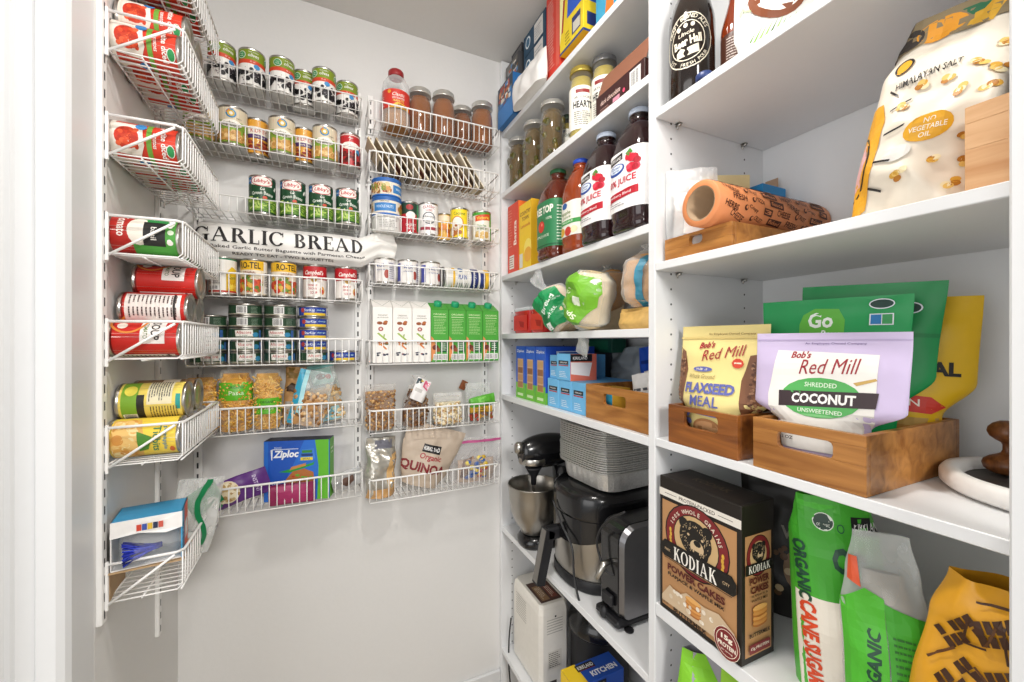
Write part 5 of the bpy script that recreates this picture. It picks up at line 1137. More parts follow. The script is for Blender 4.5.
# --- stand mixer facing the room
t = thing('stand_mixer', 'black stand mixer with steel bowl at the far end of its shelf', 'stand mixer', (.748, 1.272, z), FACE)
t.scale = (.8, .8, 1.03)
mb = MB()   # base foot
mb.lathe([(.96, 0), (1, .008), (1, .022), (.9, .034), (.6, .04), (.001, .041)], BLK, 36, .082, .125, 2.6); mb.X = Matrix.Identity(4); b_ = mb.build('base', t, (0, -.03, 0))
mb = MB(); mb.lathe([(.056, .03), (.05, .08), (.046, .18), (.05, .255)], BLK, 28, 1, 1.15); mb.build('column', t, (0, .075, 0))
mb = MB()   # motor head: rounded body along y
prof = []
for i in range(15):
    q = i / 14; rr_ = .064 * (max(0, math.sin(PI * min(1, max(.0, .06 + .9 * q)))) ** .42) * (1 - .18 * q); prof.append((rr_, q * .30))
mb.X = Matrix.Translation((0, -.15, .312)) @ Matrix.Rotation(-PI / 2, 4, 'X'); mb.lathe(prof, BLK, 32, 1, 1.0); mb.build('motor_head', t)
mb = MB(); mb.X = Matrix.Translation((0, -.1, .312)) @ Matrix.Rotation(-PI / 2, 4, 'X')
mb.X = Matrix.Identity(4); mb.lathe([(.0635, 0), (.065, .003), (.065, .017), (.0635, .02)], STEEL, 32, 1., .92, cap=False); o = mb.build('trim_band', t, (0, -.092, .276))
mb = MB(); mb.X = Matrix.Translation((0, -.153, .33)) @ Matrix.Rotation(PI / 2, 4, 'X'); mb.lathe([(.019, -.01), (.021, 0), (.021, .014), (.016, .02), (.008, .021), (.0005, .021)], STEEL, 24); mb.X = Matrix.Translation((-.03, -.14, .325)) @ Matrix.Rotation(PI / 2, 4, 'X'); mb.ball((0, 0, .012), .011, .011, .012, BLK); mb.build('hub_knob', t)
mb = MB(); mb.lathe([(.012, .2), (.014, .225), (.03, .25), (.038, .26)], BLKM, 20); mb.tube([(0, 0, .15), (0, 0, .23)], .006, STEEL, 10); mb.build('beater_shaft', t, (0, -.085, 0))
bw = thing('mixing_bowl', None, None)
COL.objects.unlink(bw); bpy.data.objects.remove(bw)
mb = MB(); mb.lathe([(.05, .04), (.056, .043), (.058, .055), (.08, .075), (.1, .115), (.108, .16), (.112, .2), (.1145, .203), (.113, .206), (.110, .203), (.106, .16), (.098, .118), (.078, .08), (.04, .066), (.0005, .064)], BRUSH, 48)
bo = mb.build('bowl', t, (0, -.085, .0))
mb = MB(); mb.tube([(-.104, -.03, .175), (-.135, -.035, .178), (-.15, -.038, .16), (-.148, -.036, .125), (-.13, -.032, .105), (-.098, -.025, .108)], [.009, .009, .01, .01, .009, .008], BRUSH, 10); mb.build('handle', bo)
# --- air fryer: black shoulders over a steel body, long handle at the front
AX, AY = .80, 1.035
t = thing('air_fryer', 'black and steel air fryer with a long front handle under the foil pans', 'air fryer', (AX, AY, z), FACE)
mb = MB(); mb.lathe([(.97, 0), (1, .006), (1, .03), (.98, .034)], BLKM, 40, .132, .15, 2.5); mb.build('base_ring', t)
mb = MB(); mb.lathe([(.965, .034), (.975, .04), (1.0, .19), (1.0, .2)], BRUSH, 48, .132, .15, 2.5, cap=False); mb.build('steel_body', t)
mb = MB()
def Sb(s, q):
    a = s - PI / 2; c, d = math.cos(a), math.sin(a); k = (abs(c) ** 2.5 + abs(d) ** 2.5) ** (-1 / 2.5); return (c * k * .1325, d * k * .1505, q)
mb.lathe([(1.004, .2), (1.01, .21), (1.01, .255), (.99, .268), (.9, .279), (.5, .283), (.001, .284)], BLK, 48, .132, .15, 2.5)
mb.sheet(lambda a, q: Vector(Sb(a, q)) * 1 + Vector((0, 0, 0)), lin_range(-1.5, 1.5, 26), lin_range(0, 1, 6), None) if False else None
k_ = 1.006
mb.sheet(lambda a, v: (lambda p: (p[0] * k_, p[1] * k_, p[2]))(Sb(a, .202 - .075 * max(0, math.cos(a * .95)) ** .8 * (1 - v))), lin_range(-1.6, 1.6, 32), [0, .5, 1], BLK); mb.build('black_shroud', t)
mb = MB(); hx = -.03
mb.X = Matrix.Translation((-.03, -.142, -.012)); mb.box(-.016, -.05, .128, .016, .0, .165, BLKM, .006); 
mb.add([(-.016, -.052, .165), (.016, -.052, .165), (.016, -.085, .005), (-.016, -.085, .005), (-.016, -.024, .15), (.016, -.024, .15), (.016, -.06, .0), (-.016, -.06, .0)], [[0, 3, 2, 1], [4, 5, 6, 7], [0, 1, 5, 4], [2, 3, 7, 6], [1, 2, 6, 5], [0, 4, 7, 3]], BLKM)
mb.build('handle', t)
mb = MB(); mb.X = Matrix.Translation((-.03, -.142, -.012)); mb.add([(-.0165, -.048, .155), (-.0165, -.03, .15), (-.0165, -.064, .008), (-.0165, -.08, .012)], [[0, 1, 2, 3]], STEEL); mb.add([(-.013, -.0532, .16), (.013, -.0532, .16), (.013, -.0855, .012), (-.013, -.0855, .012)], [[0, 3, 2, 1]], STEEL_D); mb.build('handle_trim', t)
# --- foil pans, two piles one on the other
ALU = M('#dcdbd8', .3, .7, .25, bump=.7, scale=200)
def foil_pan(w, d, h):
    mb = MB(); n = 11; e = 5
    def ring(sx, sy, zz, wav):
        out = []
        for i in range(56):
            a = 2 * PI * i / 56; c, s_ = math.cos(a), math.sin(a); k = (abs(c) ** e + abs(s_) ** e) ** (-1 / e); q = 1 + wav * (1 if i % 2 else -1); out.append((c * k * sx * q, s_ * k * sy * q, zz))
        return out
    R_ = [ring(w * .40, d * .42, 0, 0), ring(w * .43, d * .445, .004, .004), ring(w * .462, d * .466, h * .96, .006), ring(w * .5, d * .5, h * .96 - .001, .003), ring(w * .508, d * .508, h * .96 + .0012, .004), ring(w * .503, d * .503, h + .0006, .003), ring(w * .459, d * .464, h, .006), ring(w * .425, d * .44, .006, .004), ring(w * .39, d * .41, .002, 0)]
    vs = [p for r_ in R_ for p in r_]; fs = [[j * 56 + i, j * 56 + (i + 1) % 56, (j + 1) * 56 + (i + 1) % 56, (j + 1) * 56 + i] for j in range(len(R_) - 1) for i in range(56)]
    fs += [list(range(56))[::-1], [(len(R_) - 1) * 56 + i for i in range(56)]]
    return mb.add(vs, fs, ALU, False)
fp0 = None; PW, PD, PH = .265, .25, .058
zz = z + .2848; G_ = 'nested foil pans on the air fryer'
for i in range(19):
    la = ('foil pan %s of the tall nested pile on the air fryer' % ('at the very bottom' if i == 0 else 'at the very top' if i == 18 else 'number %d from the bottom' % (i + 1)))
    rr_ = random.Random(i); lz = zz + i * .0063 + (.003 if i > 9 else 0)
    loc = (.822 + rr_.uniform(-.001, .001), 1.022 + rr_.uniform(-.001, .001), lz); rot = .06 + rr_.uniform(-.01, .01) + (-.02 if i > 9 else 0)
    if fp0 is None: fp0 = solo(foil_pan(PW, PD, PH), 'foil_pan', la, 'foil pan', loc, rot, G_)
    else: dup(fp0, loc, rot, la)
# --- toaster beside the divider
t = thing('toaster', 'steel sided black toaster standing against the divider', 'toaster', (.795, .835, z), 0)
L, W_, Hh = .26, .092, .232
def rr2(w, h, r, n=6):
    out = []
    for cx, cy, a0 in ((w / 2 - r, h - r, 0), (-w / 2 + r, h - r, PI / 2), (-w / 2 + r * .4, r * .4, PI), (w / 2 - r * .4, r * .4, 1.5 * PI)):
        q = r if cy > h / 2 else r * .4
        for i in range(n + 1): a = a0 + PI / 2 * i / n; out.append((cx + q * math.cos(a), cy + q * math.sin(a)))
    return out
pr = rr2(L, Hh, .045)
mb = MB(); mb.X = Matrix.Translation((0, 0, .02)) @ Matrix.Rotation(PI / 2, 4, 'X'); mb.prism(pr, -W_ / 2 + .014, W_ / 2 - .014, BLK); mb.build('black_body', t)
for sgn in (-1, 1):
    mb = MB(); mb.X = Matrix.Translation((0, 0, .02)) @ Matrix.Rotation(PI / 2, 4, 'X'); s0 = rr2(L * .97, Hh * .985, .045); s1 = rr2(L * .93, Hh * .95, .042); n = len(s0); y0, y1 = sgn * (W_ / 2 - .014), sgn * (W_ / 2)
    vs = [(a, b + .001, y0) for a, b in s0] + [(a, b + .003, y1) for a, b in s1]; fs = [[i, (i + 1) % n, n + (i + 1) % n, n + i] for i in range(n)] + [list(range(n, 2 * n))]
    if sgn < 0: fs = [f[::-1] for f in fs]
    mb.add(vs, fs, M('#98979a', .32, 1., .08)); mb.build('steel_side', t)
mb = MB(); mb.box(-L / 2 - .012, -W_ / 2, .004, L / 2 + .005, W_ / 2, .024, BLKM, .006); mb.build('plinth', t)
for sx, sy in ((-.11, -.05), (-.11, .05), (.11, -.05), (.11, .05)):
    mb = MB(); mb.lathe([(.011, 0), (.012, .004)], BLKM, 14); mb.build('foot', t, (sx, sy, 0))
mb = MB(); mb.box(-L / 2 - .012, -.02, .045, -L / 2, .02, .075, BLKM, .004); mb.build('button', t)
mb = MB(); mb.tube([(-L / 2, .0, .15), (-L / 2 - .018, 0, .148), (-L / 2 - .04, 0, .115)], [.007, .009, .006], STEEL, 10); mb.build('lever', t)
mb = MB(); mb.ball((-L / 2 - .008, .012, .018), .012, .012, .016, BLKM); mb.build('knob', t)
# --- cord: a round appliance cable draped in front
mb = MB()
def smooth(pts, n=6):
    out = []; P = [Vector(p) for p in pts]
    for i in range(len(P) - 1):
        p0, p1, p2, p3 = P[max(i - 1, 0)], P[i], P[i + 1], P[min(i + 2, len(P) - 1)]
        for k in range(n):
            q = k / n; out.append(.5 * ((2 * p1) + (p2 - p0) * q + (2 * p0 - 5 * p1 + 4 * p2 - p3) * q * q + (3 * p1 - p0 - 3 * p2 + p3) * q ** 3))
    return out + [P[-1]]
cx = .637
cp = [at(553, 500, X=.645), at(562, 525, X=.64), at(572, 548, X=.64), at(574, 575, X=.64), at(579, 600, X=.642), at(586, 612, X=.655), at(600, 617, X=.665), at(606, 610, X=.675), at(612, 600, X=.69)]
mb.tube(smooth(cp), .0032, M('#2a2a2c', .4), 7); mb.box(cp[-1].x - .012, cp[-1].y - .016, cp[-1].z - .01, cp[-1].x + .012, cp[-1].y + .016, cp[-1].z + .012, BLKM, .003)
solo(mb, 'power_cord', 'black power cord looping in front of the air fryer', 'cord')
mb = MB(); cp = [at(625, 512, X=.66), at(606, 522, X=.65), at(597, 540, X=.645), at(601, 560, X=.65), at(607, 572, X=.655), at(614, 575, X=.665)]
mb.tube(smooth(cp), .003, M('#232325', .4), 7); solo(mb, 'power_cord', 'black cord hanging down the front of the toaster', 'cord')
# --- lowest shelf
z = ZA[6] + E
t = thing('air_purifier', 'white upright machine with side vents and a brown label on top', 'machine', (.72, 1.30, z), FACE)
W_, D_, Hh = .215, .115, .285; mw = M('#e3dfd6', .4)
mb = MB(); s0 = [(x_, y_) for x_, y_ in ((-W_ / 2 + .012, -D_ / 2), (W_ / 2 - .012, -D_ / 2), (W_ / 2, -D_ / 2 + .012), (W_ / 2, D_ / 2 - .012), (W_ / 2 - .012, D_ / 2), (-W_ / 2 + .012, D_ / 2), (-W_ / 2, D_ / 2 - .012), (-W_ / 2, -D_ / 2 + .012))]
mb.prism(s0, .006, Hh - .03, mw); n = 8; vs = [(x_, y_, Hh - .03) for x_, y_ in s0] + [(x_ * .97, y_ * .95, Hh - .01) for x_, y_ in s0] + [(x_ * .9, y_ * .86, Hh) for x_, y_ in s0]
mb.add(vs, [[j * n + i, j * n + (i + 1) % n, (j + 1) * n + (i + 1) % n, (j + 1) * n + i] for j in (0, 1) for i in range(n)] + [list(range(2 * n, 3 * n))], mw); dk = M('#a8a49c', .6)
mb.ink(S_front(W_, D_, Hh), [('r', -.075, .17 + i * .009, .005, .1725 + i * .009, dk) for i in range(9)], cell=None); mb.ink(S_right(W_, D_, Hh), [('r', -.032, .19 + i * .009, .03, .1925 + i * .009, dk) for i in range(6)] + [('e', .002, .245, .0035, .0035, '#2a2a2c'), ('r', -.028, .07, .026, .13, '#d6d1c6'), ('r', -.02, .012, .006, .03, '#3a3632')] + lines(-.024, .022, .074, .126, 8, '#4a4640'), cell=None); mb.build('housing', t)
mb = MB(); mb.ink(S_top(W_, D_, Hh), [('r', -.035, -.04, .085, .042, '#4a2f24'), ('r', -.01, -.03, .075, .0, '#8a6a4a'), ('r', .0, .008, .07, .034, '#7a3a2c')] + lines(.0, .07, -.025, -.004, 4, '#d9c8b0') + lines(.004, .066, .012, .03, 3, '#e3d3bd'), cell=None, off=.0006); mb.build('warning_label', t)
mb = MB(); pts = [at(511, 618, X=.648), at(509, 640, X=.645), at(509, 668, X=.645), at(512, 700, X=.65)]
mb.tube(smooth(pts), .003, BLKM, 7); solo(mb, 'power_cord', 'black cord running down beside the white machine', 'cord')
t = thing('pressure_cooker', 'black pressure cooker with domed lid behind the blue box', 'pressure cooker', (.868, 1.145, z), 0)
mb = MB(); mb.lathe([(.092, 0), (.098, .008), (.098, .2), (.1, .204)], BLKM, 40); mb.build('pot_body', t)
mb = MB(); mb.lathe([(.104, .205), (.106, .212), (.106, .232), (.098, .25), (.074, .272), (.07, .276), (.066, .27), (.045, .272), (.042, .3), (.03, .31), (.0005, .312)], BLK, 40); mb.build('lid', t)
mb = MB(); mb.X = Matrix.Rotation(2.4, 4, 'Z'); mb.tube([(-.1, 0, .245), (-.1, 0, .285), (-.06, 0, .31), (-.03, 0, .308)], .01, BLK, 8); mb.build('lid_handle', t)
box_at('trash_bag_box', 'blue and yellow box with black name label on the lowest shelf', 'box', 1.035, .962, .645, .82, z, .203, M('#1f4fb0', .4), None, right=[('r', -.0875, 0, -.04, .203, '#e9c52a'), ('p', [(-.046, .155), (.022, .155), (.022, .196), (-.046, .196)], '#1a1a1c'), T('KIRKLAND', -.012, .179, .018, '#f2f0ee', w=.058), ('r', -.044, .158, .02, .161, '#b3202f'), T('KITCHEN', .03, .138, .026, '#f2f4fa', w=.098, b=1.6), T('TRASH BAGS', .02, .1, .016, '#f2f4fa', w=.1)], front=[('r', -.0365, 0, .0365, .203, '#e9c52a')], top=[('r', -.0365, -.0875, .0365, -.04, '#e9c52a'), ('r', -.03, -.046, -.006, .016, '#1a1a1c'), T('KIRKLAND', -.018, -.014, .013, '#f2f0ee', w=.054, rot=90), ('r', -.0075, -.044, -.0065, .014, '#b3202f'), T('KITCHEN', .014, .03, .019, '#f2f4fa', w=.09, rot=90, b=1.6)])
# ================================================================== near bay of the shelving
def cam_rot(x, y): return face_cam(x, y)
# --- top shelf: growler, brown bottle, coconut bag
z = ZB[0] + E
GX, GY = .68, .594
t = thing('beer_growler', 'large dark glass bottle with round cream print', 'bottle', (GX, GY, z), face_cam(GX, GY) - .18)
gl = M('#1c120c', .06, 0, .1, coat=.6); Rg = .0435
mb = MB(); mb.lathe([(Rg * .92, 0), (Rg, .006), (Rg, .15), (Rg * .97, .165), (Rg * .8, .195), (Rg * .5, .225), (Rg * .36, .25), (Rg * .36, .275)], gl, 40)
cr = M('#ded6c2', .5); q = Rg * 1.004
S = lambda s, zz: (q * math.sin(s / q), -q * math.cos(s / q), zz)
cz = .102
mb.ink(S, [('o', 0, cz, .047, .054, .0022, cr), ('o', 0, cz, .033, .039, .0018, cr)], cell=.006)
for i, ch in enumerate('CRAFT BREWED ALES'):
    a = math.radians(150 - i * 7.5); mb.ink(S, [T(ch, .040 * math.cos(a), cz + .0465 * math.sin(a), .0075, cr, rot=math.degrees(a) - 90)] if ch != ' ' else [], cell=.006)
for i, ch in enumerate('EST. FRESH POUR'):
    a = math.radians(215 + i * 8); mb.ink(S, [T(ch, .040 * math.cos(a), cz + .0465 * math.sin(a), .0065, cr, rot=math.degrees(a) + 90)] if ch not in ' .' else [], cell=.006)
mb.ink(S, [('e', -.016, cz + .026, .004, .0045, cr), ('e', -.003, cz + .03, .004, .0045, cr), ('e', .01, cz + .029, .004, .0045, cr), T('Uncle', -.002, cz + .015, .008, cr, w=.03, sh=.3, rot=8), T('Beer Hall', .0, cz - .001, .017, cr, w=.052, b=2, rot=6),
           ('p', [(-.02, cz - .03), (-.02, cz - .018), (-.012, cz - .012), (-.004, cz - .017), (-.004, cz - .03)], cr), ('p', [(.0, cz - .03), (.0, cz - .015), (.02, cz - .01), (.022, cz - .026)], cr), ('e', -.002, cz - .024, .005, .006, gl)], cell=.006)
mb.build('bottle_body', t)
mb = MB(); mb.lathe([(Rg * .4, .262), (Rg * .42, .264), (Rg * .42, .284), (Rg * .36, .288), (.0005, .288)], BLKM, 24); mb.build('cap', t)
mb = MB(); mb.lathe([(.014, 0), (.015, .002), (.015, .011), (.013, .013), (.0005, .013)], M('#2b3c6e', .4), 24)
mb.ink(lambda x, y: (x, y, .013), [('o', 0, 0, .011, .011, .002, '#c9d0e0')] + specks(8, -.009, .009, -.009, .009, .0016, ['#c9d0e0'], 2), cell=None)
solo(mb, 'bottle_cap', 'small blue patterned cap standing in front of the dark bottle', 'cap', (.643, .533, z), 0)
BX, BY_ = .728, .532
t = thing('syrup_bottle', 'narrow brown bottle with grey print between the dark bottle and coconut bag', 'bottle', (BX, BY_, z), face_cam(BX, BY_))
Rb = .0265; amb = M('#7a2f12', .08, 0, .12, coat=.6); q2 = Rb * 1.003
mb = MB(); mb.lathe([(Rb * .9, 0), (Rb, .005), (Rb, .115), (Rb * .96, .125), (Rb * .72, .15), (Rb * .46, .175), (Rb * .44, .21)], amb, 32); mb.build('bottle_body', t)
mb = MB(); mb.lathe([(q2, .012), (q2, .105)], M('#4a2a1e', .4), 32, cap=False); mb.ink(lambda s, zz: (q2 * math.sin(s / q2), -q2 * math.cos(s / q2), zz), [('r', -.018, .018, .022, .1, '#5a3a2e')] + lines(-.016, .02, .022, .096, 14, '#c9b8ae'), cell=.006); mb.build('paper_label', t)
mb = MB(); mb.lathe([(Rb * .5, .2), (Rb * .52, .202), (Rb * .52, .222), (.0005, .224)], BLKM, 20); mb.build('cap', t)
CXX, CYY = .70, .415
coc = [('p', [(-.085, .03), (-.03, .06), (.02, .05), (.06, .08), (.085, .075), (.085, .0), (-.085, .0)], '#f1efe8')]
rnd = random.Random(8)
def frond(x0, z0, x1, z1, n, L):
    out = []
    for i in range(n):
        k = i / n; x, zq = x0 + (x1 - x0) * k, z0 + (z1 - z0) * k
        for sg in (-1, 1):
            a = math.atan2(z1 - z0, x1 - x0) + sg * .8; l = L * (1 - .5 * k) * rnd.uniform(.8, 1.1)
            ex, ez = x + l * math.cos(a), zq + l * math.sin(a); nx_, nz_ = -math.sin(a) * .0018, math.cos(a) * .0018
            out.append(('p', [(x - nx_, zq - nz_), (ex, ez), (x + nx_, zq + nz_)], rnd.choice(['#5d8a3a', '#7fae54', '#3f6b2c', '#96c06a'])))
    return out
coc += frond(-.07, .0, .085, .05, 22, .03) + [('e', -.03, .07, .04, .036, '#7a3f1f'), ('e', -.028, .075, .034, .03, '#f3ede4'), ('e', -.025, .078, .022, .018, '#e6d8cf'), ('e', .03, .088, .034, .03, '#6a3418'), ('e', .031, .093, .028, .024, '#f5f0e8')] + slivers(14, -.08, -.055, .05, .16, .012, .0012, ['#a8c48a', '#c9a86a'], 5)
o, B = soft_bag('coconut_bag', 'white standing pouch printed with coconut halves and palm leaves', 'pouch', .17, .22, .06, M('#f4f2ec', .4, 0, .02), coc, amp=.003, seed=81, cell=.009)
tr(o, (CXX, CYY, z), face_cam(CXX, CYY) + .45, 0)
# --- second shelf
z = ZB[1] + E
crate('small wooden crate under the orange paper roll', 0.154, .20, .047, (.75, .559, z), FACE, ACACIA2, (.2, .36))
t, B = soft_bag('clear_bag', 'clear and white plastic bag sticking up behind the orange roll', 'bag', .10, .185, .03, clear_plastic('#f2f4f4', .35, .1), [('p', [(-.02, .05), (.045, .04), (.05, .155), (-.005, .16)], '#f2f1ee'), ('e', .015, .142, .007, .006, '#c9a95a')], fill=('contents', lambda mb, B: core(mb, B, M('#e9e7e3', .5, 0, .05), .7, 0, .75)), part='film_bag', amp=.006, seed=82, ridge=.005)
tr(t, (.70, .609, z + .008), FACE + .95, -.02)
mb = MB(); mb.box(-.05, -.001, 0, .05, .001, .19, M('#e0cf9c', .6), .0004); tr(solo(mb, 'card_sheet', 'pale yellow card standing behind the clear bag', 'card'), (.80, .607, z + .008), FACE + 1.1, 0)
# kraft wrapping roll lying along the depth
t = thing('paper_roll', 'orange printed paper roll on a cardboard core lying over the crate', 'paper roll', (.632, .533, z + .0475 + .0425), 0)
RR, LL = .042, .338; kp = M('#d98a58', .5, 0, .06)
mb = MB(); mb.X = Matrix.Rotation(PI / 2, 4, 'Y')
mb.lathe([(.0315, .0), (RR - .001, 0), (RR, .001), (RR, LL - .001), (RR - .001, LL), (.0315, LL)], kp, 48, cap=False)
def Sr(s, x):      # s round the roll, 0 at the side facing the viewer
    a = s / RR - .55; return (x, -RR * math.cos(a), -RR * math.sin(a))
mb.X = Matrix.Identity(4); ir = []
Sx = lambda x, s: Sr(-s, x)
dk = M('#4a2416', .5)
rn = random.Random(3); wd = ['CHEESE', 'CRUST', 'Baked', 'FRESH', 'PIZZA', 'Sauce', 'HERBS', 'Crispy', '3']
k = 0
for row in range(-3, 4):
    x = .012 + (row % 2) * .02
    while x < LL - .04:
        w_ = wd[k % len(wd)]; k += 1; L_ = .02 + .004 * len(w_)
        st = k % 3
        if st == 0:
            ir.append(('p', [(x, row * .0165 - .006), (x + L_, row * .0165 - .009), (x + L_, row * .0165 + .004), (x, row * .0165 + .006)], dk)); ir.append(T(w_, x + L_ / 2, row * .0165 - .001, .007, kp, w=L_ * .8, rot=-5))
        elif st == 1: ir.append(T(w_, x + L_ / 2, row * .0165, .011, dk, w=L_ * .9, rot=rn.uniform(-25, 10)))
        else:
            ir += [('e', x + .006, row * .0165, .005, .005, dk), ('e', x + .0075, row * .0165 + .001, .003, .003, kp), T(w_, x + L_ * .6, row * .0165, .008, dk, w=L_ * .6, rot=-15)]
        x += L_ + .012
mb.ink(Sx, ir, cell=.006, off=.0003)
mb.build('paper', t)
mb = MB(); mb.X = Matrix.Rotation(PI / 2, 4, 'Y'); mb.lathe([(.0315, .0005), (.0315, LL - .0005), (.0293, LL - .0005), (.0293, .0005), (.0315, .0005)], M('#a58a6c', .7, 0, .1), 40, cap=False); mb.build('cardboard_core', t)
t = thing('wrap_box', 'bright blue open box standing in the corner behind the roll', 'box', (.922, .609, z), FACE)
mb = carton(.06, .082, .185, M('#1f86c4', .4), front=[('r', -.026, .1, .026, .165, '#2a94d0')] + lines(-.02, .02, .15, .17, 2, '#dfeef8'), right=[('o', 0, .135, .012, .016, .003, '#e6f2fa'), ('e', 0, .137, .004, .006, '#e6f2fa')] + lines(.016, .036, .05, .14, 8, '#bfe0f2')); mb.build('carton_body', t)
mb = MB(); mb.X = Matrix.Translation((-.030, 0, .185)) @ Matrix.Rotation(-.9, 4, 'Y'); mb.box(-.0008, -.038, 0, .0008, .038, .04, M('#2b3a46', .5), .0003); mb.build('lid_flap', t)
mb = MB(); mb.box(-.015, .036, .185, .015, .0375, .215, M('#b5957a', .6), .0004); mb.build('card_tab', t)
# popcorn bag
PX, PY = .70, .262
def lean(p): return Vector((p.x + .17 * p.z, p.y + .05 * p.z, p.z))
pop = [('p', [(-.085, .0), (-.062, .02), (-.05, .08), (-.052, .15), (-.062, .185), (-.085, .19)], '#e3a52a'), ('p', [(-.088, .05), (-.07, .06), (-.064, .1), (-.074, .13), (-.09, .13)], '#e9b6b4'), ('o', -.09, .09, .03, .055, .003, '#2a2422'),
       ('e', .01, .118, .028, .019, '#e0a41f'), T('NO', .011, .128, .007, '#f6efdc', w=.014), T('VEGETABLE', .01, .118, .007, '#f6efdc', w=.043), T('OIL', .009, .108, .007, '#f6efdc', w=.014),
       T('HIMALAYAN SALT', -.008, .205, .0115, '#25211f', w=.078, rot=3), ('e', -.045, .24, .011, .014, '#e0a41f'), ('o', -.045, .24, .012, .015, .003, '#2a2422'), ('e', -.02, .09, .018, .012, '#e0ddd6')]
for i, (x0, z0, x1, z1) in enumerate(((-.055, .2, -.042, .185), (-.048, .163, -.024, .172), (-.046, .125, -.02, .13), (-.05, .085, -.026, .08), (-.055, .05, -.035, .04))):
    pop.append(('p', [(x0, z0), (x1, z1), (x1 + .001, z1 + .003), (x0 + .001, z0 + .003)], '#25211f'))
rnd = random.Random(12)
for (x, zz) in ((-.01, .19), (.02, .183), (.05, .195), (.07, .18), (-.03, .165), (.035, .16), (.064, .155), (.055, .095), (.068, .12), (.03, .07), (.06, .06), (.05, .03), (-.01, .055), (.07, .22)):
    for j in range(4): pop.append(('e', x + rnd.uniform(-.006, .006), zz + rnd.uniform(-.005, .005), .0055, .0045, ['#d9a53f', '#f1e2b8', '#b8792a', '#e6c06a'][j]))
pop += [('p', [(-.085, .262), (-.02, .275), (.04, .262), (.085, .28), (.085, .31), (-.085, .31)], '#8a7a5c'), ('e', -.01, .285, .03, .016, '#e0982a'), ('p', [(-.08, .262), (-.06, .31), (-.045, .31), (-.065, .262)], '#2a2422'), ('p', [(.02, .27), (.05, .262), (.06, .3), (.03, .3)], '#d9a83a'), ('p', [(.01, .3), (.03, .28), (.045, .3)], '#2f6b4a'), ('e', -.05, .285, .02, .014, '#3a3430')]
o, B = soft_bag('popcorn_bag', 'large cream popcorn bag with yellow and pink print, crumpled at the top', 'bag', .175, .31, .085, M('#eae0cf', .38, 0, .03), pop, amp=.009, seed=83, freq=15, ridge=.012, off=.0012, res=(56, 60), warp=lean, pw=((0, .96), (.5, 1), (.75, .92), (.88, .74), (1, .62)), pd=((0, .7), (.3, 1), (.7, .7), (.85, .4), (1, .3)), cell=.009)
tr(o, (PX, PY, z + .001), face_cam(PX, PY) - .2, .0); o.scale = (.75, 1, .8)
crate('light wooden crate at the right edge beside the popcorn bag', .24, .2, .094, (.744, .076, z), FACE, OAK, (.3, .3))
o, B = soft_bag('blue_packet', 'bright blue foil packet above the light wooden crate', 'packet', .07, .28, .02, M('#2348b8', .3), [('r', -.03, .02, .03, .15, '#1c3a9c')], amp=.004, seed=84)
tr(o, (.822, .13, z + .009), FACE, .08)

mb = carton(.09, .12, .15, M('#3a3c40', .5)); solo(mb, 'storage_box', 'dark grey box inside the light wooden crate', 'box', (.735, .085, z + .0095), FACE)
o, B = soft_bag('black_bag', 'black bag lying on the grey box beside the popcorn bag', 'bag', .09, .05, .06, M('#232427', .4), amp=.006, seed=85, ridge=.004)
tr(o, (.735, .11, z + .164), FACE, .02)
# --- third shelf: two crates with pouches, white tray
z = ZB[2] + E
crate('small dark wooden crate holding the flaxseed pouch', .15, .14, .075, (.701, .533, z), FACE, ACACIA, (.5, .38))
crate('larger wooden crate holding the coconut and green pouches', .151, .27, .079, (.766, .3555, z), FACE, ACACIA2, (.5, .3))
red_ = '#9c2430'
SLAB = lambda mb, S, w_, cx, cy, h, w, c, rot=0: ink_serif(mb, S, w_, cx, cy, h, w, M(c, .5), rot=rot, cell=.009)
FXX, FYY = .688, .538
flax = [('p', [(-.084, .03), (-.06, .05), (-.058, .135), (-.07, .17), (-.088, .18)], '#7a4f34'), ('p', [(.07, .02), (.056, .04), (.052, .12), (.062, .165), (.088, .17), (.088, .02)], '#7a4f34')] + specks(70, -.083, -.064, .045, .165, .0022, ['#8f6244', '#5a3520', '#a67a58'], 2) + specks(70, .064, .083, .045, .155, .0022, ['#8f6244', '#5a3520', '#a67a58'], 3) + \
       [('r', -.09, .196, .09, .2, '#d6bf7a'), T('An Employee-Owned Company', .02, .205, .005, '#8a6a3a', w=.09), T("Bob's", -.022, .183, .013, red_, w=.03, sh=.2, rot=5, b=1.5), T('Red Mill', .013, .168, .02, red_, w=.078, b=0, sh=.25, rot=9), ('e', .043, .15, .01, .009, '#d0452f'), ('r', .037, .149, .049, .152, '#f3e6cf'),
        ('e', -.022, .136, .02, .005, '#5f66a8'), T('PREMIUM', -.022, .136, .004, '#f0e6c4', w=.026), T('Whole Ground', -.022, .122, .008, '#9a8a5a', w=.055, sh=.2), T('FLAXSEED', -.004, .1, .02, '#5f66a8', w=.098, b=2, rot=1), T('MEAL', -.008, .076, .019, '#5f66a8', w=.06, b=.6), 
        ('p', [(-.055, .05), (-.04, .062), (.045, .058), (.06, .046), (.05, .04), (.038, .048), (-.036, .052), (-.046, .042)], '#5f66a8'), T('GOLDEN OR BROWN', .0, .055, .005, '#f0e6c4', w=.07), ('e', -.002, .025, .03, .02, '#a8764a'), ('e', -.002, .028, .024, .012, '#c9986a'), ('e', .04, .035, .012, .007, '#6a70ae'), ('e', -.045, .035, .01, .006, '#6a70ae')]
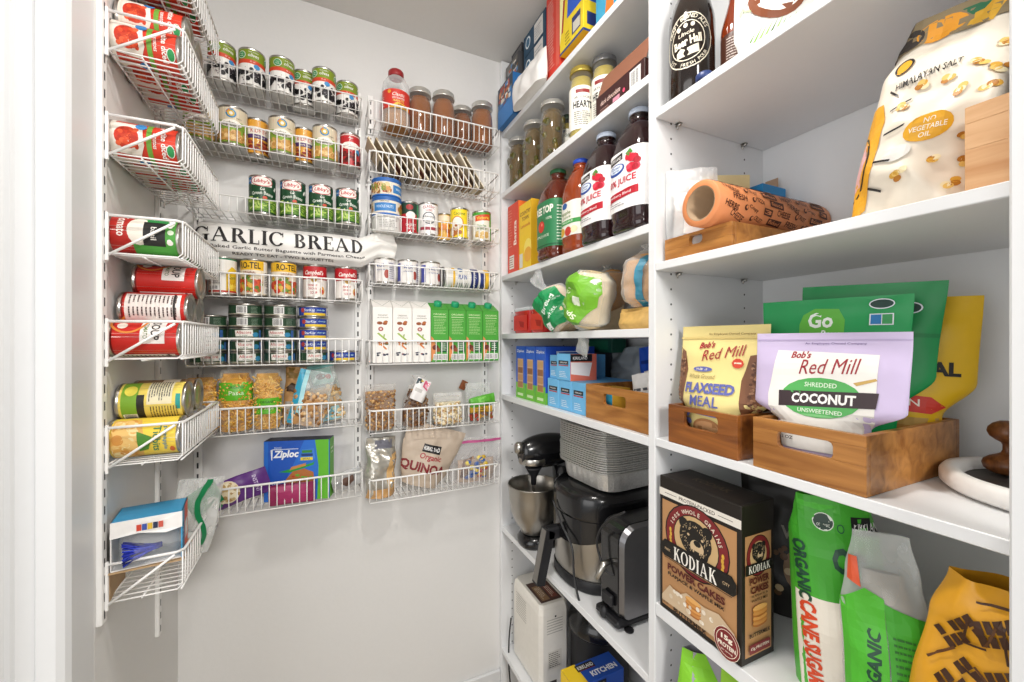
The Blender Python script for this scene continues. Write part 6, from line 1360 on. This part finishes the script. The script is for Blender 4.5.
o, B = soft_bag('flaxseed_pouch', 'pale yellow flaxseed meal pouch standing in the small crate', 'pouch', .175, .222, .08, M('#e9d68f', .42, 0, .03), flax, amp=.0025, seed=91, freq=14, pw=((0, .62), (.25, .78), (.36, 1), (1, 1.0)), pd=((0, .8), (.3, 1), (.7, .5), (.92, .1), (1, .04)), cell=.01)
tr(o, (FXX, FYY, z + .009), FACE + .1, 0, -.06)
KX, KY = .690, .358
coco = [('p', [(-.062, .02), (.062, .02), (.064, .165), (-.062, .17), (-.07, .1)], '#eeebe4'), ('p', [(-.095, .0), (-.062, .0), (-.06, .04), (-.085, .055)], '#6d665e'), ('r', -.1, .186, .1, .188, '#b8a8cc'), T('An Employee-Owned Company', .012, .181, .004, '#6a5a8a', w=.075), T("Bob's", -.028, .163, .0115, red_, w=.026, sh=.2, b=1.5), T('Red Mill', .008, .146, .022, red_, w=.07, b=0, sh=.25, rot=3),
        ('p', [(.038, .124), (.062, .132), (.064, .129), (.042, .12)], '#c9a45a'), ('e', .0, .099, .05, .03, '#55ae5a'), ('p', [(-.052, .082), (.064, .09), (.066, .112), (-.054, .106)], '#3a2c30'), T('SHREDDED', .0, .118, .007, '#e3f0dc', w=.04), T('COCONUT', .004, .0975, .015, '#f4f2ee', w=.078, b=1.8, rot=2), T('UNSWEETENED', .002, .079, .006, '#e3f0dc', w=.054), ('e', .0, .0725, .02, .002, '#7cc47c'), T('naturally sweet', .006, .05, .004, '#4a4448', w=.04), T('12 OZ', -.04, .035, .005, '#4a4448', w=.02), ('e', .045, .034, .006, .006, '#2c6b44')]
o, B = soft_bag('coconut_pouch', 'lilac and white shredded coconut pouch at the front of the larger crate', 'pouch', .192, .198, .05, M('#cbbcdc', .42, 0, .03), coco, amp=.0025, seed=92, freq=14, pw=((0, .52), (.3, .6), (.44, .98), (1, 1)), pd=((0, .9), (.3, 1), (.7, .6), (.92, .12), (1, .04)), cell=.01)
tr(o, (KX - .008, KY, z + .016), FACE + .22, 0, -.08)
gr = [('p', [(-.1, .15), (.11, .15), (.11, .158), (-.1, .157)], '#17894c'), ('p', [(-.04, .2), (-.036, .192), (-.01, .19), (.012, .196), (.02, .205), (.02, .226), (.012, .244), (-.02, .246), (-.036, .236), (-.041, .22)], '#5fb53a'), T('Go', -.012, .226, .026, '#f4f8f0', w=.034, b=1.4), T('Raw', .002, .203, .012, '#f4f8f0', w=.024, sh=.2), ('r', .05, .216, .078, .234, '#e8ecf2'), ('r', .0515, .2175, .064, .2325, '#2f7ab8'), ('r', .065, .2175, .0765, .2325, '#3f9a5a'), ('e', .064, .249, .014, .007, '#24413a'), ('o', .064, .249, .015, .008, .0015, '#e8ecf2')]
o, B = soft_bag('snack_pouch', 'bright green pouch with white round logo just behind the coconut pouch', 'pouch', .195, .262, .045, M('#189a52', .38, 0, .04), gr, amp=.003, seed=93, freq=12, pw=((0, .46), (.3, .5), (.5, .95), (1, 1.02)), pd=((0, .9), (.3, 1), (.7, .6), (.92, .12), (1, .04)), cell=.012)
tr(o, (.752, .385, z + .009), FACE + .26, .0, -.04)
o, B = soft_bag('snack_pouch', 'second bright green pouch, farther back and topmost of the green pair', 'pouch', .18, .285, .03, M('#128a48', .38, 0, .04), [('e', .052, .245, .014, .009, '#e8ecf2'), ('e', .052, .245, .012, .0075, '#24413a'), ('r', -.1, .2, .1, .206, '#0f7a40')], amp=.003, seed=94, freq=12, pw=((0, .44), (.3, .5), (.5, .92), (1, 1.0)), pd=((0, .9), (.3, 1), (.7, .6), (.92, .12), (1, .04)))
tr(o, (.80, .366, z + .009), FACE + .26, .04, -.02)
yel = [('p', [(-.06, .0), (.06, .0), (.07, .075), (-.07, .07)], '#c9a05a'), ('p', [(-.06, .085), (.03, .08), (.045, .092), (.03, .106), (-.06, .11)], '#cf3a2c'), T('PROTEIN', -.02, .096, .011, '#f6eadc', w=.075), T('ORIGINAL', -.0, .15, .022, '#1f1b18', w=.12, b=2), ('e', .0, .035, .04, .025, '#b5803f'), ('p', [(-.06, .0), (.06, .0), (.06, .012), (-.06, .014)], '#c2642a'), ('p', [(-.06, .17), (-.035, .178), (-.05, .2)], '#b5342a')]
o, B = soft_bag('protein_pouch', 'yellow pouch with black print at the back of the larger crate', 'pouch', .16, .262, .05, M('#e6b81f', .36, 0, .04), yel, amp=.004, seed=95, freq=13, ridge=.003, pw=((0, .46), (.28, .52), (.5, .96), (1, 1)), pd=((0, .9), (.3, 1), (.7, .6), (.92, .12), (1, .04)), cell=.012)
tr(o, (.862, .332, z + .009), FACE + .3, .03, 0)
t = thing('serving_tray', 'round white rimmed tray with a dark centre at the right end of the shelf', 'tray', (.845, .150, z), 0)
mb = MB(); mb.lathe([(.09, 0), (.122, .002), (.128, .008), (.128, .02), (.124, .026), (.116, .027), (.108, .024), (.104, .014)], M('#f0eeea', .3), 56, cap=False); mb.build('rim', t)
mb = MB(); mb.lathe([(.105, .0035), (.1045, .0135), (.0005, .014)], M('#4a4848', .5), 48); mb.build('plate', t)
t = thing('wood_finial', 'brown turned wooden ornament standing on the white tray', 'ornament', (.868, .222, z + .0145), 0); t.scale = (.55, .55, .55)
mb = MB(); mb.lathe([(.016, 0), (.032, .004), (.042, .013), (.045, .024), (.042, .034), (.032, .043), (.02, .049), (.012, .054), (.009, .062), (.009, .074), (.012, .081), (.022, .087), (.032, .096), (.036, .107), (.034, .118), (.026, .128), (.014, .135), (.0005, .137)], wood('#5a3218', '#8f5a30', 8, .35, 'Z'), 28); mb.build('turned_body', t)
# --- pancake mix box
z = ZB[3] + E
w, d, h = .18, .086, .268
tan, blk, mar = '#b5875a', '#17130f', '#7a2326'
def oval_word(mb, S, word, cx, cz, rx, rz, a0, a1, hh, c):
    n = len(word)
    for i, ch in enumerate(word):
        if ch == ' ': continue
        a = math.radians(a0 + (a1 - a0) * i / (n - 1)); mb.ink(S, [T(ch, cx + rx * math.cos(a), cz + rz * math.sin(a), hh, c, rot=math.degrees(math.atan2(math.sin(a), math.cos(a) * 1.0)) - 90)], cell=None, off=.0016)
def bear(cx, cz, s):
    f = M('#1b1713', .6); l = M('#cbb08a', .6); out = [('e', cx - .62 * s, cz + .62 * s, .26 * s, .26 * s, f), ('e', cx + .62 * s, cz + .62 * s, .26 * s, .26 * s, f), ('e', cx, cz + .1 * s, .86 * s, .8 * s, f), ('e', cx + .1 * s, cz - .35 * s, .6 * s, .5 * s, f)]
    r = random.Random(7)
    for i in range(90):
        a = r.uniform(0, 2 * PI); q = r.uniform(.5, .84); x, zq = cx + q * s * .95 * math.cos(a), cz + .1 * s + q * s * .85 * math.sin(a)
        out.append(('p', [(x - .012 * s, zq), (x + .03 * s, zq + .07 * s), (x + .022 * s, zq - .01 * s)], l))
    out += [('e', cx + .12 * s, cz - .2 * s, .36 * s, .32 * s, l), ('e', cx + .14 * s, cz - .02 * s, .2 * s, .14 * s, f), ('p', [(cx - .16 * s, cz - .36 * s), (cx + .38 * s, cz - .36 * s), (cx + .3 * s, cz - .56 * s), (cx - .08 * s, cz - .56 * s)], f), ('e', cx - .34 * s, cz + .22 * s, .07 * s, .06 * s, l), ('e', cx + .4 * s, cz + .22 * s, .07 * s, .06 * s, l), ('e', cx - .06 * s, cz - .4 * s, .04 * s, .06 * s, l), ('e', cx + .28 * s, cz - .4 * s, .04 * s, .06 * s, l)]
    return out
def pancakes(cx, cz, s):
    out = []
    for i in range(4): out += [('e', cx, cz - .5 * s + i * .34 * s, .8 * s, .26 * s, ['#a8642f', '#c07a3a', '#b06c32', '#c8863f'][i]), ('e', cx, cz - .42 * s + i * .34 * s, .78 * s, .2 * s, ['#c98a48', '#d99a54', '#cf8f4a', '#e0a860'][i])]
    return out
def mix_box(name_label, loc, rot):
    mb = MB(); mb.box(-w / 2, -d / 2, 0, w / 2, d / 2, h, M('#1d1712', .45), .0015)
    S = S_front(w, d, h)
    mb.ink(S, [('r', -.082, .01, .082, .222, tan), ('r', -w / 2, .229, w / 2, .244, '#e3ddd2'), T('PROTEIN-PACKED', 0, .2365, .007, '#3a3028', w=.08), ('r', -.075, .236, -.046, .237, '#3a3028'), ('r', .046, .236, .075, .237, '#3a3028'),
               ('e', -.002, .166, .07, .066, mar), ('o', -.002, .166, .072, .068, .0025, blk), ('e', -.002, .166, .05, .048, '#c9a878'), ('o', -.002, .166, .051, .049, .0018, blk)], cell=None)
    mb.ink(S, bear(-.002, .168, .042), cell=None, off=.0010)
    for sx in (-1, 1):
        for i in range(6): mb.ink(S, [('e', -.002 + sx * (.0575 + .001 * (i % 2)), .128 + i * .008, .003, .005, '#d9a83f')], cell=None, off=.001)
    mb.ink(S, [('p', [(-.083, .118), (-.074, .108), (.074, .108), (.083, .118), (.083, .134), (.074, .144), (-.074, .144), (-.083, .134)], blk), ('r', -.078, .1095, .078, .1105, tan)], cell=None, off=.0022)
    ink_serif(mb, S, 'KODIAK', -.002, .126, .025, .098, M('#efeae0', .5), off=.0026, cell=None)
    oval_word(mb, S, '100% WHOLE GRAINS', -.002, .163, .0585, .058, 158, 22, .0075, '#efe3cf')
    mb.ink(S, [T('PARK', -.066, .126, .005, '#cbb08a', w=.014), T('CITY', .064, .126, .005, '#cbb08a', w=.014), T('POWER CAKES', -.002, .0935, .0135, '#5a231c', w=.128, b=2), T('FLAPJACK & WAFFLE MIX', -.002, .079, .0085, '#2a1c14', w=.126, b=1.6),
               ('p', [(-.08, .03), (-.06, .058), (-.04, .05), (-.02, .064), (.02, .06), (.05, .066), (.08, .05), (.08, .02), (-.08, .02)], '#cdb494')], cell=None, off=.0030)
    mb.ink(S, pancakes(-.004, .044, .022) + specks(24, -.07, .075, .026, .056, .004, ['#e6d9c6', '#d9c8ae', '#f0e8da'], 5)[:24] + [T('BUTTERMILK', -.012, .0165, .0085, '#2a1c14', w=.076, b=1.6), T('NET WT', -.07, .018, .004, '#3a2a1e', w=.014)], cell=None, off=.0033)
    mb.ink(S, [('e', .066, .026, .025, .027, '#efe3cf'), ('e', .066, .026, .0242, .0262, mar), ('o', .066, .026, .0205, .0222, .001, '#efe3cf'), T('15g', .066, .034, .011, '#f2ead8', w=.022, b=2), T('PROTEIN', .066, .0215, .0075, '#f2ead8', w=.034, b=1.6), T('per serving', .066, .0125, .004, '#f2ead8', w=.022)], cell=None, off=.0042)
    S = S_right(w, d, h)
    mb.ink(S, [('r', -.034, .012, .034, .215, tan), ('e', 0, .178, .03, .034, mar), ('o', 0, .178, .031, .035, .0015, blk), ('e', 0, .178, .0215, .0245, '#c9a878')] , cell=None)
    mb.ink(S, bear(0, .183, .02), cell=None, off=.0010)
    mb.ink(S, [('p', [(-.035, .15), (.035, .15), (.035, .168), (-.035, .168)], blk)], cell=None, off=.0022); ink_serif(mb, S, 'KODIAK', 0, .159, .0125, .056, M('#efeae0', .5), off=.0026, cell=None)
    mb.ink(S, [T('POWER', 0, .139, .0125, '#5a231c', w=.05, b=2), T('CAKES', 0, .124, .0125, '#5a231c', w=.046, b=2), T('FLAPJACK &', 0, .113, .005, '#2a1c14', w=.042), T('WAFFLE MIX', 0, .106, .005, '#2a1c14', w=.042)] + pancakes(0, .078, .024) + [T('BUTTERMILK', 0, .049, .0068, '#2a1c14', w=.054, b=1.4), ('r', -.027, .018, .027, .034, mar), T('15g PROTEIN', 0, .026, .006, '#f2ead8', w=.046)], cell=None, off=.0030)
    mb.ink(S_top(w, d, h), [('r', -.08, -.03, .08, .03, '#2a2019'), T('KODIAK', 0, 0, .02, '#5a4a3a', w=.08)], cell=None)
    return solo(mb, 'pancake_mix_box', name_label, 'box', loc, rot)
mix_box('black and tan pancake mix box with a bear emblem', (.674, .541, z), FACE)
# dark pouch behind the box
o, B = soft_bag('protein_pouch', 'black pouch with pale letters standing behind the pancake mix box', 'pouch', .15, .27, .07, M('#24211f', .42), [T('PO', .045, .205, .028, '#b8b2a8', w=.05, b=2), T('WER', .03, .165, .024, '#8f897f', w=.07), ('e', .03, .1, .03, .04, '#8a6a4a'), ('e', .035, .07, .02, .02, '#b5936a')] + specks(16, -.02, .06, .04, .14, .006, ['#c9b08a', '#6a4a30'], 3), amp=.004, seed=96)
tr(o, (.85, .515, z), FACE + .5, 0)
# --- sugar and flour bags
SX_, SY_ = .725, .355
sug = [('r', -.085, .0, .085, .155, '#efe7d8'), ('p', [(-.085, .165), (-.03, .158), (.085, .15), (.085, .3), (-.085, .3)], '#43a82c'), ('p', [(-.06, .285), (-.02, .28), (.02, .292), (.06, .285), (.06, .3), (-.06, .3)], '#52bd38'), ('p', [(.028, .252), (.082, .248), (.082, .274), (.028, .276)], '#17181a'), T('KIRKLAND', .056, .262, .012, '#f0f0ee', w=.046), ('e', -.018, .265, .018, .013, '#e8efe2'), ('e', -.018, .265, .0165, .0118, '#1f3a2e'), T('USDA', -.018, .268, .006, '#e8efe2', w=.022), T('ORGANIC', -.018, .26, .004, '#e8efe2', w=.022), ('o', .01, .258, .006, .006, .0015, '#1f5a3c'),
       T('ORGANIC', -.06, .19, .021, '#1d4a34', w=.088, rot=-87, b=2), T('CANE SUGAR', -.052, .083, .026, '#d8481f', w=.125, rot=-87, b=2), T('OR', .02, .215, .036, '#1d4a34', w=.06, b=2, rot=-8), T('CA', .06, .165, .036, '#d8481f', w=.05, b=2, rot=-14)]
o, B = soft_bag('sugar_bag', 'green topped bag reading ORGANIC CANE SUGAR beside the pancake box', 'bag', .165, .30, .10, M('#4cb232', .35, 0, .03), sug, amp=.004, seed=97, freq=13, ridge=.004, pw=((0, 1), (.5, .98), (.8, .94), (.93, .8), (1, .72)), pd=((0, .8), (.3, 1), (.7, .8), (.92, .4), (1, .2)), cell=.012)
tr(o, (SX_ + .01, SY_, z), face_cam(SX_, SY_) + .15, -.06); o.scale.x = .74
GXX, GYY = .65, .268
grn_ = [('p', [(-.07, .0), (-.005, .0), (.0, .205), (-.03, .215), (-.07, .19)], '#4fb62f'), ('p', [(.0, .0), (.07, .0), (.07, .095), (.0, .105)], '#d9d9d6'), ('p', [(.0, .105), (.07, .095), (.07, .185), (.0, .2)], '#3f9f2a'), T('ORGANIC', -.025, .118, .022, '#1d4a34', w=.09, rot=84, b=2)] + lines(.006, .06, .01, .085, 9, '#4a5058') + lines(.008, .05, .11, .165, 7, '#2c6b2a') + [('r', .008, .02, .04, .03, '#2a2c30')] + \
       [('p', [(-.055 + i * .014, .005), (-.049 + i * .014, .005), (-.043 + i * .014 + .006 * math.sin(i), .03), (-.05 + i * .014, .055), (-.056 + i * .014, .05), (-.05 + i * .014, .03)], '#1d5a2a') for i in range(3)] + [('p', [(-.055, .22), (-.035, .215), (-.04, .25), (-.052, .25)], '#d2552f')]
t, B = soft_bag('flour_bag', 'green bag with clear crumpled top in the middle of the row', 'bag', .15, .285, .085, clear_plastic('#dfe3e0', .3, .1), grn_, amp=.006, seed=98, off=.0015, freq=15, ridge=.006, fill=('contents', lambda mb, B: core(mb, B, M('#8f8578', .6, 0, .5, scale=25), .72, 0, .82)), part='film_bag', pw=((0, 1), (.6, .98), (.8, .8), (1, .6)), cell=.012)
tr(t, (GXX + .035, GYY + .006, z), face_cam(GXX, GYY) + .1, -.05); t.scale = (.64, .7, 1.0)
BX2, BY2 = .66, .200
yb = [('p', [(-.09, .0), (-.02, .0), (-.04, .05), (-.09, .08)], '#b58a5a'), ('p', [(-.02, .0), (.09, .0), (.09, .04), (.01, .03)], '#d9d2c4')]
rnd = random.Random(9)
for (cx_, cz_, a_) in ((-.055, .215, .9), (-.02, .235, .5), (.03, .225, -.3), (-.05, .165, 1.0), (-.005, .19, .6), (.045, .18, .2), (.0, .14, -.5), (.04, .13, -.4), (-.03, .115, .8), (.065, .21, -.6)):
    c_, s_ = math.cos(a_), math.sin(a_)
    for k in range(5):          # stamped ladder of blocks, like printed letters
        x, zz = cx_ + (k - 2) * .0095 * c_, cz_ + (k - 2) * .0095 * s_
        for q in (-1, 1):
            L_, H_ = .0075, .011; bx, bz = x - q * .0065 * s_, zz + q * .0065 * c_
            if rnd.random() < .85: yb.append(('p', [(bx - L_ * c_ * .5 + H_ * s_ * .5, bz - L_ * s_ * .5 - H_ * c_ * .5), (bx + L_ * c_ * .5 + H_ * s_ * .5, bz + L_ * s_ * .5 - H_ * c_ * .5), (bx + L_ * c_ * .5 - H_ * s_ * .5, bz + L_ * s_ * .5 + H_ * c_ * .5), (bx - L_ * c_ * .5 - H_ * s_ * .5, bz - L_ * s_ * .5 + H_ * c_ * .5)], '#3f220c'))
yb += slivers(30, -.085, .085, .05, .26, .034, .0013, ['#3f220c', '#5a3512'], 4) + [T('FLOUR', .03, .06, .026, '#f0e2c4', w=.09, rot=30, b=2)]
o, B = soft_bag('snack_bag', 'crumpled golden yellow bag with dark brown stamped print at the right', 'bag', .19, .275, .085, M('#dd9f27', .32, 0, .08), yb, amp=.009, seed=99, off=.003, res=(64, 64), freq=15, ridge=.013, pw=((0, .95), (.5, 1), (.8, .9), (1, .75)), pd=((0, .8), (.4, 1), (.8, .7), (1, .3)), cell=.008)
tr(o, (BX2 + .015, BY2 - .012, z), face_cam(BX2, BY2) + .05, .1); o.scale.x = .8
# --- lowest shelf of the near bay
z = ZB[4] + E
LXX, LYY = .70, .545
t, B = soft_bag('produce_bag', 'lime green and grey mesh bag on the lowest shelf below the pancake box', 'bag', .2, .29, .1, M('#9a98a0', .45, 0, .08), [('p', [(-.1, .0), (-.06, .0), (-.05, .15), (-.03, .24), (-.06, .29), (-.1, .29)], '#7fc42a'), ('p', [(-.02, .0), (.03, .0), (.04, .1), (.0, .16)], '#5fae24'), ('p', [(.04, .2), (.08, .18), (.08, .25), (.05, .26)], '#1f9a4a'), ('p', [(.03, .0), (.1, .0), (.1, .17), (.05, .14)], '#8a6238'), ('p', [(-.03, .24), (.06, .27), (.06, .29), (-.03, .29)], '#9fd63f')], amp=.01, seed=101, freq=16, ridge=.008, fill=('contents', lambda mb, B: core(mb, B, M('#7a6a4a', .6, 0, .3), .85, 0, .8)), part='mesh_bag', cell=.012)
tr(t, (LXX, LYY, z), face_cam(LXX, LYY) + .3, .1)
# ================================================================== light and camera
lamp = thing('ceiling_light', 'round flush white ceiling light above the pantry opening', 'ceiling light', (.2, .5, CEIL - .03))
mb = MB(); mb.lathe([(.12, .03), (.125, .012), (.118, .004), (.072, .003), (.07, .01)], WHITE, 40, cap=False); mb.build('trim_ring', lamp)
em = bpy.data.materials.new('lamp_glow'); em.use_nodes = True
eb = em.node_tree.nodes['Principled BSDF']; eb.inputs['Emission Color'].default_value = (1, .955, .9, 1); eb.inputs['Emission Strength'].default_value = 205
mb = MB(); mb.lathe([(.0001, .0), (.04, .001), (.07, .004)], em, 40, cap=False); mb.build('diffuser', lamp)
w = bpy.data.worlds.new('World'); SC.world = w; w.use_nodes = True
bg = w.node_tree.nodes['Background']; bg.inputs['Color'].default_value = (.95, .975, 1, 1); bg.inputs['Strength'].default_value = .46
def area(name, loc, target, size, power, col):
    l = bpy.data.lights.new(name, 'AREA'); l.shape = 'RECTANGLE'; l.size, l.size_y = size; l.energy = power; l.color = col
    o = bpy.data.objects.new(name, l); COL.objects.link(o); o.location = loc
    o.rotation_euler = (Vector(target) - Vector(loc)).to_track_quat('-Z', 'Y').to_euler(); o['kind'] = 'structure'
    return o
area('shelf_fill_light', (-1.5, -.35, 1.25), (.7, .7, 1.1), (1.6, 1.7), 19, (1, .99, .98))  # unseen fill lamp added to brighten the shelf interiors, no actual window
area('hall_light', (.05, -1.5, 2.15), (.1, 1.46, .75), (.5, .5), 30, (1, .975, .94))
cam = bpy.data.cameras.new('camera'); co = bpy.data.objects.new('camera', cam); COL.objects.link(co)
cam.sensor_width = 36; cam.sensor_fit = 'HORIZONTAL'; cam.lens = 36 * F_PX / 1024; cam.clip_start = .01
co.location = (0, 0, CAMZ); co.rotation_euler = (PI / 2, 0, -YAW)
SC.camera = co
SC.view_settings.view_transform = 'Standard'; SC.view_settings.look = 'None'
SC.view_settings.gamma = 1; SC.view_settings.use_curve_mapping = False; SC.view_settings.exposure = .07
